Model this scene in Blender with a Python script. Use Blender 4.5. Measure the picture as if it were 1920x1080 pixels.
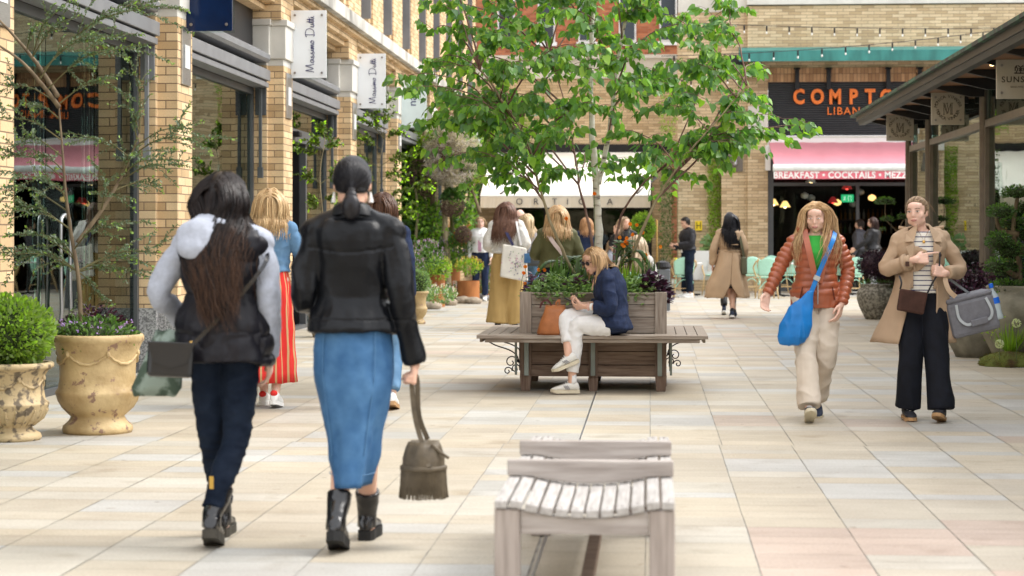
import bpy, bmesh, math, random
import numpy as np
from mathutils import Vector, Matrix, noise
R = math.radians
S = bpy.context.scene
rnd = random.Random(7)
for o in list(bpy.data.objects): bpy.data.objects.remove(o)
# ---------------- camera
CAMZ = 1.38; F = 3733.0; YAW = math.atan(259 / F)
cam = bpy.data.cameras.new('camera'); camo = bpy.data.objects.new('camera', cam); S.collection.objects.link(camo)
cam.sensor_width = 36; cam.lens = F / 1920 * 36; cam.clip_end = 600; cam.clip_start = .1
camo.location = (0, 0, CAMZ); camo.rotation_euler = (R(90), 0, YAW)
cam.shift_y = -(540 - 442) / 1920
cam.dof.use_dof = True; cam.dof.focus_distance = 17.4; cam.dof.aperture_fstop = 3.4
S.camera = camo
# ---------------- sky and sun: bright overcast, brightest from the right
SUN_EL, SUN_AZ = R(50), R(76)      # azimuth measured clockwise from +Y
w = bpy.data.worlds.new('World'); S.world = w; w.use_nodes = True
nt = w.node_tree; bg = nt.nodes['Background']
sky = nt.nodes.new('ShaderNodeTexSky'); sky.sky_type = 'NISHITA'; sky.sun_disc = False
sky.sun_elevation = SUN_EL; sky.sun_rotation = SUN_AZ; sky.dust_density = 6; sky.air_density = 1; sky.ozone_density = 1
mx = nt.nodes.new('ShaderNodeMixRGB'); mx.inputs[0].default_value = .78
mx.inputs[2].default_value = (10.2, 10.3, 10.5, 1)   # the cloud layer
nt.links.new(sky.outputs[0], mx.inputs[1]); nt.links.new(mx.outputs[0], bg.inputs[0])
bg.inputs[1].default_value = .12
sl = bpy.data.lights.new('sun', 'SUN'); sl.energy = 1.35; sl.angle = R(28); sl.color = (1, .985, .955)
so = bpy.data.objects.new('sun', sl); S.collection.objects.link(so)
sd = Vector((math.sin(SUN_AZ) * math.cos(SUN_EL), math.cos(SUN_AZ) * math.cos(SUN_EL), math.sin(SUN_EL)))
so.rotation_euler = sd.to_track_quat('Z', 'Y').to_euler(); so.location = (6, 10, 20)
S.view_settings.view_transform = 'Standard'; S.view_settings.look = 'None'
S.view_settings.exposure = 1.12; S.view_settings.gamma = 1
S.render.engine = 'CYCLES'
S.cycles.max_bounces = 8; S.cycles.transparent_max_bounces = 16
# ---------------- helpers
def at(px, py, Y):
    xc = (px - 960) / F
    d = Vector((-math.sin(YAW) + xc * math.cos(YAW), math.cos(YAW) + xc * math.sin(YAW), (442 - py) / F))
    t = Y / d.y
    return Vector((d.x * t, Y, CAMZ + d.z * t))
MATS = {}
def _nodes(name):
    m = bpy.data.materials.new(name); m.use_nodes = True
    return m, m.node_tree.nodes, m.node_tree.links, m.node_tree.nodes['Principled BSDF']
def mat(name, col, rough=.6, metal=0, var=.12, scale=6, bump=.0, bscale=60, attr=False, sheen=0, stretch=None, col2=None, spec=.32, emit=0, alpha=1, sss=0, coat=0, thr=None):
    if name in MATS: return MATS[name]
    m, N, L, P = _nodes(name); MATS[name] = m
    P.inputs['Roughness'].default_value = rough; P.inputs['Metallic'].default_value = metal
    P.inputs['Specular IOR Level'].default_value = spec
    if sheen: P.inputs['Sheen Weight'].default_value = sheen
    if coat: P.inputs['Coat Weight'].default_value = coat; P.inputs['Coat Roughness'].default_value = .2
    if sss: P.inputs['Subsurface Weight'].default_value = sss; P.inputs['Subsurface Radius'].default_value = (.01, .004, .002)
    tc = N.new('ShaderNodeTexCoord'); mp = N.new('ShaderNodeMapping'); L.new(tc.outputs['Object'], mp.inputs[0])
    if stretch: mp.inputs['Scale'].default_value = stretch
    nz = N.new('ShaderNodeTexNoise'); nz.inputs['Scale'].default_value = scale; nz.inputs['Detail'].default_value = 5
    L.new(mp.outputs[0], nz.inputs[0])
    rp = N.new('ShaderNodeValToRGB'); L.new(nz.outputs[0], rp.inputs[0])
    a, b = thr or (.3, .7)
    rp.color_ramp.elements[0].position = a; rp.color_ramp.elements[1].position = b
    c2 = col2 or tuple(min(1, c * (1 + var)) for c in col[:3]); c1 = tuple(c * (1 - var) for c in col[:3]) if not col2 else col[:3]
    rp.color_ramp.elements[0].color = (*c1, 1); rp.color_ramp.elements[1].color = (*c2, 1)
    out = rp.outputs[0]
    if attr:
        at_ = N.new('ShaderNodeAttribute'); at_.attribute_name = 'Col'
        mm = N.new('ShaderNodeMixRGB'); mm.blend_type = 'MULTIPLY'; mm.inputs[0].default_value = 1
        L.new(out, mm.inputs[1]); L.new(at_.outputs[0], mm.inputs[2]); out = mm.outputs[0]
    L.new(out, P.inputs['Base Color'])
    if emit: L.new(out, P.inputs['Emission Color']); P.inputs['Emission Strength'].default_value = emit
    if alpha < 1: P.inputs['Alpha'].default_value = alpha
    if bump:
        nb = N.new('ShaderNodeTexNoise'); nb.inputs['Scale'].default_value = bscale; nb.inputs['Detail'].default_value = 4
        L.new(mp.outputs[0], nb.inputs[0])
        bp = N.new('ShaderNodeBump'); bp.inputs['Strength'].default_value = bump; bp.inputs['Distance'].default_value = .01
        L.new(nb.outputs[0], bp.inputs['Height']); L.new(bp.outputs[0], P.inputs['Normal'])
    return m
def leafmat(name, col, trans=.35, rough=.45):
    if name in MATS: return MATS[name]
    m, N, L, P = _nodes(name); MATS[name] = m
    at_ = N.new('ShaderNodeAttribute'); at_.attribute_name = 'Col'
    mm = N.new('ShaderNodeMixRGB'); mm.blend_type = 'MULTIPLY'; mm.inputs[0].default_value = 1
    mm.inputs[1].default_value = (*col, 1); L.new(at_.outputs[0], mm.inputs[2])
    L.new(mm.outputs[0], P.inputs['Base Color']); P.inputs['Roughness'].default_value = rough
    tr = N.new('ShaderNodeBsdfTranslucent'); br = N.new('ShaderNodeMixRGB'); br.blend_type = 'MULTIPLY'; br.inputs[0].default_value = 1
    br.inputs[2].default_value = (1.5, 1.6, .7, 1); L.new(mm.outputs[0], br.inputs[1]); L.new(br.outputs[0], tr.inputs[0])
    mi = N.new('ShaderNodeMixShader'); mi.inputs[0].default_value = trans
    L.new(P.outputs[0], mi.inputs[1]); L.new(tr.outputs[0], mi.inputs[2])
    L.new(mi.outputs[0], N['Material Output'].inputs[0])
    return m
def glassmat(name, tint=(.86, .93, .9), k=1.0, rough=0.0, base=0.04):
    if name in MATS: return MATS[name]
    m, N, L, P = _nodes(name); MATS[name] = m; N.remove(P)
    t = N.new('ShaderNodeBsdfTransparent'); t.inputs[0].default_value = (*tint, 1)
    g = N.new('ShaderNodeBsdfGlossy'); g.inputs['Roughness'].default_value = rough; g.inputs[0].default_value = (.92, 1, .97, 1)
    tc = N.new('ShaderNodeTexCoord'); nz = N.new('ShaderNodeTexNoise'); nz.inputs['Scale'].default_value = .9; nz.inputs['Detail'].default_value = 1
    L.new(tc.outputs['Object'], nz.inputs[0]); bp = N.new('ShaderNodeBump'); bp.inputs['Strength'].default_value = .06; bp.inputs['Distance'].default_value = .05
    L.new(nz.outputs[0], bp.inputs['Height']); L.new(bp.outputs[0], g.inputs['Normal'])
    fr = N.new('ShaderNodeFresnel'); fr.inputs[0].default_value = 1.5
    ma = N.new('ShaderNodeMath'); ma.operation = 'MULTIPLY_ADD'; ma.use_clamp = True
    ma.inputs[1].default_value = k; ma.inputs[2].default_value = base
    L.new(fr.outputs[0], ma.inputs[0])
    mi = N.new('ShaderNodeMixShader'); L.new(ma.outputs[0], mi.inputs[0])
    L.new(t.outputs[0], mi.inputs[1]); L.new(g.outputs[0], mi.inputs[2]); L.new(mi.outputs[0], N['Material Output'].inputs[0])
    return m
def brickmat(name, c1, c2, mortar, bw=.30, bh=.085, ms=.007, soldier=False, dirt=.25):
    if name in MATS: return MATS[name]
    m, N, L, P = _nodes(name); MATS[name] = m
    ge = N.new('ShaderNodeNewGeometry'); sp = N.new('ShaderNodeSeparateXYZ'); L.new(ge.outputs['Position'], sp.inputs[0])
    ad = N.new('ShaderNodeMath'); ad.operation = 'ADD'; L.new(sp.outputs[0], ad.inputs[0]); L.new(sp.outputs[1], ad.inputs[1])
    cb = N.new('ShaderNodeCombineXYZ')
    if soldier: L.new(ad.outputs[0], cb.inputs[1]); L.new(sp.outputs[2], cb.inputs[0])
    else: L.new(ad.outputs[0], cb.inputs[0]); L.new(sp.outputs[2], cb.inputs[1])
    bt = N.new('ShaderNodeTexBrick'); L.new(cb.outputs[0], bt.inputs[0])
    bt.inputs['Scale'].default_value = 1; bt.inputs['Brick Width'].default_value = bw; bt.inputs['Row Height'].default_value = bh
    bt.inputs['Mortar Size'].default_value = ms; bt.inputs['Mortar Smooth'].default_value = .1; bt.inputs['Bias'].default_value = 0
    bt.inputs['Color1'].default_value = (0, 0, 0, 1); bt.inputs['Color2'].default_value = (1, 1, 1, 1); bt.inputs['Mortar'].default_value = (.5, .5, .5, 1)
    if soldier: bt.offset = 0
    rp = N.new('ShaderNodeValToRGB'); L.new(bt.outputs['Color'], rp.inputs[0])
    rp.color_ramp.elements[0].color = (*c1, 1); rp.color_ramp.elements[1].color = (*c2, 1)
    e = rp.color_ramp.elements.new(.5); e.color = (*[(a + b) / 2 * 1.06 for a, b in zip(c1, c2)], 1)
    e = rp.color_ramp.elements.new(.12); e.color = (*[a * .86 for a in c1], 1)
    nz = N.new('ShaderNodeTexNoise'); nz.inputs['Scale'].default_value = 2.2; nz.inputs['Detail'].default_value = 8; L.new(ge.outputs['Position'], nz.inputs[0])
    r2 = N.new('ShaderNodeValToRGB'); L.new(nz.outputs[0], r2.inputs[0]); r2.color_ramp.elements[0].position = .3; r2.color_ramp.elements[1].position = .65
    r2.color_ramp.elements[0].color = (1 - dirt,) * 3 + (1,); r2.color_ramp.elements[1].color = (1.0, 1.0, 1.0, 1)
    mu = N.new('ShaderNodeMixRGB'); mu.blend_type = 'MULTIPLY'; mu.inputs[0].default_value = 1; L.new(rp.outputs[0], mu.inputs[1]); L.new(r2.outputs[0], mu.inputs[2])
    n3 = N.new('ShaderNodeTexNoise'); n3.inputs['Scale'].default_value = 70; n3.inputs['Detail'].default_value = 3; L.new(ge.outputs['Position'], n3.inputs[0])
    r3 = N.new('ShaderNodeValToRGB'); L.new(n3.outputs[0], r3.inputs[0]); r3.color_ramp.elements[0].color = (.8, .8, .8, 1); r3.color_ramp.elements[1].color = (1.15, 1.15, 1.15, 1)
    m3 = N.new('ShaderNodeMixRGB'); m3.blend_type = 'MULTIPLY'; m3.inputs[0].default_value = 1; L.new(mu.outputs[0], m3.inputs[1]); L.new(r3.outputs[0], m3.inputs[2])
    mm = N.new('ShaderNodeMixRGB'); L.new(bt.outputs['Fac'], mm.inputs[0]); L.new(m3.outputs[0], mm.inputs[1]); mm.inputs[2].default_value = (*mortar, 1)
    L.new(mm.outputs[0], P.inputs['Base Color']); P.inputs['Roughness'].default_value = .85; P.inputs['Specular IOR Level'].default_value = .2
    iv = N.new('ShaderNodeMath'); iv.operation = 'SUBTRACT'; iv.inputs[0].default_value = 1; L.new(bt.outputs['Fac'], iv.inputs[1])
    bp = N.new('ShaderNodeBump'); bp.inputs['Strength'].default_value = .7; bp.inputs['Distance'].default_value = .012
    L.new(iv.outputs[0], bp.inputs['Height']); L.new(bp.outputs[0], P.inputs['Normal'])
    return m
def link(o, parent=None):
    S.collection.objects.link(o)
    if parent is not None: o.parent = parent
    return o
def tag(o, label=None, cat=None, group=None, kind=None):
    if label: o['label'] = label
    if cat: o['category'] = cat
    if group: o['group'] = group
    if kind: o['kind'] = kind
    return o
def empty(name, loc=(0, 0, 0), rz=0, label=None, cat=None, group=None):
    o = bpy.data.objects.new(name, None); o.location = loc; o.rotation_euler = (0, 0, rz); o.empty_display_size = .1
    link(o); return tag(o, label, cat, group)
def copy_tree(o, parent=None):
    c = o.copy(); S.collection.objects.link(c)
    if parent is not None: c.parent = parent
    for ch in list(o.children): copy_tree(ch, c)
    return c
def meshobj(name, verts, faces, m, parent=None, loc=(0, 0, 0), rot=(0, 0, 0), cols=None, smooth=False, midx=None, bevel=0):
    me = bpy.data.meshes.new(name); me.from_pydata([tuple(v) for v in verts], [], [tuple(int(i) for i in f) for f in faces])
    for mm in (m if isinstance(m, (list, tuple)) else [m]): me.materials.append(mm)
    if midx is not None: me.polygons.foreach_set('material_index', midx)
    if cols is not None:
        ca = me.color_attributes.new('Col', 'FLOAT_COLOR', 'CORNER')
        cnt = np.array([len(f) for f in faces]); arr = np.repeat(np.array(cols, dtype=np.float32), cnt, axis=0)
        if arr.shape[1] == 3: arr = np.hstack([arr, np.ones((len(arr), 1), np.float32)])
        ca.data.foreach_set('color', arr.ravel())
    if smooth: me.polygons.foreach_set('use_smooth', [True] * len(me.polygons))
    me.update()
    o = bpy.data.objects.new(name, me); o.location = loc; o.rotation_euler = rot
    if bevel:
        b = o.modifiers.new('bevel', 'BEVEL'); b.width = bevel; b.segments = 2; b.limit_method = 'ANGLE'; b.angle_limit = R(40)
    return link(o, parent)
class MB:
    def __init__(s): s.v = []; s.f = []; s.c = []; s.m = []; s.mi = 0; s.col = None; s.M = None
    def add(s, vs, fs):
        b = len(s.v)
        if s.M is not None: vs = [s.M @ Vector(v) for v in vs]
        s.v += [Vector(v) for v in vs]; s.f += [[b + i for i in f] for f in fs]
        s.m += [s.mi] * len(fs); s.c += [s.col or (1, 1, 1)] * len(fs)
    def box(s, x0, y0, z0, x1, y1, z1):
        if x0 > x1: x0, x1 = x1, x0
        if y0 > y1: y0, y1 = y1, y0
        if z0 > z1: z0, z1 = z1, z0
        s.add([(x0, y0, z0), (x1, y0, z0), (x1, y1, z0), (x0, y1, z0), (x0, y0, z1), (x1, y0, z1), (x1, y1, z1), (x0, y1, z1)],
              [(0, 3, 2, 1), (4, 5, 6, 7), (0, 1, 5, 4), (1, 2, 6, 5), (2, 3, 7, 6), (3, 0, 4, 7)]); return s
    def hexa(s, p):  # 8 points, bottom 4 then top 4, counter-clockwise from above
        s.add(p, [(0, 3, 2, 1), (4, 5, 6, 7), (0, 1, 5, 4), (1, 2, 6, 5), (2, 3, 7, 6), (3, 0, 4, 7)]); return s
    def beam(s, a, b, w, h, up=(0, 0, 1)):
        a = Vector(a); b = Vector(b); d = (b - a).normalized(); up = Vector(up)
        if abs(d.dot(up)) > .98: up = Vector((0, 1, 0))
        x = d.cross(up).normalized() * w / 2; y = x.cross(d).normalized() * h / 2
        s.hexa([a - x - y, a + x - y, b + x - y, b - x - y, a - x + y, a + x + y, b + x + y, b - x + y]); return s
    def prism(s, pts, d):   # polygon (list of 3-D points) extruded by vector d
        n = len(pts); d = Vector(d); pts = [Vector(p) for p in pts]
        s.add(pts + [p + d for p in pts], [list(range(n))[::-1], list(range(n, 2 * n))] + [(i, (i + 1) % n, n + (i + 1) % n, n + i) for i in range(n)]); return s
    def rings(s, rg, close=True, cap=True):  # list of rings (each n points)
        n = len(rg[0]); vs = [p for r in rg for p in r]; fs = []
        for k in range(len(rg) - 1):
            for i in range(n if close else n - 1):
                j = (i + 1) % n; fs.append((k * n + i, k * n + j, (k + 1) * n + j, (k + 1) * n + i))
        if cap and close: fs += [tuple(range(n))[::-1], tuple((len(rg) - 1) * n + i for i in range(n))]
        s.add(vs, fs); return s
    def tube(s, pts, r, n=8, cap=True, round_=False):
        pts = [Vector(p) for p in pts]
        if not isinstance(r, (list, tuple)): r = [r] * len(pts)
        r = list(r)
        if round_:
            a = (pts[0] - pts[1]).normalized(); b = (pts[-1] - pts[-2]).normalized(); ra, rb = r[0], r[-1]
            A = [(pts[0] + a * ra * math.sin(t), ra * math.cos(t)) for t in (1.3, .9, .45)]; B = [(pts[-1] + b * rb * math.sin(t), rb * math.cos(t)) for t in (.45, .9, 1.3)]
            pts = [p for p, _ in A] + pts + [p for p, _ in B]; r = [q for _, q in A] + r + [q for _, q in B]
        rg = []; ref = None
        for i, p in enumerate(pts):
            d = (pts[min(i + 1, len(pts) - 1)] - pts[max(i - 1, 0)])
            d = d.normalized() if d.length > 1e-9 else Vector((0, 0, 1))
            if ref is None: ref = Vector((1, 0, 0)) if abs(d.x) < .8 else Vector((0, 1, 0))
            x = (ref - d * ref.dot(d)).normalized(); y = d.cross(x); ref = x
            rg.append([p + (x * math.cos(2 * math.pi * k / n) + y * math.sin(2 * math.pi * k / n)) * r[i] for k in range(n)])
        return s.rings(rg, True, cap)
    def lathe(s, prof, c=(0, 0, 0), n=32, cap=True, fn=None):
        c = Vector(c); rg = []
        for k, (r, z) in enumerate(prof):
            rg.append([c + Vector((math.cos(2 * math.pi * i / n) * (r + (fn(k, i, z) if fn else 0)), math.sin(2 * math.pi * i / n) * (r + (fn(k, i, z) if fn else 0)), z)) for i in range(n)])
        return s.rings(rg, True, cap)
    def ball(s, c, r, n=10, m=8, rot=None):
        c = Vector(c); r = Vector((r, r, r)) if not hasattr(r, '__len__') else Vector(r); rg = []
        for k in range(m + 1):
            t = math.pi * (k + .02) / (m + .04) - math.pi / 2
            ring = [Vector((math.cos(2 * math.pi * i / n) * math.cos(t) * r.x, math.sin(2 * math.pi * i / n) * math.cos(t) * r.y, math.sin(t) * r.z)) for i in range(n)]
            rg.append([c + (rot @ p if rot else p) for p in ring])
        return s.rings(rg)
    def build(s, name, m, parent=None, loc=(0, 0, 0), rot=(0, 0, 0), smooth=False, bevel=0, usecol=False):
        multi = isinstance(m, (list, tuple))
        return meshobj(name, s.v, s.f, m, parent, loc, rot, s.c if usecol else None, smooth, s.m if multi else None, bevel)
    def remesh(s, name, m, voxel, parent=None, loc=(0, 0, 0), rot=(0, 0, 0), smooth=2, disp=None, cols=None, relax=None):
        me = bpy.data.meshes.new('t'); me.from_pydata([tuple(v) for v in s.v], [], s.f)
        bm = bmesh.new(); bm.from_mesh(me); bmesh.ops.recalc_face_normals(bm, faces=bm.faces); bm.to_mesh(me); bm.free()
        o = bpy.data.objects.new('t', me); S.collection.objects.link(o)
        md = o.modifiers.new('r', 'REMESH'); md.mode = 'VOXEL'; md.voxel_size = voxel
        if smooth: sm = o.modifiers.new('s', 'SMOOTH'); sm.iterations = smooth; sm.factor = .6
        dg = bpy.context.evaluated_depsgraph_get(); dg.update(); ev = o.evaluated_get(dg)
        out = bpy.data.meshes.new_from_object(ev); bpy.data.objects.remove(o); bpy.data.meshes.remove(me)
        out.name = name
        if relax:
            n = len(out.vertices); co = np.empty(n * 3, np.float32); out.vertices.foreach_get('co', co); co = co.reshape(-1, 3); ed = np.empty(len(out.edges) * 2, np.int32); out.edges.foreach_get('vertices', ed); ed = ed.reshape(-1, 2)
            wt = np.clip((relax[1] - np.linalg.norm(co - np.array(relax[0][:]), axis=1)) / .03, 0, 1)[:, None] * .6
            for _ in range(relax[2]):
                sm = np.zeros_like(co); ct = np.zeros((n, 1)); np.add.at(sm, ed[:, 0], co[ed[:, 1]]); np.add.at(sm, ed[:, 1], co[ed[:, 0]]); np.add.at(ct, ed[:, 0], 1); np.add.at(ct, ed[:, 1], 1)
                co = co + (sm / np.maximum(ct, 1) - co) * wt
            out.vertices.foreach_set('co', co.astype(np.float32).ravel()); out.update()
        if disp:
            n = len(out.vertices); co = np.empty(n * 3, np.float32); out.vertices.foreach_get('co', co)
            no = np.array([v.normal[:] for v in out.vertices], np.float32); co = co.reshape(-1, 3)
            d = np.array([disp(Vector(c), Vector(q)) for c, q in zip(co, no)], np.float32)
            co = co + (no * d[:, None] if d.ndim == 1 else d); out.vertices.foreach_set('co', co.ravel().astype(np.float32))
        if cols:
            ca = out.color_attributes.new('Col', 'FLOAT_COLOR', 'POINT')
            ca.data.foreach_set('color', np.array([(*cols(v.co), 1) for v in out.vertices], np.float32).ravel())
        out.polygons.foreach_set('use_smooth', [True] * len(out.polygons)); out.materials.clear(); out.materials.append(m); out.update()
        ob = bpy.data.objects.new(name, out); ob.location = loc; ob.rotation_euler = rot
        return link(ob, parent)
def bez(a, b, c, d, n=8):
    a, b, c, d = map(Vector, (a, b, c, d)); o = []
    for i in range(n + 1):
        t = i / n; o.append(a * (1 - t) ** 3 + b * 3 * t * (1 - t) ** 2 + c * 3 * t * t * (1 - t) + d * t ** 3)
    return o
def smoothpath(pts, k=4):
    pts = [Vector(p) for p in pts]; o = []
    for i in range(len(pts) - 1):
        p0 = pts[max(i - 1, 0)]; p1 = pts[i]; p2 = pts[i + 1]; p3 = pts[min(i + 2, len(pts) - 1)]
        for j in range(k):
            t = j / k; o.append(.5 * ((2 * p1) + (p2 - p0) * t + (2 * p0 - 5 * p1 + 4 * p2 - p3) * t * t + (3 * p1 - p0 - 3 * p2 + p3) * t ** 3))
    return o + [pts[-1]]
def lerp(a, b, t): return a + (b - a) * t
# leaf templates: (verts, faces); x across, y along the leaf from its stalk, z normal
LEAF = {'oval': ([(0, 0, 0), (.22, .35, .05), (.2, .7, .03), (0, 1, -.06), (-.2, .7, .03), (-.22, .35, .05), (0, .5, -.02)], [(0, 1, 6), (1, 2, 6), (2, 3, 6), (3, 4, 6), (4, 5, 6), (5, 0, 6)]),
        'heart': ([(0, 0, 0), (.3, -.04, .06), (.44, .25, .05), (.28, .65, 0), (0, 1.05, -.12), (-.28, .65, 0), (-.44, .25, .05), (-.3, -.04, .06), (0, .4, -.05)], [(0, 1, 8), (1, 2, 8), (2, 3, 8), (3, 4, 8), (4, 5, 8), (5, 6, 8), (6, 7, 8), (7, 0, 8)]),
        'diamond': ([(0, 0, 0), (.28, .45, .06), (0, 1, 0), (-.28, .45, .06)], [(0, 1, 2, 3)]),
        'blade': ([(-.04, 0, 0), (.04, 0, 0), (.05, .4, .08), (-.05, .4, .08), (.03, .75, .1), (-.03, .75, .1), (0, 1, .02)], [(0, 1, 2, 3), (3, 2, 4, 5), (5, 4, 6)]),
        'needle': ([(-.09, 0, 0), (.09, 0, 0), (0, 1, 0)], [(0, 1, 2)]),
        'petal': ([(0, 0, 0), (.5, 0, .12), (.25, .45, .12), (-.25, .45, .12), (-.5, 0, .12), (-.25, -.45, .12), (.25, -.45, .12)], [(0, 1, 2), (0, 2, 3), (0, 3, 4), (0, 4, 5), (0, 5, 6), (0, 6, 1)])}
class Leaves:
    def __init__(s, kind): s.V, s.Fc = LEAF[kind]; s.p = []; s.M = []; s.c = []
    def put(s, pos, d, size, col, up=None, roll=None, wid=1):
        d = Vector(d).normalized(); up = Vector(up) if up is not None else Vector((rnd.uniform(-1, 1), rnd.uniform(-1, 1), rnd.uniform(-.2, 1)))
        x = d.cross(up)
        if x.length < 1e-3: x = d.cross(Vector((1, .3, 0)))
        x.normalize(); z = x.cross(d)
        s.M.append(((x * size * wid)[:], (d * size)[:], (z * size)[:])); s.p.append(tuple(pos)); s.c.append(col)
    def build(s, name, m, parent=None, loc=(0, 0, 0)):
        if not s.p: return None
        T = np.array(s.V); M = np.array(s.M); P = np.array(s.p)
        V = np.einsum('vk,nkj->nvj', T, M) + P[:, None, :]; n = len(P); k = len(T)
        F_ = []; off = 0
        base = [list(f) for f in s.Fc]
        faces = [[i * k + q for q in f] for i in range(n) for f in base]
        cols = np.repeat(np.array(s.c, np.float32), len(base), axis=0)
        return meshobj(name, V.reshape(-1, 3), faces, m, parent, loc, cols=cols, smooth=True)
def gcol(v=.35, hue=.12):   # natural variation multiplier around 1
    b = 1 + rnd.uniform(-v, v); h = rnd.uniform(-hue, hue)
    return (b * (1 + h), b, b * (1 - abs(h) * .6))
def rdir(zmin=-1, zmax=1):
    z = rnd.uniform(zmin, zmax); a = rnd.uniform(0, 2 * math.pi); q = math.sqrt(max(0, 1 - z * z)); return Vector((q * math.cos(a), q * math.sin(a), z))
def textobj(name, txt, size, m, loc, rot, parent=None, depth=.005, off=0, space=1, xs=1, align='LEFT'):
    cu = bpy.data.curves.new('t', 'FONT'); cu.body = txt; cu.size = size; cu.extrude = depth; cu.offset = off; cu.space_character = space; cu.align_x = align; cu.resolution_u = 3
    o = bpy.data.objects.new('t', cu); S.collection.objects.link(o)
    dg = bpy.context.evaluated_depsgraph_get(); dg.update(); me = bpy.data.meshes.new_from_object(o.evaluated_get(dg)); bpy.data.objects.remove(o)
    me.materials.clear(); me.materials.append(m); me.name = name
    if xs != 1:
        for v in me.vertices: v.co.x *= xs
    ob = bpy.data.objects.new(name, me); ob.location = loc; ob.rotation_euler = rot
    return link(ob, parent)
# ================= MATERIALS
M_brick = brickmat('yellow_brick', (.62, .43, .235), (.80, .60, .365), (.24, .165, .105), .30, .086, .0055, dirt=.14)
M_brick2 = brickmat('pale_brick', (.58, .43, .255), (.74, .59, .385), (.30, .225, .155), .30, .078, .0055, dirt=.16)
M_brickred = brickmat('red_brick', (.42, .13, .06), (.56, .21, .1), (.3, .18, .12), .23, .075, .006)
M_soldier = brickmat('soldier_brick', (.42, .25, .13), (.62, .40, .22), (.2, .13, .09), .30, .09, .006, soldier=True)
M_stone = mat('limestone', (.62, .60, .55), rough=.8, var=.1, scale=3, bump=.15, bscale=50)
M_stonew = mat('weathered_stone', (.22, .21, .19), rough=.85, col2=(.62, .60, .54), scale=2.0, bump=.2, bscale=40, stretch=(1, .8, .6), thr=(.3, .6))
M_granite = mat('granite', (.16, .16, .165), rough=.6, col2=(.46, .46, .46), scale=55, thr=(.4, .6))
M_frame = mat('charcoal_metal', (.085, .09, .095), rough=.42, var=.1, scale=5)
M_frame2 = mat('grey_metal', (.20, .205, .215), rough=.4, var=.12, scale=4)
M_steel = mat('brushed_steel', (.46, .47, .48), rough=.32, metal=.9, var=.1, stretch=(1, 1, 12), scale=12)
M_black = mat('black_paint', (.012, .012, .014), rough=.45, var=.1)
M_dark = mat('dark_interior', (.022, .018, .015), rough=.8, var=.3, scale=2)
M_darkb = mat('brown_interior', (.07, .035, .02), rough=.7, var=.4, scale=3)
M_bronze = mat('bronze_metal', (.17, .145, .12), rough=.38, metal=.3, var=.15, scale=6)
M_glass = glassmat('shop_glass', (.60, .74, .69), .95, base=.03)
M_glass2 = glassmat('clear_glass', (.9, .94, .93), .5, base=.0)
M_teal = mat('teal_copper', (.04, .20, .18), rough=.5, var=.25, scale=5, stretch=(1, 1, .3))
M_white = mat('white_paint', (.78, .78, .76), rough=.5, var=.04)
M_wood_soffit = mat('soffit_boards', (.24, .12, .06), rough=.6, var=.35, scale=7, stretch=(.4, 6, 1))
M_greenroof = mat('mossy_copper', (.05, .05, .045), rough=.7, col2=(.06, .13, .08), scale=4, thr=(.42, .6), bump=.3, bscale=20)
M_fascia = mat('dark_fascia', (.038, .038, .036), rough=.5, var=.35, scale=3, stretch=(1, .3, 1))
def M_lamp(n, c, e): return mat(n, c, emit=e, var=.02)
L_warm = M_lamp('warm_lamp', (1, .66, .3), 9); L_red = M_lamp('red_lamp', (.9, .06, .04), 3); L_white = M_lamp('white_lamp', (1, .93, .8), 7)
# ================= GROUND
g = meshobj('ground', [(-120, -60, -.004), (120, -60, -.004), (120, 220, -.004), (-120, 220, -.004)], [(0, 1, 2, 3)], mat('paving_grout', (.31, .295, .265), rough=.9, var=.25, scale=9)); tag(g, kind='structure')
m, N, L, P = _nodes('sandstone_paving')
at_ = N.new('ShaderNodeAttribute'); at_.attribute_name = 'Col'
ge = N.new('ShaderNodeNewGeometry')
def nzr(scale, a, b, lo, hi, stretch=(1, 1, 1), detail=6):
    mp = N.new('ShaderNodeMapping'); mp.inputs['Scale'].default_value = stretch; L.new(ge.outputs['Position'], mp.inputs[0])
    z = N.new('ShaderNodeTexNoise'); z.inputs['Scale'].default_value = scale; z.inputs['Detail'].default_value = detail; L.new(mp.outputs[0], z.inputs[0])
    r = N.new('ShaderNodeValToRGB'); L.new(z.outputs[0], r.inputs[0]); r.color_ramp.elements[0].position = a; r.color_ramp.elements[1].position = b
    r.color_ramp.elements[0].color = (*lo, 1); r.color_ramp.elements[1].color = (*hi, 1); return r.outputs[0], z.outputs[0]
def mul(a, b):
    q = N.new('ShaderNodeMixRGB'); q.blend_type = 'MULTIPLY'; q.inputs[0].default_value = 1; L.new(a, q.inputs[1]); L.new(b, q.inputs[2]); return q.outputs[0]
o1, _ = nzr(1.6, .3, .7, (.88, .86, .84), (1.05, 1.05, 1.05)); o2, z2 = nzr(5, .35, .7, (.95, .94, .92), (1.03, 1.03, 1.02), (.6, 2.2, 1)); o3, z3 = nzr(70, .3, .62, (.86, .855, .84), (1.05, 1.05, 1.05))
o4, _ = nzr(9, .68, .76, (1, 1, 1), (.72, .66, .6)); o5, _ = nzr(.45, .35, .6, (.93, .92, .92), (1.03, 1.03, 1.02))
vo = N.new('ShaderNodeTexVoronoi'); vo.inputs['Scale'].default_value = 3.1; vo.inputs['Randomness'].default_value = 1; L.new(ge.outputs['Position'], vo.inputs['Vector'])
vr = N.new('ShaderNodeValToRGB'); L.new(vo.outputs['Distance'], vr.inputs[0]); vr.color_ramp.elements[0].position = .040; vr.color_ramp.elements[0].color = (.62, .60, .57, 1); vr.color_ramp.elements[1].position = .055; vr.color_ramp.elements[1].color = (1, 1, 1, 1)
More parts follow.
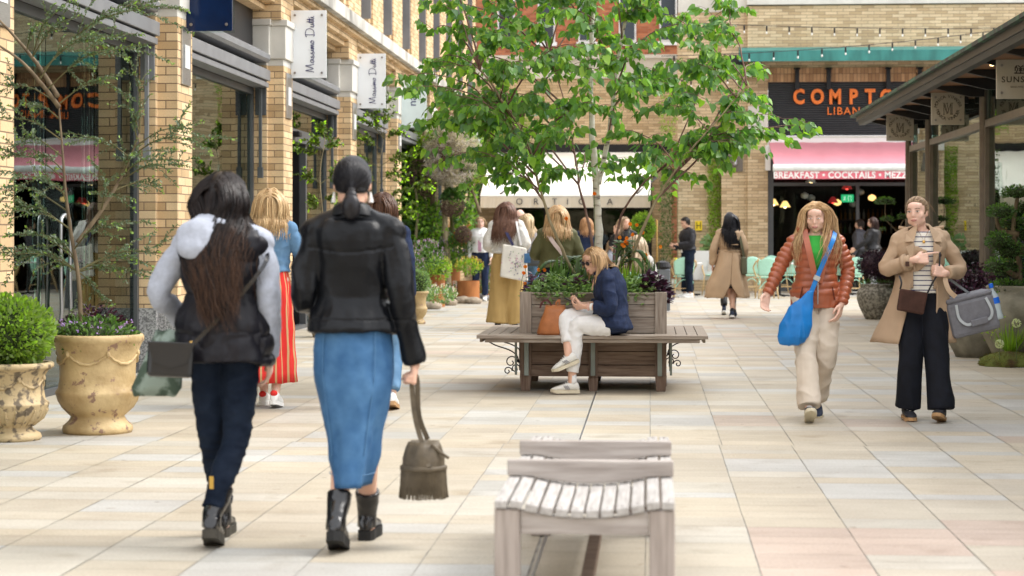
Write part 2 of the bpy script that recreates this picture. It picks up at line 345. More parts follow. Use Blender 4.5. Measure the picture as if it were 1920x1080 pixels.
o6, _ = nzr(2.3, .60, .74, (1, 1, 1), (.80, .77, .73)); o7, _ = nzr(24, .70, .78, (1, 1, 1), (.74, .70, .66))
L.new(mul(mul(mul(mul(mul(mul(mul(mul(at_.outputs[0], o1), o2), o3), o4), o5), vr.outputs[0]), o6), o7), P.inputs['Base Color']); P.inputs['Roughness'].default_value = .62; P.inputs['Specular IOR Level'].default_value = .35
bp = N.new('ShaderNodeBump'); bp.inputs['Strength'].default_value = .18; bp.inputs['Distance'].default_value = .01; L.new(z2, bp.inputs['Height']); L.new(bp.outputs[0], P.inputs['Normal'])
pv = MB(); cols = []; G = .473; y = 4.0; gp = .0026
pal = [((.585, .53, .435), 32), ((.60, .535, .425), 20), ((.56, .50, .405), 12), ((.58, .575, .55), 22), ((.59, .495, .415), 3), ((.615, .58, .505), 20), ((.555, .55, .52), 6)]
pc = [p for p, k in pal for _ in range(k)]
rp_ = random.Random(3); prev = {}
while y < 62:
    d = rp_.choice([.2, .27, .3, .3, .36, .45]) if y < 30 else rp_.choice([.3, .4, .5]); sh = -.02 if y < 12.9 else (0 if y < 22 else .05)
    for i in range(-13, 14):
        x0 = i * G + sh + rp_.uniform(-.0015, .0015); x1 = x0 + G
        if i == -2: x1 -= .006       # the slot drain
        if rp_.random() < .30 and i - 1 in prev: c = prev[i - 1]
        elif rp_.random() < .22 and i in prev: c = prev[i]
        else: c = rp_.choice(pc)
        if 7.6 < y < 9.4 and 1 <= i <= 4 and rp_.random() < .62: c = (.59, .475, .40)
        prev[i] = c; b = rp_.uniform(.93, 1.06); pv.col = tuple(q * b * .75 for q in c)
        ys = [y, y + d] if rp_.random() < .8 or d < .3 else [y, y + d * .5, y + d]
        for a, e in zip(ys, ys[1:]):
            pv.add([(x0 + gp, a + gp * .8, 0), (x1 - gp, a + gp * .8, 0), (x1 - gp, e - gp * .8, 0), (x0 + gp, e - gp * .8, 0)], [(0, 1, 2, 3)])
    y += d
tag(pv.build('paving', m, usecol=True), kind='structure')
dr = MB(); dr.box(-.4815, 4, -.01, -.4760, 40, .003); dr.box(-.4725, 4, -.01, -.4690, 40, .003)
tag(dr.build('slot_drain', M_steel), kind='structure')
mc = MB(); mc.box(-.45, 12.72, .001, -.01, 12.98, .004)
tag(mc.build('drain_cover', mat('cover_stone', (.62, .62, .6), var=.06)), kind='structure')
# ================= LEFT BUILDING
XG, XP = -5.2, -4.78; PY = [19.9 + 5.85 * k for k in range(-1, 6)]; PW = .65
LB = empty('brick_shop_building', (-7, 30, 0), 0, 'long yellow brick shop building with dark framed windows along the left side', 'building')
def loc(mb, name, m, parent, **k):   # geometry given in world space, stored relative to the parent's place
    o = parent.matrix_world if False else None
    p = parent; off = Vector((0, 0, 0))
    while p is not None: off += p.location; p = p.parent
    mb.v = [v - off for v in mb.v]; return mb.build(name, m, parent, **k)
wal = MB()
for Y in PY:
    cap = MB(); pl = MB()
    wal.box(-5.6, Y - .1, .65, -4.98, Y + PW + .1, 3.6); wal.box(-5.6, Y, .65, XP, Y + PW, 3.6)
    pl.box(-5.6, Y - .11, 0, -4.97, Y + PW + .11, .65); pl.box(-5.6, Y - .01, 0, XP + .012, Y + PW + .01, .65)
    for e, z0, z1 in ((.0, 3.6, 3.69), (.035, 3.69, 4.12), (.06, 4.12, 4.2)):
        cap.box(-5.6, Y - .1 - e, z0, -4.98 + e, Y + PW + .1 + e, z1); cap.box(-5.6, Y - e, z0, XP + e, Y + PW + e, z1)
    wal.box(-5.7, Y - .13, 4.2, -4.79, Y + PW + .13, 4.60)
    loc(cap, 'stone_capital', M_stone, LB, bevel=.008); loc(pl, 'granite_plinth', M_granite, LB)
wal.box(-6.0, 6, 4.60, -4.70, 56, 4.67)
for a, b in zip([8.2 + PW] + [Y + PW for Y in PY], PY + [56]):
    wal.box(-5.7, a + .13, 4.32, -5.0, b - .13, 4.41); wal.box(-5.7, a + .13, 4.41, -4.86, b - .13, 4.5); wal.box(-5.7, a + .13, 4.5, -4.78, b - .13, 4.6)
wal.box(-5.6, PY[-1] + PW, 0, -4.85, 55.3, 3.4)
for x in range(0, 20):   # upper floors: brick pilasters either side of tall recessed windows
    a = 6.2 + 2.8 * x
    if a > 54: break
    wal.box(-5.6, a, 4.87, -4.86, min(a + 1.9, 55.4), 11.5); wal.box(-5.6, a + .25, 4.87, -4.82, a + .95, 11.5)
    wal.box(-5.6, a + 1.9, 4.87, -5.2, a + 2.8, 5.3); wal.box(-5.6, a + 1.9, 8.2, -5.2, a + 2.8, 8.9)
loc(wal, 'wall', M_brick, LB)
cor = MB(); cor.box(-5.6, 6, 4.67, -4.60, 55.5, 4.87); loc(cor, 'cornice', M_stonew, LB, bevel=.01)
for x in range(0, 20):
    a = 6.2 + 2.8 * x
    if a > 53: break
    f = MB(); f.box(-5.3, a + 1.9, 5.3, -5.2, a + 1.97, 8.2); f.box(-5.3, a + 2.73, 5.3, -5.2, a + 2.8, 8.2); f.box(-5.3, a + 1.97, 5.3, -5.2, a + 2.73, 5.37)
    fo = loc(f, 'upper_window', mat('brown_frame', (.12, .06, .04)), LB)
    q = MB(); q.box(-5.29, a + 1.97, 5.37, -5.27, a + 2.73, 8.2); loc(q, 'pane', mat('dark_pane', (.03, .04, .05), rough=.1), fo)
    f = MB(); f.box(-4.99, a + 2.62, 5.12, -4.80, a + 2.70, 8.0); f.box(-4.99, a + 2.70, 7.9, -4.93, a + 2.8, 8.0); loc(f, 'metal_fin', M_frame2, LB)
# shop windows
for k, (a, b) in enumerate(zip([PY[0] - 5.2] + [Y + PW + .1 for Y in PY[:-1]], [Y - .1 for Y in PY])):
    f = MB(); f.box(XG - .05, a, .0, XG + .05, a + .07, 3.3); f.box(XG - .05, b - .07, 0, XG + .05, b, 3.3); f.box(XG - .05, a + .07, 3.22, XG + .05, b - .07, 3.3); f.box(XG - .05, a + .07, 0, XG + .05, b - .07, .06)
    if k == 3:   # the bay with the glazed door
        f.box(XG - .06, a + .07, 2.74, XG + .10, b - .07, 2.92); f.box(XG - .05, a + 1.5, .06, XG + .06, a + 1.6, 2.74); f.box(XG - .05, a + 3.0, .06, XG + .06, a + 3.1, 2.74)
    fo = loc(f, 'window_frame', M_frame, LB)
    if k == 3:
        q = MB(); q.box(XG - .012, a + .07, 2.92, XG + .012, b - .07, 3.22); q.box(XG - .012, a + 3.1, .06, XG + .012, b - .07, 2.74); q.box(XG - .012, a + .07, .06, XG + .012, a + 1.5, 2.74); loc(q, 'pane', M_glass, fo)
        dm = MB(); dm.box(XG - .95, a + 2.94, .03, XG - .03, a + 2.99, 2.72); dd = loc(dm, 'open_door', M_black, LB)
        h = MB(); h.box(XG + .02, a + 1.7, 2.80, XG + .2, a + 1.9, 2.88); loc(h, 'door_sensor', M_black, LB, bevel=.02)
    elif k == 1:
        q = MB(); q.box(XG - .012, a + .07, .06, XG + .012, 16.80, 3.22); q.box(XG - .012, 16.82, .06, XG + .012, 18.30, 3.22); q.box(XG - .012, 18.32, .06, XG + .012, b - .07, 3.22); loc(q, 'pane', M_glass, fo)
        h = MB(); h.tube(smoothpath([(XG + .03, 16.93, .62), (XG + .11, 16.93, .66), (XG + .11, 16.93, 1.0), (XG + .11, 16.93, 1.46), (XG + .11, 16.99, 1.55), (XG + .11, 17.12, 1.55), (XG + .11, 17.2, 1.46), (XG + .11, 17.2, 1.0), (XG + .11, 17.2, .66), (XG + .03, 17.2, .62)]), .017)
        loc(h, 'door_handle', M_steel, LB, smooth=True)
    else:
        q = MB(); q.box(XG - .012, a + .07, .06, XG + .012, b - .07, 3.22); loc(q, 'pane', M_glass, fo)
    c = MB(); c.box(XG + .05, a + .02, 3.305, -4.95, b - .02, 3.37); c.box(XG + .05, a + .02, 3.39, -4.93, b - .02, 3.53); c.box(XG + .07, a + .02, 3.37, -4.99, b - .02, 3.39)
    c.prism([(XG + .0, a + .02, 3.63), (-4.96, a + .02, 3.63), (-4.93, a + .02, 3.67), (-4.93, a + .02, 3.73), (-5.05, a + .02, 3.80), (XG + .0, a + .02, 3.80)], (0, b - a - .04, 0))
    loc(c, 'awning_cassette', M_frame2, LB, bevel=.006)
    c = MB(); c.box(XG - .1, a, 3.30, XG + .04, b, 4.33); loc(c, 'fascia_recess', M_black, LB)
    c = MB(); c.box(-5.13, b - .03, 2.95, -4.985, b - .005, 3.56); c.box(-5.07, b - .10, 2.25, -5.03, b - .06, 3.30); c.box(-5.085, b - .11, 2.13, -5.015, b - .05, 2.27); loc(c, 'awning_bracket', M_frame2 if k == 1 else M_frame, LB, bevel=.004)
for Y in PY:
    c = MB(); c.box(XP + .002, Y + .14, 2.93, XP + .022, Y + .50, 3.52); po = loc(c, 'steel_panel', M_steel, LB, bevel=.003)
    c = MB(); c.box(XP + .024, Y + .22, 3.1, XP + .03, Y + .42, 3.34); loc(c, 'intercom_label', M_white, po)
# interior of the shop
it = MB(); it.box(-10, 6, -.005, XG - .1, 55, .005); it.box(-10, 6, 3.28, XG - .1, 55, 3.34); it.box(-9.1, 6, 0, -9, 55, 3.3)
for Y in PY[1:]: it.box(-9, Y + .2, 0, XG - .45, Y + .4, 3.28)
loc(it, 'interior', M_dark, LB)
it = MB(); it.box(-8.95, 15.5, .1, -8.6, 19, 2.3); it.box(-6.2, 17.9, 0, -6.0, 18.4, 2.6); loc(it, 'interior_shelving', M_darkb, LB)
it = MB()
for Y in np.arange(15.2, 50, 1.3):
    for X in (-6.2, -7.6): it.lathe([(.05, 3.265), (.05, 3.275)], (X, Y, 0), 12)
loc(it, 'ceiling_spotlights', L_warm, LB)
# ================= END BUILDING (restaurant with the roller shutter and pink awning)
YB = 50.0
CB = empty('brick_restaurant_building', (6, 52, 0), 0, 'pale brick building closing the far side with a dark shutter sign band and pink awning', 'building')
b = MB()
b.box(.70, YB + .35, 0, 1.78, 52, 9); b.box(1.78, YB, 0, 2.42, 52, 9); b.box(2.42, YB - .18, 0, 2.92, 52, 5.2); b.box(2.42, YB - .18, 5.2, 16, 52, 7.1); b.box(7.6, YB - .18, 0, 16, 52, 5.2)
loc(b, 'wall', M_brick2, CB)
b = MB(); b.box(.70, YB + .30, 7.0, 1.75, 52.5, 8.1); b.box(1.75, YB - .06, 7.0, 2.4, 52.5, 8.1); b.box(2.4, YB - .26, 7.12, 16, 52.5, 8.1); loc(b, 'stone_band', M_stone, CB)
b = MB(); b.box(.74, YB + .36, 8.1, 16, 52.4, 12); loc(b, 'upper_wall', M_brick2, CB)
b = MB(); b.box(2.92, YB - .215, 5.2, 7.6, YB - .185, 5.55); loc(b, 'soldier_course', M_soldier, CB)
b = MB(); b.box(1.79, YB - .06, 3.5, 2.40, YB - .01, 3.75); b.box(2.43, YB - .22, 3.9, 2.91, YB - .19, 4.6); b.box(2.93, YB - .16, 3.62, 7.6, YB - .08, 3.86); loc(b, 'stone_lintel', M_stone, CB)
b = MB()
b.prism([(2.2, YB - .2, 5.90), (2.2, YB - 1.5, 5.62), (2.2, YB - 1.5, 5.84), (2.2, YB - .2, 6.06)], (7, 0, 0)); b.box(2.15, YB - 1.53, 5.60, 9.2, YB - 1.50, 5.86)
loc(b, 'canopy', M_teal, CB)
b = MB(); b.box(2.0, YB - 1.1, 5.42, 2.75, YB - .2, 5.56); b.box(1.95, YB - .5, 5.56, 2.3, YB - .2, 5.85); loc(b, 'canopy_bracket', M_fascia, CB)
sh = MB()
for i in range(24): z = 3.88 + i * .056; sh.prism([(2.93, YB - .10, z), (2.93, YB - .135, z + .012), (2.93, YB - .135, z + .04), (2.93, YB - .10, z + .052)], (4.66, 0, 0))
sh.box(2.93, YB - .10, 3.87, 7.6, YB - .06, 5.22)
loc(sh, 'roller_shutter', mat('shutter_metal', (.035, .038, .042), rough=.4), CB)
for px in (1493, 1552, 1663, 1722): b = MB(); q = at(px, 130, YB); b.box(q.x - .05, YB - .32, 5.0, q.x + .05, YB - .22, 5.52); b.box(q.x - .08, YB - .32, 5.5, q.x + .08, YB - .2, 5.54); loc(b, 'sign_bracket', M_black, CB)
M_orange = mat('orange_letters', (.85, .21, .03), rough=.4, var=.03)
so_ = empty('shop_sign', (2.9, YB - .2, 4), 0, 'orange letter sign on the dark shutter above the pink awning', 'sign')
x0 = at(1487, 193, YB - .2)
for ch, px in zip('COMPTOIR', (1487, 1520, 1554, 1592, 1622, 1650, 1687, 1702)):
    q = at(px, 194, YB - .2); textobj('letter', ch, .50, M_orange, (q.x - 2.9, 0, q.z - 4), (R(90), 0, 0), so_, .03, .020, 1, .80)
q = at(1550, 215, YB - .2); textobj('small_lettering', 'LIBANAIS', .27, M_orange, (q.x - 2.9, 0, q.z - 4), (R(90), 0, 0), so_, .015, 0, 1.16, 1)
# restaurant front
b = MB(); b.box(2.93, YB - .12, 0, 3.06, YB, 3.62); b.box(3.06, YB - .1, 2.62, 7.6, YB, 2.7); b.box(5.1, YB - .1, 0, 5.18, YB, 2.62); b.box(3.06, YB - .1, 0, 5.1, YB, .1); loc(b, 'window_frame', M_frame, CB)
b = MB(); b.box(3.06, YB - .06, .1, 5.1, YB - .045, 2.62); b.box(3.06, YB - .06, 2.7, 7.6, YB - .045, 3.5); loc(b, 'pane', M_glass2, CB)
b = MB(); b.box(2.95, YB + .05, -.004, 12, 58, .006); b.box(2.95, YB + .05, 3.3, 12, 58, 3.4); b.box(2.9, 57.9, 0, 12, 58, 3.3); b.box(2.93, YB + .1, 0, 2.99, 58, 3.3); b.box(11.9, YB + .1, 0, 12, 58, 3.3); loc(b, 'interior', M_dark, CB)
M_pink = mat('pink_canvas', (.76, .30, .35), rough=.75, var=.05, scale=2); M_pinkd = mat('coral_canvas', (.72, .17, .22), rough=.75, var=.05)
aw = empty('awning', (5.2, YB, 3.6), 0, 'pink canvas awning with white lettering on its coral valance', 'awning')
b = MB(); n = 24
for i in range(n):
    xa, xb = lerp(-2.25, 2.5, i / n), lerp(-2.25, 2.5, (i + 1) / n); s0 = .008 * math.sin(i * 1.9); s1 = .008 * math.sin((i + 1) * 1.9)
    b.hexa([(xa, -2.2, -.53), (xb, -2.2, -.53), (xb, -.15, .09 + s1), (xa, -.15, .09 + s0), (xa, -2.2, -.52), (xb, -2.2, -.52), (xb, -.15, .11 + s1), (xa, -.15, .11 + s0)])
loc2 = b.build('canvas', M_pink, aw)
b = MB(); b.tube([(-2.28, -2.25, -.60), (2.5, -2.25, -.60)], .085, 14); b.build('front_bar', mat('awning_bar', (.74, .76, .75), rough=.35), aw, smooth=False)
b = MB(); b.box(-2.25, -.2, .06, 2.5, -.0, .2); b.build('cassette', M_white, aw)
b = MB(); b.box(-2.23, -2.26, -.87, 2.5, -2.245, -.68); b.build('valance', M_pinkd, aw)
for s_ in (-1.9, 0, 2.2): MB().tube([(s_, -.1, -.25), (s_ + .25, -1.2, -.5), (s_, -2.15, -.6)], .025).build('folding_arm', M_white, aw)
q = at(1450, 334, YB - 2.27); textobj('lettering', 'BREAKFAST \u2022 COCKTAILS \u2022 MEZZE PLATTERS', .215, mat('white_letters', (.85, .82, .8)), (q.x - 5.2, -2.268, q.z - 3.6), (R(90), 0, 0), aw, .002, .007, 1.06, .93)
b = MB(); b.box(2.85, YB - .3, 3.0, 2.98, YB - .185, 3.62); loc(b, 'control_box', M_white, CB, bevel=.01)
b = MB(); b.box(2.17, YB - .02, 3.0, 2.40, YB - .005, 3.55); b.box(1.9, YB - .03, 2.98, 2.36, YB - .012, 3.52)
lp = empty('wall_lamp', (2.12, YB - .05, 3.2), 0, 'small wall lamp on a square steel plate beside the pink awning', 'lamp')
b = MB(); b.box(-.19, 0, -.22, .19, .03, .24); b.build('back_plate', M_bronze, lp)
b = MB(); b.lathe([(.02, .1), (.05, .08), (.06, -.04), (.03, -.08)], (0, -.09, 0), 14); b.tube([(0, 0, .02), (0, -.09, .06)], .02); b.build('lamp_head', M_steel, lp)
# things hanging in the restaurant
def pend(px, py, Y, kind, m, label):
    q = at(px, py, Y); t = empty('pendant_lamp', q, 0, label, 'lamp', 'pendant lamps in the restaurant')
    MB().tube([(0, 0, .08), (0, 0, 3.28 - q.z)], .006, 5).build('cord', M_black, t)
    b = MB(); b.lathe([(.03, .1), (.06, .08), (.14, -.06), (.13, -.06), (.05, .06), (.02, .09)] if kind else [(.02, .09), (.09, .05), (.11, 0), (.09, -.05), (.02, -.08)], (0, 0, 0), 14); b.build('shade', m, t, smooth=True)
    b = MB(); b.ball((0, 0, -.03), .05, 8, 6); b.build('bulb', L_warm if m is not M_redsh else L_red, t, smooth=True)
M_amber = mat('amber_shade', (.75, .45, .15), rough=.3, emit=1.2); M_redsh = mat('red_shade', (.35, .02, .02), rough=.3, emit=.25)
for i, (px, py, Y, k, mm_, lb) in enumerate([(1450, 380, 51, 1, M_amber, 'amber bell pendant lamp nearest the left window frame'), (1472, 384, 51.5, 1, M_amber, 'amber pendant lamp, second from the left window frame'), (1520, 338, 51, 1, M_white, 'white bulb cluster pendant under the awning edge'),
    (1588, 350, 51, 1, M_redsh, 'dark red bell pendant high by the green exit sign'), (1562, 376, 52.5, 1, M_redsh, 'small red pendant lower left of the exit sign'), (1570, 380, 53.5, 0, M_amber, 'amber globe pendant left of the exit sign'), (1521, 371, 54, 0, M_white, 'white globe pendant deep in the restaurant'), (1509, 367, 52, 0, M_white, 'small white pendant above the woman in orange'),
    (1635, 371, 54, 0, M_amber, 'amber globe pendant right of the exit sign'), (1613, 360, 54, 0, M_white, 'white globe pendant over the bar'), (1600, 383, 55, 0, M_white, 'tiny white pendant over the bar bottles'), (1546, 404, 56, 0, M_amber, 'amber pendant low at the back')]): pend(px, py, Y, k, mm_, lb)
q = at(1589, 372, 52.5); t = empty('exit_sign', q, 0, 'green emergency exit sign hanging in the restaurant', 'sign')
M_exit = mat('exit_green', (.02, .42, .16), emit=.55, var=.02); M_exw = mat('exit_white', (.8, .9, .82), emit=.4)
b = MB(); b.box(-.16, 0, -.1, .16, .04, .1); b.build('panel', M_exit, t)
b = MB(); b.ball((-.07, -.004, .045), (.012, .004, .014), 8, 5); b.tube([(-.07, -.004, .03), (-.075, -.004, -.01), (-.05, -.004, -.04)], .008, 5); b.tube([(-.075, -.004, -.01), (-.1, -.004, -.05)], .008, 5); b.tube([(-.1, -.004, .02), (-.045, -.004, .015)], .006, 5)
b.box(.02, -.006, -.07, .03, -.002, .06); b.box(.09, -.006, -.07, .1, -.002, .06); b.box(.02, -.006, .055, .1, -.002, .065); b.box(-.01, -.006, -.005, .015, -.002, .005); b.build('pictogram', M_exw, t)
bt = MB(); rb = random.Random(5)
sf = MB()
for z in (1.05, 1.45, 1.85): sf.box(4.6, 57.2, z - .04, 7.6, 57.6, z)
sf.box(4.4, 55.6, 0, 7.6, 56.1, 1.05); sfo = sf.build('back_bar', M_darkb); tag(sfo, 'dark wooden bar and bottle shelves at the back of the restaurant', 'bar')
for z in (1.45, 1.85):
    for i in range(22):
        X = 4.65 + i * .13; c = rb.choice([(.05, .12, .05), (.25, .12, .03), (.35, .35, .33), (.1, .04, .02)])
        o = MB().lathe([(.033, 0), (.036, .16), (.012, .22), (.012, .29)], (0, 0, 0), 8).build('bottle', mat('bottle%d' % int(c[0] * 100), c, rough=.15), loc=(X, 57.35, z)); tag(o, 'small bottle standing in a row on the back bar shelves', 'bottle', 'bottles on the back bar')
# ================= CENTRE BUILDING (cafe with the cream awning) and the red one behind
YC = 56.0
CC = empty('brick_cafe_building', (-2, 57, 0), 0, 'yellow brick cafe building behind the cream awning', 'building')
b = MB(); b.box(-9, YC, 0, -4.35, 58, 3.7); b.box(-9, YC, 3.95, 2, 58, 5.8); b.box(.05, YC, 0, .6, 58, 3.95); loc(b, 'wall', M_brick2, CC)
b = MB(); b.box(-9, YC - .1, 5.8, 2, 58.2, 6.35); b.box(-9, YC - .18, 6.35, 2, 58.2, 6.45); loc(b, 'stone_band', M_stone, CC)
b = MB(); b.box(-4.35, YC - .05, 3.7, .6, YC + .1, 3.95); b.box(-4.35, YC, 0, -4.27, YC + .08, 3.7); b.box(-.03, YC - .02, 0, .05, YC + .08, 3.7); b.box(-3, YC, 0, -2.94, YC + .06, 3.7); b.box(-1.5, YC, 0, -1.44, YC + .06, 3.7); b.box(-4.3, YC, 2.35, 0, YC + .05, 2.42); loc(b, 'window_frame', M_black, CC)
b = MB(); b.box(-4.3, YC + .02, .1, 0, YC + .035, 3.7); loc(b, 'pane', M_glass2, CC)
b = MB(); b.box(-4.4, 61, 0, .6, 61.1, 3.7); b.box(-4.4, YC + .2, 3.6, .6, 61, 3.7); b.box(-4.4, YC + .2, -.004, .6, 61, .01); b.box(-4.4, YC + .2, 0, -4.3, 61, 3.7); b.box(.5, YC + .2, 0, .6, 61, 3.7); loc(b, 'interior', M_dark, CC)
aw = empty('awning', (-2.15, YC, 3.7), 0, 'large cream canvas awning over the cafe terrace with spaced black lettering', 'awning')
M_cream = mat('cream_canvas', (.80, .78, .72), rough=.8, var=.03, scale=2); M_cream2 = mat('cream_valance', (.68, .62, .51), rough=.8, var=.04)
b = MB(); x0, x1 = -2.33, 2.16
for i in range(20):
    xa, xb = lerp(x0, x1, i / 20), lerp(x0, x1, (i + 1) / 20); b.hexa([(xa, -3.5, -1.27), (xb, -3.5, -1.27), (xb, 0, .02), (xa, 0, .02), (xa, -3.5, -1.255), (xb, -3.5, -1.255), (xb, 0, .04), (xa, 0, .04)])
b.build('canvas', M_cream, aw)
b = MB()
pts = [(lerp(x0, x1, i / 60), -3.5 - .012 * math.sin(i * .9) - .006 * math.sin(i * 2.3)) for i in range(61)]
for p, q in zip(pts, pts[1:]): b.hexa([(p[0], p[1] - .03, -1.58), (q[0], q[1] - .03, -1.58), (q[0], q[1] - .02, -1.58), (p[0], p[1] - .02, -1.58), (p[0], -3.51, -1.26), (q[0], -3.51, -1.26), (q[0], -3.50, -1.26), (p[0], -3.50, -1.26)])
b.build('valance', M_cream2, aw); MB().tube([(x0, -3.5, -1.27), (x1, -3.5, -1.27)], .03).build('front_bar', M_white, aw)
for s_ in (-1.8, 1.8): MB().tube([(s_, -.1, -.3), (s_ + .5, -1.9, -.75), (s_, -3.4, -1.22)], .035).build('folding_arm', M_black, aw)
for ch, px in zip('ORTIGIA', (967, 1000, 1035, 1062, 1084, 1114, 1138)):
    q = at(px, 383.5, YC - 3.55); textobj('letter', ch, .235, mat('ink_letters', (.02, .03, .05)), (q.x + 2.15, -3.56, q.z - 3.7), (R(90), 0, 0), aw, .004, -.001, 1, 1.0)
b = MB(); b.box(-9, 64, 0, 3.5, 74, 14); RB = b.build('red_brick_building', M_brickred, loc=(0, 0, 0)); tag(RB, 'tall red brick building rising behind the birch crown', 'building')
for X in (-6.2, -4.9, -3.6, -2.3, -1.0, .3, 1.6):
    for Z in (4.7, 7.6, 10.4):
        f = MB(); f.box(X, 63.88, Z, X + .55, 63.99, Z + 1.9); f.box(X - .06, 63.9, Z - .12, X + .61, 63.99, Z - .0); fo = f.build('window', M_white, RB); f = MB(); f.box(X + .05, 63.85, Z + .06, X + .5, 63.875, Z + 1.84); f.build('pane', mat('dark_pane'  , (0, 0, 0)), fo)
# glass corner panel and brick by the H sign
b = MB(); b.box(.28, YB + .2, 0, .68, YB + .22, 3.2); gp_ = b.build('glass_screen', M_glass2); tag(gp_, 'tall clear glass door panel with brass handle beside the brick pier', 'glass door')
b = MB(); b.tube(smoothpath([(.17, YB + .2, .75), (.17, YB + .12, .78), (.17, YB + .12, 1.7), (.17, YB + .2, 1.73)]), .018); b.build('handle', mat('brass', (.7, .45, .15), rough=.25, metal=1), gp_)
b = MB(); b.box(.68, YB - .0, 2.6 - 2.6, .70, YB + .3, 3.2); b.build('glass_return', M_glass2, gp_)
q = at(1310, 423, YB + .3)
hs = MB(); hs.box(-.085, -.02, -.12, .085, 0, .12); hs = hs.build('hydrant_sign', mat('sign_yellow', (.85, .62, .02), rough=.4, var=.02), loc=q); tag(hs, 'small yellow hydrant plate with a black H on the brick pier', 'sign')
b = MB(); b.box(-.055, -.026, -.075, -.035, -.022, .085); b.box(.035, -.026, -.075, .055, -.022, .085); b.box(-.035, -.026, -.005, .035, -.022, .012); b.build('letter', M_black, hs)
# ================= RIGHT SHOP PAVILION
XR = 4.5
RP = empty('glass_shop_pavilion', (6, 25, 0), 0, 'low glazed shop pavilion with overhanging mossy roof on the right side', 'building')
posts = [16.6, 21.9, 27.2, 32.5, 35.0]
for i, Y in enumerate(posts):
    b = MB(); b.box(XR - .02, Y - .16, 0, XR + .12, Y - .02, 2.86); b.box(XR - .02, Y + .02, 0, XR + .12, Y + .16, 2.86); b.tube([(XR - .02, Y, 0), (XR - .02, Y, 3.40)], .055, 16); loc(b, 'post', M_bronze, RP)
for a, c in zip([11.3] + posts, posts):
    b = MB(); b.box(XR, a + .165, 0, XR + .1, c - .165, .12); loc(b, 'sill', M_bronze, RP); b = MB(); b.box(XR - .03, a + .165, 2.83, XR + .09, c - .165, 2.93); fo = loc(b, 'transom', M_bronze, RP)
    b = MB(); b.box(XR + .03, a + .165, .12, XR + .045, c - .165, 2.83); b.box(XR + .03, a + .1, 2.93, XR + .045, c - .1, 3.395); loc(b, 'pane', M_glass, fo)
b = MB(); b.box(XR + .12, 35.05, 2.83, 8.5, 35.15, 2.93); b.box(XR + .12, 35.05, 0, 8.5, 35.15, .12); b.box(6.4, 35.05, .12, 6.5, 35.15, 2.83); fo = loc(b, 'window_frame', M_bronze, RP); b = MB(); b.box(XR + .12, 35.09, .12, 8.5, 35.1, 3.38); loc(b, 'pane', M_glass, fo)
b = MB(); b.box(XR + .2, 10, -.004, 8.6, 34.9, .006); b.box(8.5, 10, 0, 8.6, 34.9, 3.4); b.box(XR + .2, 10, 3.44, 8.6, 34.9, 3.5)
for Y in (16.6, 21.9, 27.2): b.box(6.0, Y, 0, 8.5, Y + .1, 3.4)
loc(b, 'interior', M_dark, RP)
b = MB(); b.prism([(3.68, 9, 3.44), (3.68, 9, 3.51), (9, 9, 5.3), (9, 9, 5.2)], (0, 26.9, 0)); b.box(3.58, 9, 3.49, 3.72, 36.05, 3.535); loc(b, 'roof', M_greenroof, RP)
b = MB(); b.prism([(3.64, 9, 3.40), (3.64, 9, 3.49), (3.72, 9, 3.49), (3.76, 9, 3.40)], (0, 26.6, 0)); b.prism([(3.68, 9, 3.33), (3.66, 9, 3.40), (3.76, 9, 3.40), (3.78, 9, 3.33)], (0, 26.5, 0)); loc(b, 'gutter', M_fascia, RP)
b = MB(); b.box(3.76, 9, 3.40, 6, 35.4, 3.43); loc(b, 'soffit', M_wood_soffit, RP)
for Y in np.arange(9.9, 35.3, 1.325): b = MB(); b.prism([(3.8, Y, 3.398), (3.8, Y, 3.37), (4.3, Y, 3.25), (4.48, Y, 3.25), (4.48, Y, 3.398)], (0, .09, 0)); loc(b, 'soffit_beam', M_black, RP)
for Y in np.arange(10.6, 35, 2.65): b = MB(); b.lathe([(.045, 3.390), (.045, 3.398)], (4.05, Y, 0), 12); loc(b, 'soffit_spotlight', L_warm, RP)
b = MB(); b.box(-16, -12, 0, 16, 12, 12); o = b.build('added_brick_block', M_brick2, loc=(0, -32, 0)); tag(o, 'brick building closing the square behind the viewer, seen only in reflections', 'building')  # out of view, added so glass and dark clothes mirror less bright sky
# ================= STREET FURNITURE
M_oak = mat('weathered_timber', (.20, .155, .12), rough=.75, col2=(.36, .31, .26), scale=3.5, stretch=(1.2, 14, 14), bump=.25, bscale=12, thr=(.3, .7))
M_oakx = mat('weathered_timber_post', (.20, .155, .12), rough=.75, col2=(.36, .31, .26), scale=3.5, stretch=(14, 14, 1.2), bump=.25, bscale=12, thr=(.3, .7))
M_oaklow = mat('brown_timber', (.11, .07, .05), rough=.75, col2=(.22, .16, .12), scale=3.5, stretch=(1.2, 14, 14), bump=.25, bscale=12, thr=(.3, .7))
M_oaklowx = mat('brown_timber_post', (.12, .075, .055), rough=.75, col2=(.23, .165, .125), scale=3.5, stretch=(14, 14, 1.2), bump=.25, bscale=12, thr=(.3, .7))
M_teak = mat('silvered_teak', (.29, .27, .25), rough=.85, col2=(.45, .43, .41), scale=5, stretch=(14, 1, 8), bump=.2, bscale=14)
M_teakx = mat('silvered_teak_rail', (.27, .235, .21), rough=.8, col2=(.43, .39, .36), scale=4, stretch=(1, 14, 10), bump=.3, bscale=14)
M_teakz = mat('silvered_teak_leg', (.25, .21, .185), rough=.8, col2=(.38, .33, .295), scale=4, stretch=(14, 14, 1), bump=.3, bscale=14)
M_strap = mat('galvanised_strap', (.21, .24, .22), rough=.5, metal=.4, var=.2)
M_iron = mat('wrought_iron', (.05, .035, .05), rough=.5, metal=.3)
M_soil = mat('soil', (.035, .022, .015), rough=.95, var=.4, scale=30, bump=.5, bscale=40)
PX, PYc = -.505, 18.32; W = .635
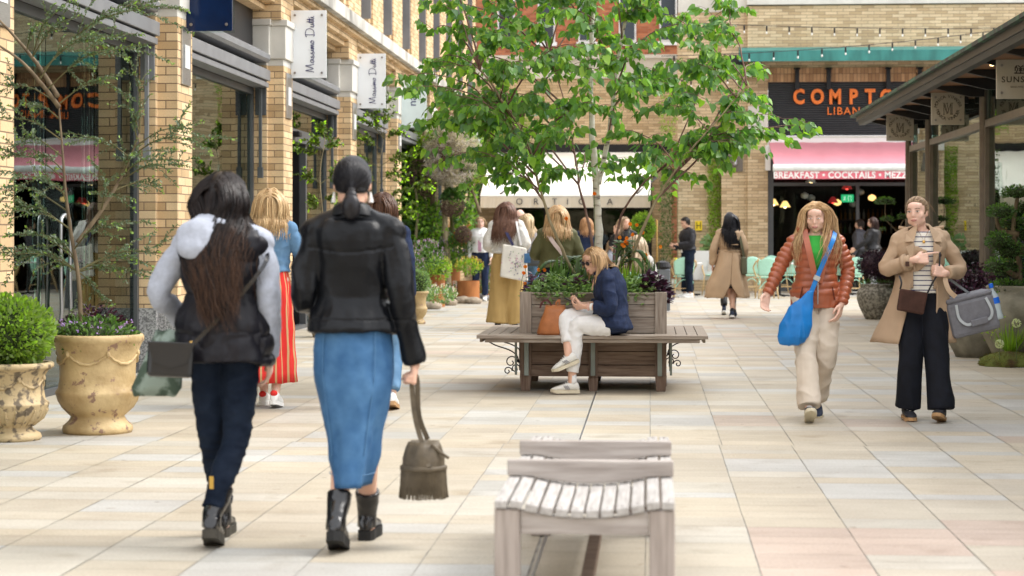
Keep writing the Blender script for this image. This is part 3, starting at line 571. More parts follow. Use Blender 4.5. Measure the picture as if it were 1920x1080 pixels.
pt = empty('planter_bench', (PX, PYc, 0), 0, 'large square timber planter with a slatted bench running all round it', 'planter')
def side(rot):   # the same build on each of the four sides; y = -W is the face
    Mr = Matrix.Rotation(rot, 4, 'Z')
    def B(name, m, f, **k): b = MB(); b.M = Mr; f(b); return b.build(name, m, pt, **k)
    up = [(.516, .655), (.66, .765), (.77, .855)]
    for z0, z1 in up: B('plank', M_oak if rot % math.pi < .1 else M_oakx, lambda b: b.box(-W + .045, -W + .012, z0, W - .045, -W + .035, z1), bevel=.003)
    B('top_rail', M_oak, lambda b: b.box(-W + .045, -W + .0, .857, W - .045, -W + .05, .875), bevel=.003)
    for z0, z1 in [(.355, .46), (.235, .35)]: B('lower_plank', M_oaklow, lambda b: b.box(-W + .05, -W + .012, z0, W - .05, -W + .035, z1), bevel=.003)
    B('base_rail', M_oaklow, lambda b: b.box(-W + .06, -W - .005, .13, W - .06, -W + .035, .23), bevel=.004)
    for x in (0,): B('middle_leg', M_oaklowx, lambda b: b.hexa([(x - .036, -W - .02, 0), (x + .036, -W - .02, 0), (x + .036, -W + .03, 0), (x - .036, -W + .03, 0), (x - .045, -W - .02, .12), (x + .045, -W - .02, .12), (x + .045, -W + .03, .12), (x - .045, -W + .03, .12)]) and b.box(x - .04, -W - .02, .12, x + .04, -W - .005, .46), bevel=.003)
    for x in (-W + .045, 0, W - .045): B('metal_strap', M_strap, lambda b: b.box(x - .02, -W - .065, .14, x + .02, -W - .045, .462) and b.box(x - .02, -W - .32, .455, x + .02, -W - .045, .468), bevel=.002)
    for k in range(4):   # seat boards, mitred
        o0 = W + .01 + k * .092; o1 = o0 + .086
        B('seat_board', M_oak if k < 3 else M_oak, lambda b: b.hexa([(-o1, -o1, .482), (o1, -o1, .482), (o0, -o0, .482), (-o0, -o0, .482), (-o1, -o1, .512), (o1, -o1, .512), (o0, -o0, .512), (-o0, -o0, .512)]), bevel=.003)
    B('seat_edge', M_oak, lambda b: b.box(-W - .30, -W - .35, .448, W + .30, -W - .325, .48), bevel=.003)
    def scroll(b):
        for x in (W - .08,):
            pts = smoothpath([(x, -W - .33, .45), (x, -W - .24, .40), (x, -W - .12, .36), (x, -W - .05, .31), (x, -W - .03, .24)]); b.tube(pts, .006, 5)
            b.tube([p + Vector((0, .03, .045)) for p in pts[:-2]], .006, 5)
            for cx, cz, r0 in ((-W - .10, .25, .06), (-W - .06, .19, .045), (-W - .13, .17, .04)):
                b.tube([(x, cx + math.cos(t) * r0 * (1 - t / 9), cz + math.sin(t) * r0 * (1 - t / 9)) for t in np.arange(0, 7.5, .35)], .0055, 5)
    if rot > .1 and abs(rot - math.pi) > .1: B('scroll_bracket', M_iron, scroll); 
for r in range(4): side(r * math.pi / 2)
for sx in (-1, 1):
    for sy in (-1, 1):
        x, y = sx * (W - .035), sy * (W - .035); b = MB(); b.box(x - .052, y - .052, .46, x + .052, y + .052, .88); b.build('corner_post', M_oakx, pt, bevel=.004)
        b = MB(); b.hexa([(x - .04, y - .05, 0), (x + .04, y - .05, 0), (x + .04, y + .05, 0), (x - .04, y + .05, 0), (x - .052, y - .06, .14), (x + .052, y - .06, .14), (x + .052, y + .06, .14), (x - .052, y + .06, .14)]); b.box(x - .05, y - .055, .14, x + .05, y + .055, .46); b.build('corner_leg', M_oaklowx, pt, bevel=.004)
b = MB(); b.box(-W + .036, -W + .036, .2, W - .036, W - .036, .80); b.build('soil', M_soil, pt)
# --- front slatted bench
FB = empty('slatted_bench', (-.23, 8.1, 0), 0, 'silvery weathered backless bench with long curved slats in the foreground', 'bench')
y0, y1 = -1.13, 1.14; hw = .32
def dip(x): return -.032 * max(0, 1 - (x / .24) ** 2) if abs(x) < .24 else 0
for i in range(12):
    x = -hw + .0265 + i * .0534; z = .45 + dip(x); t = .028; a = -math.atan((dip(x + .01) - dip(x - .01)) / .02)
    b = MB(); cs, sn = math.cos(a), math.sin(a)
    nn = 10
    rg = []
    for k in range(nn + 1):
        yy = lerp(y0, y1, k / nn)
        rg.append([Vector((x + px_ * cs + pz * sn, yy, z - t / 2 - px_ * sn + pz * cs)) for px_, pz in ((-.0225, -t / 2), (.0225, -t / 2), (.0225, t / 2), (-.0225, t / 2))])
    b.rings(rg); b.build('slat', M_teak, FB, bevel=.004)
for yy in (-.44, .29, ):
    b = MB(); n = 14; rg = []
    for k in range(n + 1):
        x = lerp(-hw, hw, k / n); zb = .455 + dip(x) * .9
        rg.append([Vector((x, yy, zb)), Vector((x, yy + .045, zb)), Vector((x, yy + .045, .515)), Vector((x, yy, .515))])
    b.rings(rg); b.build('arm_rail', M_teakx, FB, bevel=.005)
for yy in (y0 + .01, -.36, .36, y1 - .10):
    for sx in (-1, 1):
        b = MB(); x = sx * (hw - .048); b.box(x - .045, yy, 0, x + .045, yy + .075, .418); b.build('leg', M_teakz, FB, bevel=.005) if yy in (y0 + .01, y1 - .10) else None
    b = MB(); n = 12; rg = []
    for k in range(n + 1):
        x = lerp(-hw + .094, hw - .094, k / n); zt = .418 + dip(x)
        rg.append([Vector((x, yy + .01, .33)), Vector((x, yy + .06, .33)), Vector((x, yy + .06, zt)), Vector((x, yy + .01, zt))])
    b.rings(rg); b.build('cross_rail', M_teakx, FB, bevel=.003)
b = MB()
for i in range(12):
    x = -hw + .0265 + i * .0534
    for yy in (y0 + .04, -.40, .33, y1 - .05): b.ball((x, yy, .4505 + dip(x)), (.0045, .0045, .002), 6, 4)
b.build('screw_heads', mat('dull_screw', (.10, .09, .085), rough=.5), FB)
b = MB(); b.box(-.02, y0 + .1, .10, .025, y1 - .05, .15); b.build('stretcher', M_oaklow, FB)
for yy in (y0 + .05, y1 - .07): b = MB(); b.box(-hw + .09, yy, .10, hw - .09, yy + .03, .145); b.build('end_stretcher', M_oaklow, FB) if yy > 0 else None
# --- signs
M_navy = mat('navy_panel', (.004, .016, .06), rough=.12, var=.3, scale=3); M_acr = mat('white_acrylic', (.80, .83, .86), rough=.15, var=.02); M_edge = mat('glass_edge', (.5, .62, .62), rough=.1)
M_ink = mat('navy_ink', (.02, .02, .13), rough=.4); M_bolt = mat('bolt_metal', (.28, .26, .25), rough=.35, metal=.6); M_pale = mat('pale_blue_acrylic', (.66, .76, .76), rough=.15, var=.03)
def script_sign(b, word_strokes, ox, oz, s):   # strokes in (x along the word, y up) turned to run upwards
    for st in word_strokes:
        p = smoothpath([(x, y, 0) for x, y in st], 4); b.tube([(ox - q.y * s, 0, oz + q.x * s) for q in p], .0042, 5)
def word(txt):
    G_ = {'M': ([[(0, 0), (.1, .5), (.16, .98), (.3, .35), (.42, .1), (.58, .55), (.72, 1.0), (.78, .5), (.9, 0)]], 1.0), 'a': ([[(.4, .34), (.22, .42), (.06, .2), (.18, .0), (.36, .16), (.42, .38), (.42, .1), (.58, .05)]], .56),
          's': ([[(0, .05), (.2, .4), (.12, .28), (.3, .1), (.2, -.02), (.06, .03)], [(.28, .06), (.42, .08)]], .42), 'i': ([[(0, .06), (.1, .4), (.1, .1), (.24, .04)], [(.1, .58), (.11, .62)]], .24), 'm': ([[(0, .04), (.06, .4), (.08, .02), (.2, .4), (.28, .02), (.4, .4), (.48, .06), (.6, .04)]], .6),
          'o': ([[(.16, .4), (0, .2), (.14, 0), (.32, .16), (.24, .38), (.12, .38), (.36, .3)]], .42), ' ': ([], .42), 'D': ([[(.18, .95), (.16, .5), (.14, .0), (.05, -.04)], [(-.1, .86), (.2, 1.0), (.7, .9), (.85, .5), (.62, .08), (.2, -.02), (-.05, .04)]], 1.0), 'u': ([[(0, .06), (.08, .4), (.08, .1), (.2, .0), (.34, .2), (.36, .4), (.36, .08), (.48, .04)]], .5), 't': ([[(.0, .06), (.14, .85), (.12, .1), (.26, .04)], [(-.02, .52), (.3, .54)]], .27)}
    out = []; x = 0
    for c in txt:
        st, wd = G_[c]; out += [[(x + a, b_) for a, b_ in q] for q in st]; x += wd
    return out, x
def blade(px0, px1, py0, py1, Y, mpan, label, writing=None, side_=-1, name='projecting_sign', bolts=True, group=None):
    a = at(px0, py0, Y); b_ = at(px1, py1, Y); cx, cz = (a.x + b_.x) / 2, (a.z + b_.z) / 2; w2, h2 = abs(b_.x - a.x) / 2, abs(a.z - b_.z) / 2
    t = empty(name, (cx, Y, cz), 0, label, 'sign', group)
    MB().box(-w2, -.02, -h2, w2, .02, h2).build('panel', mpan, t, bevel=.002)
    MB().box(-w2 + .02, .024, -h2 - .018, w2 + .018, .03, h2 - .0).build('glass_sheet', M_glass2, t)
    if side_: MB().box(side_ * w2 + side_ * .002, -.015, -h2 * .45, side_ * (w2 + .10), .05, h2 * .45).build('wall_bracket', M_black, t)
    if bolts:
        for sx in (-1, 1):
            for sz in (-1, 1):
                q = MB(); q.M = Matrix.Translation((sx * (w2 - .055), 0, sz * (h2 - .065))) @ Matrix.Rotation(R(90), 4, 'X'); q.lathe([(.016, .034), (.016, .044)], (0, 0, 0), 12); q.build('bolt', M_bolt, t)
    if writing: writing(t, w2, h2)
    return t
def massimo(t, w2, h2):
    st, L_ = word('Massimo Dutti'); s_ = 2 * h2 * .83 / L_; b = MB()
    script_sign(b, st, .075, -h2 * .83, s_); b.M = None
    for v in b.v: v.y -= .026
    b.build('script_lettering', M_ink, t)
blade(350, 436, -60, 58, 20.3, M_navy, 'dark navy hanging sign board, the nearest on the left brick wall')
blade(546, 612, 20, 146, 26.3, M_acr, 'larger white hanging sign with upright navy script, nearer of the two alike', massimo, group=None)
blade(670, 723, 101, 203, 32.2, M_acr, 'smaller white hanging sign with upright navy script, farther of the two alike', massimo)
def vert(t, w2, h2): textobj('lettering', 'nails', .22, M_ink, (.04, -.024, -.05), (R(90), R(-90), 0), t, .002)
blade(753, 800, 150, 239, 37.9, M_pale, 'pale blue hanging sign half hidden by birch leaves', vert, bolts=False)
blade(876, 903, 243, 290, 47, M_acr, 'small pale hanging sign high by the cream awning', None, bolts=False)
M_taupe = mat('taupe_panel', (.46, .42, .35), rough=.35, var=.04); M_taupeink = mat('dark_ink', (.05, .04, .035))
def ring_logo(t, w2, h2):
    b = MB(); r = w2 * .66
    for up in (1, -1):
        for i, ch in enumerate('MONICA VINADER'):
            if ch == ' ': continue
            th = R(167 - i * 11.8) if up > 0 else R(193 + i * 11.8); rr = r if up > 0 else r * 1.09
            o = textobj('letter', ch, .062, M_taupeink, (math.cos(th) * rr, -.022, math.sin(th) * rr), (0, 0, 0), t, .001, 0, 1, 1, 'CENTER')
            ang = th - R(90) if up > 0 else th + R(90); o.rotation_euler = (Matrix.Rotation(-ang, 4, 'Y') @ Matrix.Rotation(R(90), 4, 'X')).to_euler()
    k = w2 * .34
    for pts in ([(-.9, -1), (-.55, -1)], [(-.72, -1), (-.72, .9)], [(-.9, 1), (-.6, 1), (-.05, -.9)], [(-.75, .9), (-.2, -.95)], [(-.05, -.9), (.5, 1), (.95, 1)], [(-.2, 1), (.1, -.2)], [(.72, 1), (.72, -1)], [(.5, .8), (.5, -1)], [(.4, -1), (.95, -1)], [(-.3, 1), (0, 1)]):
        b.tube([(x * k, -.022, z * k) for x, z in pts], .0035, 4)
    b.build('monogram', M_taupeink, t)
blade(1662, 1713, 216, 264, 33.0, M_taupe, 'smaller square taupe sign with a round monogram, farthest under the eaves', ring_logo, 0)
blade(1746, 1808, 174, 234, 27.75, M_taupe, 'larger square taupe sign with a round monogram, middle one under the eaves', ring_logo, 0)
def crest(t, w2, h2):
    textobj('lettering', 'SUNSPEL', .092, M_taupeink, (-w2 * .80, -.024, -.035), (R(90), 0, 0), t, .001, .001, 1.22); textobj('small_lettering', 'ENGLAND 1860', .026, M_taupeink, (-w2 * .42, -.024, -.095), (R(90), 0, 0), t, .001, 0, 1.3)
    b = MB()
    for p in ([(-.05, .07), (-.03, .11), (-.05, .14)], [(.05, .07), (.03, .11), (.05, .14)], [(-.07, .065), (.07, .065)], [(-.03, .15), (0, .13), (.03, .15)], [(0, .07), (0, .13)], [(-.02, .09), (.02, .12)], [(.02, .09), (-.02, .12)], [(-.06, .09), (-.06, .13), (-.04, .15)], [(.06, .09), (.06, .13), (.04, .15)]): b.tube([(x, -.022, z) for x, z in p], .006, 4)
    b.build('crest', M_taupeink, t)
blade(1868, 1958, 112, 185, 22.5, M_taupe, 'large taupe sign with a small crest above dark lettering, nearest under the eaves', crest, 0)
# --- string lights
def string(p0, p1, Y0, Y1, n, label, sag=.15):
    a = at(*p0, Y0); b_ = at(*p1, Y1); t = empty('string_lights', a, 0, label, 'string lights', 'festoon strings across the square'); c = MB(); pts = []
    for i in range(25): u = i / 24; p = (b_ - a) * u; p.z -= sag * 4 * u * (1 - u); pts.append(p)
    c.tube(pts, .008, 5); c.build('cable', M_black, t)
    for i in range(n):
        u = (i + .5) / n; p = (b_ - a) * u; p.z -= sag * 4 * u * (1 - u)
        q = MB(); q.lathe([(.018, -.12), (.02, -.02), (.01, 0)], p, 8); ho = q.build('lamp_holder', M_black, t)
        q = MB(); q.ball(p + Vector((0, 0, -.155)), (.020, .020, .03), 8, 6); q.build('bulb', mat('clear_bulb', (.85, .85, .82), rough=.1), ho, smooth=True)
string((1290, 42), (1885, 52), 44, 44, 14, 'upper festoon string with clear bulbs across the far brick wall', .06)
string((1240, 105), (1905, 52), 42, 46, 15, 'lower slanting festoon string with clear bulbs over the teal canopy', .12)
string((1270, 150), (1390, 138), 48, 48, 7, 'short festoon string beside the brick pier right of the birch', .05)
# --- cafe chairs and tables
M_mint = mat('mint_weave', (.40, .70, .56), rough=.6, var=.12, scale=60, bump=.3, bscale=120); M_cane = mat('cane', (.50, .33, .15), rough=.45, col2=(.68, .50, .27), scale=14, stretch=(1, 1, 3))
M_mint2 = mat('mint_binding', (.35, .66, .52), rough=.5)
ch = empty('bistro_chair', (0, 0, 0), 0)
b = MB(); rg = []
for k in range(9):     # curved woven back
    z = lerp(.50, .90, k / 8); w_ = .20 + .035 * math.sin(k / 8 * 2.4); top = 0 if k < 6 else (k - 5) * .012
    rg.append([Vector((lerp(-w_, w_, i / 12) * (1 - (.10 if k == 8 else .03 * (k == 7))), -.22 - .04 * math.cos(lerp(-1, 1, i / 12) * 1.5) - (z - .5) * .18, z - top * abs(lerp(-1, 1, i / 12)) ** 2 * 2)) for i in range(13)])
vs = [p for r in rg for p in r]; fs = [(k * 13 + i, k * 13 + i + 1, (k + 1) * 13 + i + 1, (k + 1) * 13 + i) for k in range(8) for i in range(12)]
o = meshobj('backrest', vs, fs, M_mint, ch, smooth=True); md = o.modifiers.new('s', 'SOLIDIFY'); md.thickness = .02
b = MB(); b.lathe([(.02, .455), (.21, .45), (.225, .465), (.21, .48), (.02, .472)], (0, 0, 0), 20); b.build('seat', M_mint, ch, smooth=True)
for sx in (-1, 1):
    b = MB(); b.tube([(sx * .17, .17, .46), (sx * .21, .23, 0)], .014, 8); b.build('leg', M_cane, ch, smooth=True)
    b = MB(); b.tube(smoothpath([(sx * .22, -.30, 0), (sx * .17, -.2, .46), (sx * .235, -.25, .74), (sx * .22, -.285, .88)]), .014, 8); b.build('leg', M_cane, ch, smooth=True)
    b = MB(); b.tube(smoothpath([(sx * .21, -.27, .85), (sx * .27, -.22, .80), (sx * .29, -.05, .70), (sx * .27, .10, .66), (sx * .21, .14, .5), (sx * .18, .15, .46)]), .018, 8); b.build('arm', M_cane, ch, smooth=True)
    b = MB(); b.tube(smoothpath([(sx * .2, -.25, .22), (sx * .08, -.24, .36), (0, -.24, .40)]), .010, 6); b.tube([(sx * .185, -.22, .40), (sx * .2, -.24, .30)], .018, 6); b.build('brace', M_mint2, ch, smooth=True)
b = MB(); b.tube([(-.21, -.25, .2), (.21, -.25, .2)], .009, 6); b.tube([(-.2, .2, .2), (.2, .2, .2)], .009, 6); b.build('stretcher', M_cane, ch)
chairs = [(1281, 45, 3, 'mint woven bistro chair directly in front of the man in the black jacket'), (1437, 44, 6, 'mint woven bistro chair with its back to us left of the orange jacket'), (1404, 46.2, 12, 'mint bistro chair tucked behind the walker in the trench coat'), (1477, 46.5, -10, 'mint bistro chair behind the shoulder of the woman in orange'),
          (1600, 45.2, 8, 'mint bistro chair between the two women walking towards us'), (1340, 46.5, 150, 'mint bistro chair partly hidden, left of the trench coat walker'), (1567, 47.5, 40, 'mint bistro chair deep on the terrace behind the orange jacket'), (1456, 48.3, 200, 'mint bistro chair by the restaurant window post')]
for i, (px, Y, a, lb) in enumerate(chairs):
    c = ch if i == 0 else copy_tree(ch); q = at(px, 442, Y); c.location = (q.x, Y, 0); c.rotation_euler = (0, 0, R(a)); tag(c, lb, 'chair', 'mint bistro chairs on the terrace')
M_marble = mat('marble_print', (.42, .42, .43), rough=.35, col2=(.66, .66, .65), scale=2.2, thr=(.38, .5), bump=0)
def table(px, Y, label, sq=False):
    q = at(px, 442, Y); t = empty('cafe_table', (q.x, Y, 0), 0, label, 'table', 'terrace tables')
    MB().lathe([(.33, .735), (.335, .745), (.335, .76), (.33, .765)], (0, 0, 0), 28).build('tabletop', M_white, t)
    MB().tube([(0, 0, .02), (0, 0, .735)], .028).build('pedestal', M_black, t)
    for a in range(4): MB().beam((0, 0, .04), (.25 * math.cos(a * R(90) + .4), .25 * math.sin(a * R(90) + .4), .015), .05, .03).build('foot', M_black, t)
    return t
for px, Y, lb in ((1289, 45.8, 'white round cafe table behind the mint chair by the man in black'), (1352, 47.2, 'white round cafe table behind the trench coat walker'), (1462, 45.6, 'white round cafe table by the left edge of the restaurant window'), (1590, 47, 'white round cafe table behind the two women walking'), (1190, 47, 'white round cafe table where the long haired blonde woman sits'), (1060, 50, 'white round cafe table under the cream awning')): table(px, Y, lb)
q = at(1337, 442, 46.6); b = MB(); b.box(-.46, -.02, .35, .46, .02, 1.03); t = b.build('windbreak_panel', M_marble, loc=(q.x, 46.6, 0)); tag(t, 'grey marbled windbreak panel between the terrace tables', 'screen'); MB().tube([(-.46, 0, 0), (-.46, 0, 1.05)], .02).build('post', M_black, t); MB().tube([(.46, 0, 0), (.46, 0, 1.05)], .02).build('post', M_black, t); MB().box(-.6, -.2, 0, -.3, .2, .03).build('foot', M_black, t); MB().box(.3, -.2, 0, .6, .2, .03).build('foot', M_black, t)
q = at(1243, 442, 36); b = MB(); b.box(-.13, -.13, .03, .13, .13, .78); t = b.build('litter_bin', mat('bin_grey', (.16, .18, .20), rough=.5), loc=(q.x, 36, 0), bevel=.02); tag(t, 'grey litter bin with a dark domed lid behind the planter', 'bin'); MB().lathe([(.14, .78), (.15, .82), (.12, .9), (.04, .93)], (0, 0, 0), 16).build('lid', M_black, t)
for px, py, Y, c, lb in ((1266, 475, 45.7, (.8, .7, .05), 'yellow cup of cutlery on the table nearest the man in black'), (1306 + 150, 475, 45.5, (.85, .85, .82), 'white cup on the table by the window post'),):
    q = at(px, py, Y); t = MB().lathe([(.035, 0), (.05, .11), (.045, .11), (.03, .01)], (0, 0, 0), 12).build('table_cup', mat('cup%d' % (px % 7), c, rough=.3), loc=(q.x, q.y, .765)); tag(t, lb, 'cup')
q = at(1346, 500, 45.3)
b = MB(); n = 16
pts = [Vector((.20 * math.cos(i / n * 6.28) * (1 + .1 * math.sin(i * 2.4)), .18 * math.sin(i / n * 6.28), 0)) for i in range(n)]
b.rings([[p * 1.15 + Vector((0, 0, -.42)) for p in pts], [p * 1.0 + Vector((0, 0, -.2)) for p in pts], [p * .95 for p in pts]]); t = b.build('folded_blanket', M_white, loc=(q.x, 45.3, .99)); tag(t, 'white blanket draped over a chair back beside the trench coat walker', 'blanket')
# ================= PLANTS
L_birch = leafmat('birch_leaf', (.125, .26, .06), .45, .36); L_green = leafmat('shrub_leaf', (.075, .155, .03), .3); L_var = leafmat('variegated_leaf', (.20, .31, .14), .35)
L_grey = leafmat('grey_green_leaf', (.10, .15, .085), .25); L_lime = leafmat('lime_leaf', (.22, .36, .04), .4); L_purple = leafmat('purple_leaf', (.042, .018, .040), .15, .35)
L_darkg = leafmat('dark_leaf', (.055, .12, .025), .25); L_smoke = leafmat('smoky_leaf', (.46, .40, .40), .4); L_flower = leafmat('flower_petal', (1, 1, 1), .35, .6); L_moss = leafmat('moss_leaf', (.10, .12, .02), .1, .9)
M_bark = mat('brown_bark', (.10, .07, .045), rough=.85, col2=(.24, .18, .11), scale=9, stretch=(2, 2, .5), bump=.4, bscale=30)
M_barkg = mat('pale_bark', (.22, .18, .10), rough=.8, col2=(.40, .33, .21), scale=9, stretch=(2, 2, .5), bump=.3, bscale=30)
M_barkr = mat('red_brown_bark', (.11, .05, .045), rough=.7, col2=(.28, .17, .13), scale=9, stretch=(2, 2, .5), bump=.2)
M_stemg = mat('green_stem', (.10, .14, .05), rough=.6)
m, N, L, P = _nodes('white_birch_bark')
ge = N.new('ShaderNodeNewGeometry'); mp = N.new('ShaderNodeMapping'); mp.inputs['Scale'].default_value = (6, 6, 22); L.new(ge.outputs['Position'], mp.inputs[0])
nz = N.new('ShaderNodeTexNoise'); nz.inputs['Scale'].default_value = 1; nz.inputs['Detail'].default_value = 6; L.new(mp.outputs[0], nz.inputs[0])
rp = N.new('ShaderNodeValToRGB'); L.new(nz.outputs[0], rp.inputs[0]); rp.color_ramp.elements[0].position = .33; rp.color_ramp.elements[0].color = (.10, .075, .06, 1); rp.color_ramp.elements[1].position = .42; rp.color_ramp.elements[1].color = (.60, .55, .46, 1); e = rp.color_ramp.elements.new(.6); e.color = (.70, .67, .60, 1)
L.new(rp.outputs[0], P.inputs['Base Color']); P.inputs['Roughness'].default_value = .7; M_birch = m
M_terra = mat('ochre_glaze', (.33, .225, .10), rough=.55, col2=(.56, .42, .22), scale=4.5, bump=.6, bscale=28, thr=(.32, .62))
m = M_terra; N, L = m.node_tree.nodes, m.node_tree.links; P = N['Principled BSDF']   # chips that show the brown clay
src = P.inputs['Base Color'].links[0].from_socket; tc = N.new('ShaderNodeTexCoord'); nz = N.new('ShaderNodeTexNoise'); nz.inputs['Scale'].default_value = 11; nz.inputs['Detail'].default_value = 12; nz.inputs['Roughness'].default_value = .62; L.new(tc.outputs['Object'], nz.inputs[0])
rp = N.new('ShaderNodeValToRGB'); rp.color_ramp.elements[0].position = .59; rp.color_ramp.elements[1].position = .62; L.new(nz.outputs[0], rp.inputs[0]); mi = N.new('ShaderNodeMixRGB'); L.new(rp.outputs[0], mi.inputs[0]); L.new(src, mi.inputs[1]); mi.inputs[2].default_value = (.26, .16, .11, 1); L.new(mi.outputs[0], P.inputs['Base Color'])
M_terra2 = mat('antiqued_ochre', (.14, .11, .075), rough=.6, col2=(.48, .37, .21), scale=17, bump=.6, bscale=30, thr=(.40, .50))
M_stonepot = mat('stone_pot', (.13, .12, .09), rough=.8, col2=(.30, .28, .22), scale=5, bump=.5, bscale=40)
M_corten = mat('rusted_steel', (.20, .065, .02), rough=.75, col2=(.48, .19, .06), scale=4, stretch=(1, 1, .5), bump=.2)
def localleaf(kind): return Leaves(kind)
def shade(c, k): return tuple(q * k for q in c)
# ---- birch in the planter
T0 = Vector((-.42, 18.32, .80))
tree = empty('birch_tree', T0, 0, 'multi stemmed white barked birch with drooping heart shaped leaves rising from the timber planter', 'tree')
def A(px, py, Y=18.32): return at(px, py, Y) - T0
def stem(pts, r0, r1, m_, name, k=5):
    p = smoothpath(pts, k); n = len(p); b = MB()
    for q in p[1:-1]: q += Vector((rnd.uniform(-1, 1), rnd.uniform(-1, 1), 0)) * .006
    b.tube(p, [lerp(r0, r1, i / (n - 1)) * (1 + .05 * math.sin(i * 2.3)) for i in range(n)], 10 if r0 > .02 else 6); b.build(name, m_, tree, smooth=True); return p
rnd.seed(11)
tr1 = stem([A(1127, 545), A(1124, 480), A(1122, 420), A(1118, 350), A(1112, 280), A(1108, 200), A(1106, 120), A(1112, 20), A(1108, -120), A(1100, -330)], .042, .012, M_birch, 'trunk')
tr2 = stem([A(1122, 345), A(1135, 290), A(1146, 220, 18.2), A(1158, 120, 18.1), A(1172, 40, 18.0), A(1190, -80, 18), A(1200, -280, 18)], .027, .008, M_birch, 'trunk')
branches = []
def br(pts, r0=.012, m_=None): p = stem(pts, r0, .003, m_ or M_barkr, 'branch', 5); branches.append(p); return p
s_l = [A(1092, 545), A(1060, 480, 18.1), A(1030, 410, 18.0), A(1005, 330, 18.0), A(990, 270, 17.9), A(950, 200, 17.8), A(900, 130, 17.7)]
branches.append(stem(s_l, .018, .004, M_barkg, 'trunk'))
branches.append(stem([A(1110, 545), A(1108, 440, 18.4), A(1088, 360, 18.5), A(1078, 290, 18.6), A(1060, 200, 18.7), A(1030, 100, 18.8)], .015, .004, M_barkr, 'trunk'))
branches.append(stem([A(1165, 545), A(1200, 440, 18.1), A(1240, 360, 18.0), A(1280, 300, 17.9), A(1340, 230, 17.8), A(1400, 160, 17.8)], .018, .004, M_barkg, 'trunk'))
branches.append(stem([A(1145, 545), A(1160, 420, 18.6), A(1200, 350, 18.7), A(1255, 300, 18.8), A(1300, 200, 19), A(1330, 120, 19.2)], .013, .004, M_barkr, 'trunk'))
ends = [(770, 170, -.5), (745, 150, .1), (790, 235, -.2), (810, 60, .2), (825, 10, -.3), (860, 290, -.4), (900, 310, .1), (940, 330, -.2), (880, 190, .6), (850, 120, .9), (930, 60, -.9), (960, 250, -.8), (1000, 300, -.5), (1010, 180, -1.0),
        (1060, 250, -.9), (1070, 320, -.4), (1160, 250, -.8), (1150, 310, -.3), (1180, 160, -1.0), (1220, 280, -.7), (1250, 200, -.6), (1270, 120, -.8), (1300, 50, -.3), (1330, 150, .2), (1340, 30, .6), (1360, 10, -.2),
        (1300, 270, -.2), (1350, 240, .1), (1390, 210, -.3), (1420, 180, .1), (1440, 250, -.2), (1475, 225, .1), (1505, 250, -.1), (1380, 270, -.4), (1430, 130, .2), (1260, 320, .4), (1200, 330, .5), (900, 240, 1.1), (1000, 60, 1.2), (1130, 40, 1.3), (1240, 30, 1.2), (1100, 130, -1.2), (1050, 20, -1.1), (1150, -30, -1.2), (1220, 80, -1.1), (980, -30, -.6), (880, -20, .3), (930, 140, -.6), (1040, 120, .9), (1320, 90, -.8), (1120, 200, -1.1), (800, 130, .4), (1090, 90, -1.3), (1190, 20, -.4), (960, 120, -1.1), (1280, 180, .8), (1000, 240, .8), (1120, 290, .9), (850, 230, -.3), (920, 270, .5)]
ends += [(rnd.uniform(780, 1400), rnd.uniform(-420, -60), rnd.uniform(-1.2, 1.2)) for _ in range(40)]
ends += [(rnd.uniform(800, 1340), rnd.uniform(-20, 200), rnd.uniform(-1.1, .9)) for _ in range(30)] + [(rnd.uniform(1290, 1500), rnd.uniform(170, 270), rnd.uniform(-.6, .4)) for _ in range(6)] + [(rnd.uniform(780, 1000), rnd.uniform(180, 290), rnd.uniform(-.9, .5)) for _ in range(6)]
lf = Leaves('heart'); tw = MB()
allst = [tr1, tr2] + branches[:4]
def birchleaf(p, out, hang=.7):
    d = Vector((rnd.uniform(-.6, .6), rnd.uniform(-.6, .6), -hang + rnd.uniform(-.5, .45))) + out * .35
    q = p + Vector((d.x, d.y, -.3)).normalized() * rnd.uniform(.01, .035)
    u = rnd.random(); c = gcol(.22, .1)
    if u < .26: c = (1.9 * c[0], 1.62 * c[1], 1.0)
    elif u < .40: c = (.75, .78, 1.5)
    lf.put(q, d, rnd.choice([.048, .062, .072, .08, .088]) * rnd.uniform(.85, 1.1), c, up=(rnd.uniform(-.9, .9), rnd.uniform(-.9, .5), rnd.uniform(.2, 1)))
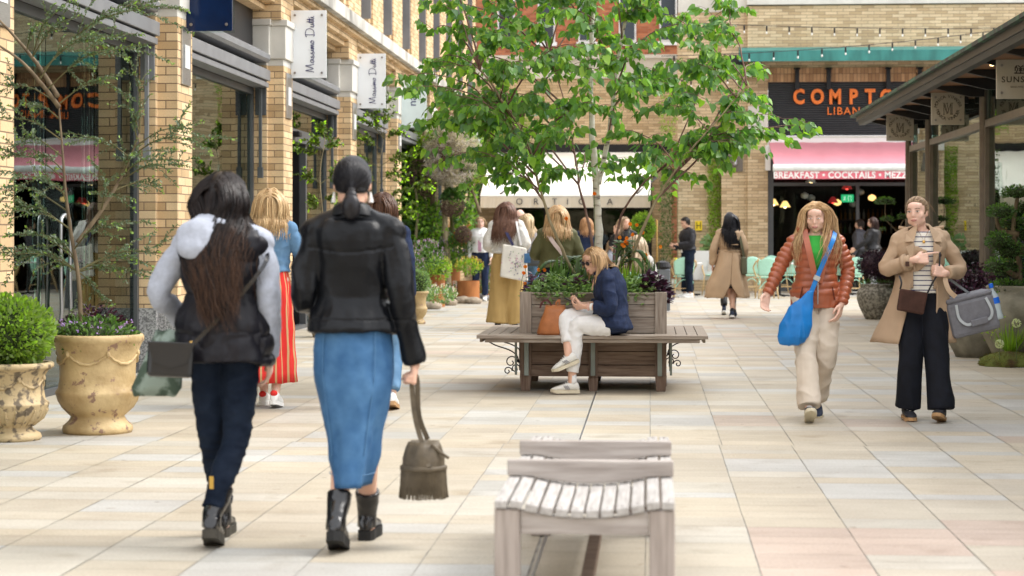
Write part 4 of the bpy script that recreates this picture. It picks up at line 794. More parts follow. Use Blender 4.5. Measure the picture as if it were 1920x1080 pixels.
for ex, ey, dy in ends:
    e = A(ex, ey, 18.32 + dy)
    st = min(allst, key=lambda s_: min((Vector((q.x, q.y, 0)) - Vector((e.x, e.y, 0))).length + abs(q.z - (e.z - .25 * (e - q).length)) for q in s_))
    cand = [q for q in st[2:]]; q0 = min(cand, key=lambda q: (Vector((q.x, q.y)) - Vector((e.x, e.y))).length * .6 + abs(q.z + .45 * (Vector((q.x, q.y)) - Vector((e.x, e.y))).length - e.z))
    ln = (e - q0).length; mid = q0 * .5 + e * .5 + Vector((0, 0, .18 * ln)); o1 = Vector((rnd.uniform(-.05, .05), rnd.uniform(-.05, .05), 0))
    p = stem([q0, q0 * .7 + e * .3 + Vector((0, 0, .14 * ln)), mid + o1, q0 * .2 + e * .8 + Vector((0, 0, .12 * ln)), e], .004 + .006 * min(1, ln / 1.2), .002, M_barkr, 'branch', 4)
    out = (e - q0).normalized()
    n = len(p)
    for i in range(int(n * .3), n):
        if rnd.random() < .55:    # side twig
            a = p[i]; dd = (rdir(-.5, .6) + out * .7).normalized(); tl = rnd.uniform(.12, .38); tp = [a + dd * tl * k / 4 + Vector((0, 0, -.35 * tl * (k / 4) ** 2)) for k in range(5)]
            tw.tube(tp, [.0026, .0024, .002, .0016, .001], 4)
            for k in range(1, 5):
                for _ in range(2): birchleaf(tp[k], dd)
            birchleaf(tp[-1], dd)
        for _ in range(2): birchleaf(p[i] + Vector((rnd.uniform(-.02, .02), 0, 0)), out)
tw.build('twigs', M_barkr, tree); lf.build('foliage', L_birch, tree)
# ---- planter planting (each plant a thing)
def cover(name, label, cat, cx, cy, rx, ry, z, n, kind, m_, size, hz=.1, col=None, group=None, updir=.6, trail=False):
    l = Leaves(kind)
    for _ in range(n):
        a = rnd.uniform(0, 6.28); r = math.sqrt(rnd.random()); dx, dy = math.cos(a) * r * rx, math.sin(a) * r * ry
        h = hz * (1 - r * r) * rnd.uniform(.1, 1) + .01; d = Vector((dx / rx * .8 + rnd.uniform(-.6, .6), dy / ry * .8 + rnd.uniform(-.6, .6), rnd.uniform(-.1, updir)))
        if trail and r > .75 and rnd.random() < .4: h -= rnd.uniform(0, .1)
        l.put((dx, dy, h), d, size * rnd.uniform(.6, 1.25), col() if col else gcol(.35, .15), up=(rnd.uniform(-.5, .5), rnd.uniform(-.5, .5), 1))
    o = l.build(name, m_, loc=(cx, cy, z)); return tag(o, label, cat, group)
rnd.seed(21)
varc = lambda: (1.6, 1.45, 1.7) if rnd.random() < .35 else gcol(.3, .1)
cover('trailing_plant', 'silvery variegated trailing plant filling the left front of the timber planter', 'plant', -.80, 17.88, .34, .24, .82, 1100, 'oval', L_var, .058, .22, varc, trail=True)
cover('trailing_plant', 'silvery variegated trailing plant at the right front of the planter behind the seated woman', 'plant', -.18, 17.88, .24, .2, .83, 750, 'oval', L_var, .058, .2, varc, trail=True)
cover('purple_foliage_plant', 'wine purple leafy plant spilling over the right corner of the timber planter', 'plant', .02, 17.93, .17, .2, .84, 300, 'heart', L_purple, .06, .22, lambda: (1.6, 1, 1.4) if rnd.random() < .4 else gcol(.5, .2), trail=True)
cover('purple_foliage_plant', 'small wine purple plant among the variegated leaves at the left end of the planter', 'plant', -1.02, 17.95, .12, .12, .86, 90, 'heart', L_purple, .05, .2, lambda: (2.4, 2, 2.4))
cover('purple_foliage_plant', 'tiny purple leaved clump left of the seated woman', 'plant', -.66, 17.86, .1, .08, .93, 60, 'heart', L_purple, .045, .08, lambda: (2.6, 2, 2.4))
cover('leafy_plant', 'mid green leafy clump in the middle of the timber planter', 'plant', -.5, 18.3, .5, .4, .82, 700, 'oval', L_green, .07, .26)
def bladeplant(name, x, y, z, n, ln, m_, label, spread=.5, wid=1.0):
    l = Leaves('blade')
    for _ in range(n): a = rnd.uniform(0, 6.28); l.put((rnd.uniform(-.03, .03), rnd.uniform(-.03, .03), 0), (math.cos(a) * spread * rnd.random(), math.sin(a) * spread * rnd.random(), 1), ln * rnd.uniform(.6, 1.1), gcol(.3, .1), up=(math.cos(a), math.sin(a), .2), wid=wid)
    return tag(l.build(name, m_, loc=(x, y, z)), label, 'plant')
bladeplant('strap_leaf_plant', -.82, 18.05, .84, 34, .34, L_green, 'clump of upright strap leaves at the left of the planter')
bladeplant('strap_leaf_plant', -.62, 18.15, .84, 30, .36, L_grey, 'grey green strap leaves just left of the seated woman')
bladeplant('strap_leaf_plant', -.20, 18.0, .84, 40, .32, L_lime, 'bright green strap leaves right of the seated woman')
bladeplant('strap_leaf_plant', -.02, 18.15, .84, 22, .36, L_grey, 'grey upright blades near the right corner of the planter')
def fern(x, y, z, fronds, label):
    l = Leaves('blade'); st = MB()
    for (ang, ln, lift) in fronds:
        d = Vector((math.cos(ang), math.sin(ang) * .6, 0)); p = [d * ln * t + Vector((0, 0, lift * math.sin(t * 2.4) / math.sin(1.2) * .55)) for t in np.linspace(0, 1, 12)]; st.tube(p, [.009 - .0006 * i for i in range(12)], 5)
        for i in range(2, 12):
            for s_ in (-1, 1):
                tg = (p[i] - p[i - 1]).normalized(); sd_ = tg.cross(Vector((0, 0, 1))).normalized() * s_; w_ = .13 * math.sin(i / 12 * 2.7) + .03
                for k in range(3):
                    l.put(p[i], tg * (.5 + .3 * k) + sd_ * .9 + Vector((0, 0, -.35 - .25 * k)), w_ * (1 - .2 * k), gcol(.25, .08), up=(0, -.4, 1), wid=2.6)
    t = st.build('cardoon', M_stemg, loc=(x, y, z)); tag(t, label, 'plant'); l.build('foliage', L_grey if 'grey' in label else L_green, t)
fern(-.62, 18.25, .86, [(3.0, .40, .50), (2.7, .3, .42), (3.5, .45, .30), (2.2, .22, .55)], 'large arching divided leaves over the left of the planter beside the birch trunk')
fern(-.33, 18.2, 1.0, [(.3, .30, .42), (1.0, .2, .55), (-.4, .28, .30), (2.6, .25, .42)], 'arching divided leaves right of the birch trunk')
M_orangep = (.85, .24, .01)
def geum(px, py, Y=18.2, zb=.84, col=M_orangep, s_=.022, label='orange open flower on a thin stem above the planter', grp='orange flowers in the timber planter'):
    q = at(px, py, Y); base = Vector((q.x + rnd.uniform(-.06, .06), Y + .03, zb)); b = MB(); b.tube(smoothpath([(0, 0, 0), ((q.x - base.x) * .3, 0, (q.z - base.z) * .6), (q - base)[:]]), .0025, 4); t = b.build('orange_flower', M_stemg, loc=base)
    tag(t, label, 'flower', grp); l = Leaves('petal')
    for _ in range(5): l.put(q - base + rdir() * .004, (rnd.uniform(-.4, .4), rnd.uniform(-.4, .4), 1), s_ * 1.4, (col[0] * rnd.uniform(.8, 1.1), col[1] * rnd.uniform(.8, 1.3), col[2]), up=(rnd.uniform(-.5, .5), -1, rnd.uniform(0, .6)))
    l.build('petals', L_flower, t)
for px, py in [(1181, 420), (1194, 422), (1162, 445), (1172, 453), (1176, 456), (1175, 447), (1167, 459), (1238, 463), (1186, 440), (1115, 363), (1021, 506), (1010, 506), (984, 532), (985, 500), (1205, 436), (1211, 478), (1210, 484), (1170, 462), (1190, 465), (1062, 410), (982, 512)]: geum(px, py)
# ---- pots
def pot(name, x, y, prof, m_, label, n=40, fn=None, soilz=None, soilr=.2, cat='pot', group=None):
    b = MB(); b.lathe(prof, (0, 0, 0), n, fn=fn); t = b.build(name, m_, loc=(x, y, 0), smooth=True); tag(t, label, cat, group)
    for p in t.data.polygons: p.use_smooth = True
    if soilz: MB().lathe([(.01, soilz), (soilr, soilz), (soilr, soilz - .02), (.01, soilz - .02)], (0, 0, 0), 24).build('soil', M_soil, t)
    return t
def relief(amp, z0, z1, k): return lambda i, j, z: amp * max(0, math.sin(j * k)) if z0 < z < z1 else 0
profA = [(.005, 0), (.235, 0), (.245, .02), (.24, .05), (.20, .085), (.185, .115), (.20, .13), (.245, .175), (.275, .225), (.288, .265), (.292, .28), (.288, .295), (.275, .31), (.265, .36), (.262, .42), (.265, .48), (.275, .54), (.295, .60), (.312, .635), (.322, .645), (.322, .675), (.312, .69), (.285, .69), (.275, .67), (.26, .60), (.01, .60)]
pA = at(172, 822, 13.6); pot('urn_planter', pA.x, 13.75, profA, M_terra, 'large mottled ochre glazed urn holding a feathery small tree', 48, relief(.006, .17, .26, 1.57), .645, .27)
profB = [(.005, 0), (.19, 0), (.20, .02), (.19, .045), (.145, .07), (.135, .09), (.16, .11), (.205, .15), (.235, .20), (.245, .235), (.25, .245), (.245, .255), (.225, .27), (.21, .32), (.205, .37), (.215, .42), (.24, .465), (.268, .485), (.28, .49), (.28, .515), (.27, .525), (.24, .525), (.22, .46), (.01, .46)]
pot('urn_planter', at(22, 833, 13.2).x, 13.2, profB, M_terra2, 'smaller antiqued ochre urn with dark relief, at the left edge under a clipped bush', 48, lambda i, j, z: (.007 * max(0, math.sin(j * 1.57)) if .1 < z < .23 else .006 * max(0, math.sin(j * .65)) if .3 < z < .42 else 0), .50, .24)
def swags(t, r, z, n, sag, th, m_):
    b = MB()
    for i in range(n):
        a0 = i * 6.2832 / n; pts = []
        for k in range(13): u = k / 12; a = a0 + u * 6.2832 / n; rr = r(z - sag * 4 * u * (1 - u)) + th * .3; pts.append((math.cos(a) * rr, math.sin(a) * rr, z - sag * 4 * u * (1 - u) + .004 * math.sin(k * 2.6)))
        b.tube(pts, [th * (.6 + .5 * math.sin(math.pi * k / 12)) for k in range(13)], 6); b.ball((math.cos(a0) * (r(z) + th * .4), math.sin(a0) * (r(z) + th * .4), z), (th * 1.5, th * 1.5, th * 2.2), 8, 6)
    b.build('swag_relief', m_, t, smooth=True)
def prof_r(prof):
    def f(z):
        for (r0, z0), (r1, z1) in zip(prof, prof[1:]):
            if z0 <= z <= z1 and z1 > z0 and r0 > .1: return lerp(r0, r1, (z - z0) / (z1 - z0))
        return .25
    return f
urns = [o for o in S.objects if o.name.startswith('urn_planter')]
swags(urns[0], prof_r(profA), .56, 6, .07, .011, M_terra); swags(urns[1], prof_r(profB), .42, 6, .06, .011, M_terra2)
b = MB()
for i in range(22):
    a = i * 6.2832 / 22; b.tube([(math.cos(a) * .150, math.sin(a) * .150, .10), (math.cos(a) * .205, math.sin(a) * .205, .15), (math.cos(a) * .240, math.sin(a) * .240, .205)], [.006, .014, .006], 6, True, True)
b.build('leaf_relief', M_terra2, urns[1], smooth=True)
def bush(x, y, z, r, n, kind, m_, size, label, name='clipped_bush', col=None, parent=None, sq=(1, 1, 1), cat='plant', inner=None):
    l = Leaves(kind)
    for _ in range(n):
        d = rdir(); rr = r * rnd.uniform(.78, 1.03) * (1 + .15 * noise.noise(d * 3 + Vector((x, y, z)))); p = Vector((d.x * rr * sq[0], d.y * rr * sq[1], d.z * rr * sq[2]))
        l.put(p, d + rdir() * .8 + Vector((0, 0, .3)), size * rnd.uniform(.6, 1.3), col() if col else gcol(.4, .15))
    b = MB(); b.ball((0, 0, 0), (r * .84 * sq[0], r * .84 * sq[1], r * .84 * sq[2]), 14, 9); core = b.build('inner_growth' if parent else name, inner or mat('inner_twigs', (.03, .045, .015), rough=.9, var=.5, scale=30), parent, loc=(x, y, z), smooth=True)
    if not parent: tag(core, label, cat); l.build('foliage', m_, core)
    else: l.build('foliage', m_, parent, loc=(x, y, z))
    return core
rnd.seed(31)
bush(at(22, 600, 13.2).x - .02, 13.2, .725, .29, 5200, 'oval', L_lime, .038, 'dense clipped bright green and grey bush in the smaller urn at the left edge', col=lambda: gcol(.4, .1) if rnd.random() < .6 else (.85, .75, 1.9), sq=(1, 1, .83))
bush(pA.x - .02, 13.75, .66, .27, 1700, 'oval', L_green, .035, 'low leafy underplanting in the large urn', name='underplanting', col=lambda: gcol(.4, .1) if rnd.random() < .7 else (2.6, 2.2, 3.4), sq=(1.08, 1, .55))
cover('purple_foliage_plant', 'dark purple leaved plant at the back of the large ochre urn', 'plant', pA.x - .06, 13.85, .24, .14, .74, 420, 'oval', L_purple, .045, .14, lambda: (3, 1.4, 2) if rnd.random() < .3 else gcol(.5, .2))
l = Leaves('petal'); st = MB()
for _ in range(24): a = rnd.uniform(3.3, 6.1); p = Vector((math.cos(a) * .27, math.sin(a) * .26, rnd.uniform(-.0, .09))); st.tube([(p.x * .8, p.y * .8, -.05), p], .002, 3); [l.put(p + rdir() * .012, rdir(), .012, (.45, .28, .72)) for _ in range(5)]
t = st.build('violet_flowers', M_stemg, loc=(pA.x, 13.75, .70)); tag(t, 'small violet flowers round the front rim of the large urn', 'flower'); l.build('petals', L_flower, t)
# ---- feathery trees
def feathery(T, stems, tips, label, r0=.018, density=1.0, leaf=.020, name='feathery_tree', cl=None, mat_=None, tw_n=3, bark=None):
    t = empty(name, T, 0, label, 'tree'); T = Vector(T); b = MB(); paths = []
    for s_ in stems: p = smoothpath([Vector(q) - T for q in s_], 5); paths.append(p); n = len(p); b.tube(p, [lerp(r0, r0 * .3, i / n) for i in range(n)], 8)
    b.build('trunk', bark or M_barkg, t, smooth=True); b = MB(); l = Leaves('oval')
    for e in tips:
        e = Vector(e) - T; allp = [q for p in paths for q in p[len(p) // 4:]]; q0 = min(allp, key=lambda q: (q - e).length + .8 * max(0, q.z - e.z + .15))
        ln = (e - q0).length; p = smoothpath([q0, q0 * .5 + e * .5 + Vector((0, rnd.uniform(-.1, .1), .12 * ln)), e], 8); b.tube(p, [lerp(.006, .0018, i / len(p)) for i in range(len(p))], 5)
        tws = [p]
        for _ in range(int(tw_n * (1 + ln))):
            i = rnd.randrange(len(p) // 3, len(p)); d = ((e - q0).normalized() + rdir(-.7, .8) * .9).normalized(); tl = rnd.uniform(.1, .36) * min(1.3, .5 + ln)
            tws.append([p[i] + d * tl * k / 8 + Vector((0, 0, -.22 * tl * (k / 8) ** 2)) for k in range(9)])
        for w_ in tws:
            if w_ is not p: b.tube(w_, [.002] * len(w_), 3)
            step = 0; n = len(w_)
            for i in range(1, n):
                seg = w_[i] - w_[i - 1]; dl = seg.length; m_ = max(1, int(dl / .012 * density))
                if w_ is p and i < n * .35: continue
                for k in range(m_):
                    q = w_[i - 1] + seg * (k / m_); tipf = i / n
                    for s_ in (-1, 1):
                        sd_ = seg.normalized().cross(rdir()); l.put(q, sd_ + seg.normalized() * .6, leaf * rnd.uniform(.7, 1.2), (2.2, 2.4, .8) if tipf > .86 and rnd.random() < .75 else (cl() if cl else gcol(.35, .12)))
    b.build('twigs', mat('olive_twig', (.13, .115, .05), rough=.8), t); l.build('foliage', mat_ or L_grey, t)
Z = 13.7
def a3(px, py, dy=0): return at(px, py, Z + dy)
rnd.seed(41)
feathery((pA.x, Z, .62), [[a3(152, 640), a3(148, 530), a3(132, 430), a3(122, 350), a3(117, 280), a3(110, 195, .1)], [a3(110, 200, .1), a3(80, 160, -.1), a3(40, 115, -.2), a3(-10, 80, -.3)], [a3(108, 180), a3(70, 120, .2), a3(20, 60, .3), a3(-20, 20, .3)], [a3(145, 455), a3(190, 395, .1), a3(228, 330, .2), a3(262, 250, .2)]],
    [a3(*q) for q in [(265, 15, .1), (282, 10, .2), (236, 90, -.1), (215, 70, .1), (250, 130, 0), (240, 190, .2), (190, 150, 0), (345, 240, .1), (352, 262, -.1), (310, 300, .2), (345, 310, .1), (300, 345, .3), (250, 290, -.2), (235, 480, .1), (275, 520, .2), (305, 475, .1), (215, 420, -.2), (250, 230, .2),
     (10, 160, .1), (0, 220, -.2), (30, 260, .2), (10, 290, .1), (40, 330, -.3), (0, 350, .1), (20, 390, .3), (60, 400, -.2), (10, 440, .2), (50, 470, 0), (0, 480, -.2), (100, 450, .3), (190, 500, .1), (200, 340, -.4), (170, 260, .3), (60, 200, .3), (150, 30, .2), (110, 20, .1), (180, 60, 0), (60, 60, .2), (90, 340, -.3), (70, 290, .2), (190, 560, .2), (110, 500, .2)]],
    'small feathery tree with tiny leaves growing from the large ochre urn at the left', density=.95, leaf=.026, tw_n=5, bark=M_bark)
def feath2(px, Y, tips, label, potlabel, seed, pr=.2):
    rnd.seed(seed); x = at(px, 442, Y).x; f = lambda p, q, d=0: at(p, q, Y + d)
    pot('stone_planter', x, Y, [(.01, 0), (pr * .7, 0), (pr * .95, .2), (pr, .42), (pr * .93, .43), (pr * .85, .38), (.01, .38)], M_terra, potlabel, 24)
    feathery((x, Y, .38), [[Vector((x, Y, .38)), f(px, 420), f(px - 6, 330), f(px + 4, 260)]], [f(*t_) for t_ in tips], label, r0=.010, density=.6, leaf=.06, mat_=L_lime, tw_n=7, cl=lambda: shade(gcol(.4, .2), rnd.choice([.22, .35, .55])))
feath2(606, 26.9, [(570, 330, .1), (590, 265, 0), (630, 270, .2), (645, 320, .1), (625, 370, 0), (580, 380, .1), (600, 240, .1), (560, 280, 0), (640, 400, .2)], 'slim feathery shrub against the door bay behind the blonde woman', 'ochre pot of the slim shrub by the door bay', 5)
feath2(716, 32.5, [(670, 260, .1), (700, 215, 0), (680, 330, .2), (745, 250, .1), (760, 320, 0), (740, 380, .1), (690, 390, .1), (720, 190, 0), (665, 220, .2), (770, 390, .1), (655, 300, 0), (790, 350, .2), (735, 440, .1), (780, 290, .1)], 'taller feathery shrub between the second white sign and the vine arbour', 'ochre pot of the taller feathery shrub', 6)
# third urn with a ball
profC = [(r * .62, z * .78) for r, z in profB]; xC = at(783, 600, 31).x
pot('urn_planter', xC, 31, [(r * 1.02, z * 1.25) for r, z in profC], M_terra, 'pale ochre pedestal urn beyond the woman in leather, holding a round bush', 32)
rnd.seed(51)
bush(xC, 31, .66, .19, 1500, 'oval', L_var, .03, 'round pale green clipped bush in the far pedestal urn')
bush(at(1206, 426, 49).x, 49, at(1206, 426, 49).z, .31, 1800, 'oval', L_lime, .06, 'bright green ball shaped bush by the cafe glass door', sq=(.9, .9, 1.15))
MB().lathe([(.01, 0), (.17, 0), (.2, .5), (.01, .5)], (0, 0, 0), 16).build('stone_planter', M_stonepot, loc=(at(1206, 426, 49).x, 49, 0)); tag(bpy.data.objects[-1] if False else [o for o in S.objects if o.name.startswith('stone_planter')][-1], 'dark pot under the bright green ball bush by the cafe door', 'pot')
MB().tube([(0, 0, .45), (0, 0, 1.4)], .02).build('stem', M_bark, [o for o in S.objects if o.name.startswith('clipped_bush')][-1], loc=(0, 0, -1.6 + .0))
# ---- corten planters and flower bed by the left wall
rnd.seed(61)
def corten(px, Y, r, h, label):
    x = at(px, 442, Y).x; b = MB(); b.lathe([(.01, 0), (r, 0), (r, h), (r - .01, h), (r - .01, h - .05), (.01, h - .05)], (0, 0, 0), 28); t = b.build('rusted_planter', M_corten, loc=(x, Y, 0)); return tag(t, label, 'planter', 'rusted steel cylinder planters')
for px, Y, r, h, lb in ((820, 38.5, .15, .62, 'tall narrow rusted steel cylinder, nearest of the flower bed'), (848, 42.2, .17, .72, 'darker rusted cylinder behind the tall narrow one'), (878, 41, .235, .45, 'wide low rusted steel cylinder beside the woman in mustard trousers'), (912, 44, .2, .34, 'short rusted cylinder at the right end of the flower bed')): corten(px, Y, r, h, lb)
def flowerclump(px, py, Y, w_, h_, n, fcol, label, leafm=L_green, nf=60, fs=.022):
    c = at(px, py, Y); l = Leaves('oval')
    for _ in range(n): d = rdir(); l.put((d.x * w_ * rnd.random() ** .4, d.y * w_ * .6 * rnd.random() ** .4, d.z * h_ * rnd.random() ** .4), d + Vector((0, 0, .4)), .05 * rnd.uniform(.6, 1.4), gcol(.4, .2))
    t = l.build('flowering_plant', leafm, loc=c); tag(t, label, 'plant'); f = Leaves('petal')
    for _ in range(nf):
        d = rdir(-.3, 1); p = Vector((d.x * w_, d.y * w_ * .6, d.z * h_ * 1.1))
        for k in range(3): f.put(p + Vector((rnd.uniform(-.01, .01), 0, k * .025)), rdir(), fs, tuple(q * rnd.uniform(.75, 1.15) for q in fcol))
    f.build('petals', L_flower, t)
V_ = (.46, .30, .58); O_ = (.82, .17, .04); K_ = (.75, .25, .4); Wf = (.8, .75, .8)
for a in [(770, 500, 36, .25, .30, 420, V_, 'violet flowered clump beside the round bush'), (800, 480, 38, .34, .26, 600, V_, 'mauve sage clump above the nearest rusted cylinder'), (823, 505, 38.4, .26, .22, 500, (.5, .6, .1), 'lime leaved clump in the nearest rusted cylinder', L_lime), (850, 470, 42, .36, .34, 700, V_, 'tall violet sage in the darker cylinder'),
          (880, 500, 41, .30, .16, 520, (.8, .55, .1), 'bright green clump in the wide low rusted cylinder', L_lime), (875, 455, 42, .32, .30, 500, O_, 'orange flowered clump against the brick wall'), (893, 478, 42.5, .30, .24, 500, K_, 'pink and orange flowers behind the wide cylinder'), (915, 490, 43.5, .30, .26, 560, Wf, 'pale pink flowers at the right end of the bed'), (862, 435, 43.5, .3, .22, 300, O_, 'loose orange poppies high against the brick'),
          (826, 553, 36, .30, .14, 500, Wf, 'white edged groundcover spilling on the paving by the near cylinder', L_var), (800, 548, 35, .2, .16, 300, Wf, 'low pale groundcover beside the pedestal urn', L_var), (850, 545, 41, .22, .14, 300, Wf, 'small white flowers low between the cylinders'), (905, 540, 43, .26, .16, 340, Wf, 'low greenery and pale flowers right of the wide cylinder'), (928, 520, 46, .3, .28, 400, V_, 'purple leafed clump far right of the bed')]: flowerclump(*a)
rk = random.Random(4)
for px, py, Y, lb in ((868, 566, 40.4, 'flat tan rock in front of the wide rusted cylinder'), (888, 566, 40.2, 'long tan rock right of the flat one'), (905, 560, 42.2, 'grey rock at the right end of the bed'), (895, 557, 42.6, 'small grey rock behind the long tan one'), (843, 560, 39.2, 'brown rock by the nearest cylinder'), (812, 566, 37.2, 'small brown rock under the groundcover')):
    c = at(px, py, Y); b = MB(); b.ball((0, 0, .06), (.17, .12, .085), 12, 8); b.v = [v * (1 + .22 * noise.noise(v * 9 + Vector((px, 0, 0)))) for v in b.v]; tag(b.build('rock', mat('tan_rock', (.24, .19, .14), rough=.9, col2=(.46, .38, .29), scale=9, bump=.4) if 'tan' in lb or 'brown' in lb else mat('grey_rock', (.2, .19, .18), rough=.9, var=.4, bump=.4), loc=(c.x, Y, 0), smooth=True), lb, 'rock')
# ---- vine arbour against the wall: trunks with climbers, a smoky bush and a hanging nest
rnd.seed(71)
T = Vector((-4.0, 42.5, 0))
va = empty('vine_arbour', T, 0, 'tangled arbour of rough trunks and climbing vines against the left brick wall', 'climbing plant')
def tA(px, py, Y=42.5): return at(px, py, Y) - T
for s_ in ([(790, 560), (786, 470), (795, 400), (790, 320), (797, 240)], [(842, 560), (838, 470), (834, 400), (842, 320), (850, 250)], [(858, 560), (852, 480), (847, 400), (838, 330), (822, 270)], [(800, 560), (806, 480), (812, 400), (806, 330), (790, 260)], [(900, 400), (880, 345), (850, 300), (835, 262)], [(783, 560), (777, 480), (783, 400), (776, 330)], [(874, 520), (872, 440), (880, 360), (890, 300)]):
    dy = rnd.uniform(-.5, .5); p = smoothpath([tA(a, b_, 42.5 + dy) for a, b_ in s_], 5); b = MB(); b.tube(p, [.075 * (1 - .35 * i / len(p)) * (1 + .15 * math.sin(i * 1.9)) * (.5 if s_[0][0] in (900, 874, 783) else 1) for i in range(len(p))], 9); b.build('trunk', M_bark if rnd.random() < .5 else M_barkg, va, smooth=True)
def cloud(name, boxes, n, kind, m_, size, col=None, parent=va, T=T, Y=42.5, dy=.6, dens=3.2):
    l = Leaves(kind); tot = sum((b[2] - b[0]) * (b[3] - b[1]) for b in boxes)
    for x0, y0, x1, y1 in boxes:
        for _ in range(int(n * (x1 - x0) * (y1 - y0) / tot)):
            while True:
                px, py, yy = rnd.uniform(x0, x1), rnd.uniform(y0, y1), Y + rnd.uniform(-dy, dy)
                e = ((px - (x0 + x1) / 2) / ((x1 - x0) / 2)) ** 2 + ((py - (y0 + y1) / 2) / ((y1 - y0) / 2)) ** 2
                if e < 1 and noise.noise(Vector((px * .045, py * .045, yy * dens))) > -.12: break
            l.put(at(px, py, yy) - T, rdir(), size * rnd.uniform(.6, 1.3), col() if col else gcol(.45, .2))
    return l.build(name, m_, parent)
cloud('foliage', [(748, 235, 800, 420), (755, 330, 815, 500), (790, 380, 840, 520), (800, 235, 880, 300), (850, 330, 895, 460), (750, 420, 830, 540), (860, 250, 915, 330), (815, 430, 870, 500)], 8200, 'oval', L_green, .11, lambda: (3.2, 2.9, 1.2) if rnd.random() < .5 else gcol(.5, .2))
cloud('golden_foliage', [(755, 238, 850, 300), (760, 250, 800, 330), (838, 290, 912, 350), (780, 300, 810, 400)], 2400, 'oval', L_lime, .09, lambda: (1.0, .8, .8) if rnd.random() < .5 else shade(gcol(.4, .2), .55))
cloud('pale_foliage', [(860, 380, 900, 470), (770, 440, 820, 500)], 500, 'oval', L_var, .08)
Tb = at(835, 290, 41.6); sm = empty('smoky_bush', Tb, 0, 'wispy grey mauve smoky bush bulging from the top of the arbour', 'plant')
cloud('wisps', [(795, 235, 880, 345), (805, 215, 870, 300), (830, 250, 905, 335), (800, 290, 880, 350)], 9000, 'needle', L_smoke, .11, lambda: (rnd.uniform(.5, 1.3),) * 3, sm, Tb, 41.6, .5, 2)
b = MB(); b.ball((0, 0, 0), (.22, .16, .26), 14, 10); b.v = [v * (1 + .3 * noise.noise(v * 4)) for v in b.v]; b.build('inner_twigs', mat('nest_twigs', (.05, .03, .02), rough=.9, col2=(.13, .08, .055), scale=30, bump=.6), sm, smooth=True)
for px, py, r, lb in ((848, 385, .26, 'woven twig nest holding a green plant in the arbour'), (786, 325, .30, 'dark woven twig ball high in the arbour'), (800, 350, .22, 'smaller dark woven twig ball under the smoky bush'), (868, 440, .17, 'little brown twig nest low on the right of the arbour')):
    c = at(px, py, 41.7); b = MB()
    for _ in range(130):
        d = rdir(-.9, .2 if 'holding' in lb else 1); e = rdir(); q = d * r; tt = d.cross(e).normalized(); b.tube([q - tt * .12 - d * .03, q, q + tt * .12 - d * .03], .006, 3)
    tag(b.build('twig_nest', mat('nest_twigs', (0, 0, 0)), loc=c), lb, 'nest')
c = at(848, 372, 41.6); l = Leaves('heart')
for _ in range(260): d = rdir(-.1, 1); l.put(d * .22 * rnd.uniform(.4, 1), d + Vector((0, 0, -.3)), .075, gcol(.3, .1))
tag(l.build('nest_plant', L_darkg, loc=c), 'dark green plant sitting in the woven nest', 'plant')
# ---- hedge box over the cream awning, climber strips on the brick
def greenery(name, x0, x1, y, z0, z1, dy, n, m_, size, label, col=None, cat='plant'):
    l = Leaves('oval'); cx, cz = (x0 + x1) / 2, (z0 + z1) / 2
    for _ in range(n): l.put((rnd.uniform(x0, x1) - cx, rnd.uniform(-dy, dy), rnd.uniform(z0, z1) - cz), rdir(), size * rnd.uniform(.6, 1.3), col() if col else gcol(.4, .15))
    o = l.build(name, m_, loc=(cx, y, cz)); return tag(o, label, cat)
a = at(932, 275, 55.6); greenery('box_hedge', -4.6, -3.35, 55.7, 3.98, 4.75, .2, 1500, L_lime, .06, 'dense green box hedge above the left end of the cream awning', lambda: gcol(.4, .1))
greenery('climber', -4.9, -4.35, 55.7, 2.2, 4.2, .2, 1100, L_green, .08, 'dark climber hanging beside the cream awning')
a = at(1325, 270, YB); c = at(1350, 470, YB)
for i in range(1): greenery('wall_climber', 1.45, 1.76, YB + .2, at(1340, 470, YB).z, at(1340, 275, YB).z, .14, 1800, L_lime, .06, 'narrow strip of yellow green climber up the brick pier beside the H sign', lambda: gcol(.5, .15))
greenery('tall_grass', 1.35, 1.85, YB - .25, .5, 1.35, .15, 0 + 260, L_var, .16, 'pale grasses under the climber strip')
greenery('wall_climber', .25, .62, YB + 1.2, .6, 3.6, .3, 900, L_green, .07, 'climber seen through the clear glass door panel')
greenery('wall_climber', .25, .65, YB + .1, 3.9, 5.6, .2, 420, L_lime, .07, 'loose climber high on the wall right of the birch crown')
# ---- right side pots, purple bushes and cloud trees
rnd.seed(81)
profS = [(.01, 0), (.17, 0), (.20, .06), (.27, .2), (.31, .33), (.315, .42), (.28, .50), (.235, .54), (.25, .57), (.24, .58), (.21, .56), (.01, .5)]
M_pot2 = mat('speckled_pot', (.11, .10, .08), rough=.7, col2=(.30, .28, .23), scale=22, bump=.3, thr=(.42, .6))
pots = [(1642, 33.3, 1.0, M_pot2, 'speckled stone pot in front of the restaurant, under a round purple bush'), (1824, 23.0, 1.12, M_stonepot, 'pale olive stone jar beside the woman carrying a grey bag'), (1912, 22.0, 1.45, M_stonepot, 'largest rough brown jar at the right edge, holding the cloud pruned tree'), (1756, 29.5, 1.0, M_pot2, 'stone jar hidden behind the woman in the beige coat')]
pz = []
for px, Y, s_, m_, lb in pots:
    x = min(at(px, 442, Y).x, 4.05); pz.append(x); pot('stone_jar', x, Y, [(r * s_, z * s_) for r, z in profS], m_, lb, 36)
cover('underplanting', 'small green leaves round the rim of the speckled pot', 'plant', pz[0], 33.3, .27, .2, .58, 320, 'oval', L_green, .045, .12, trail=True)
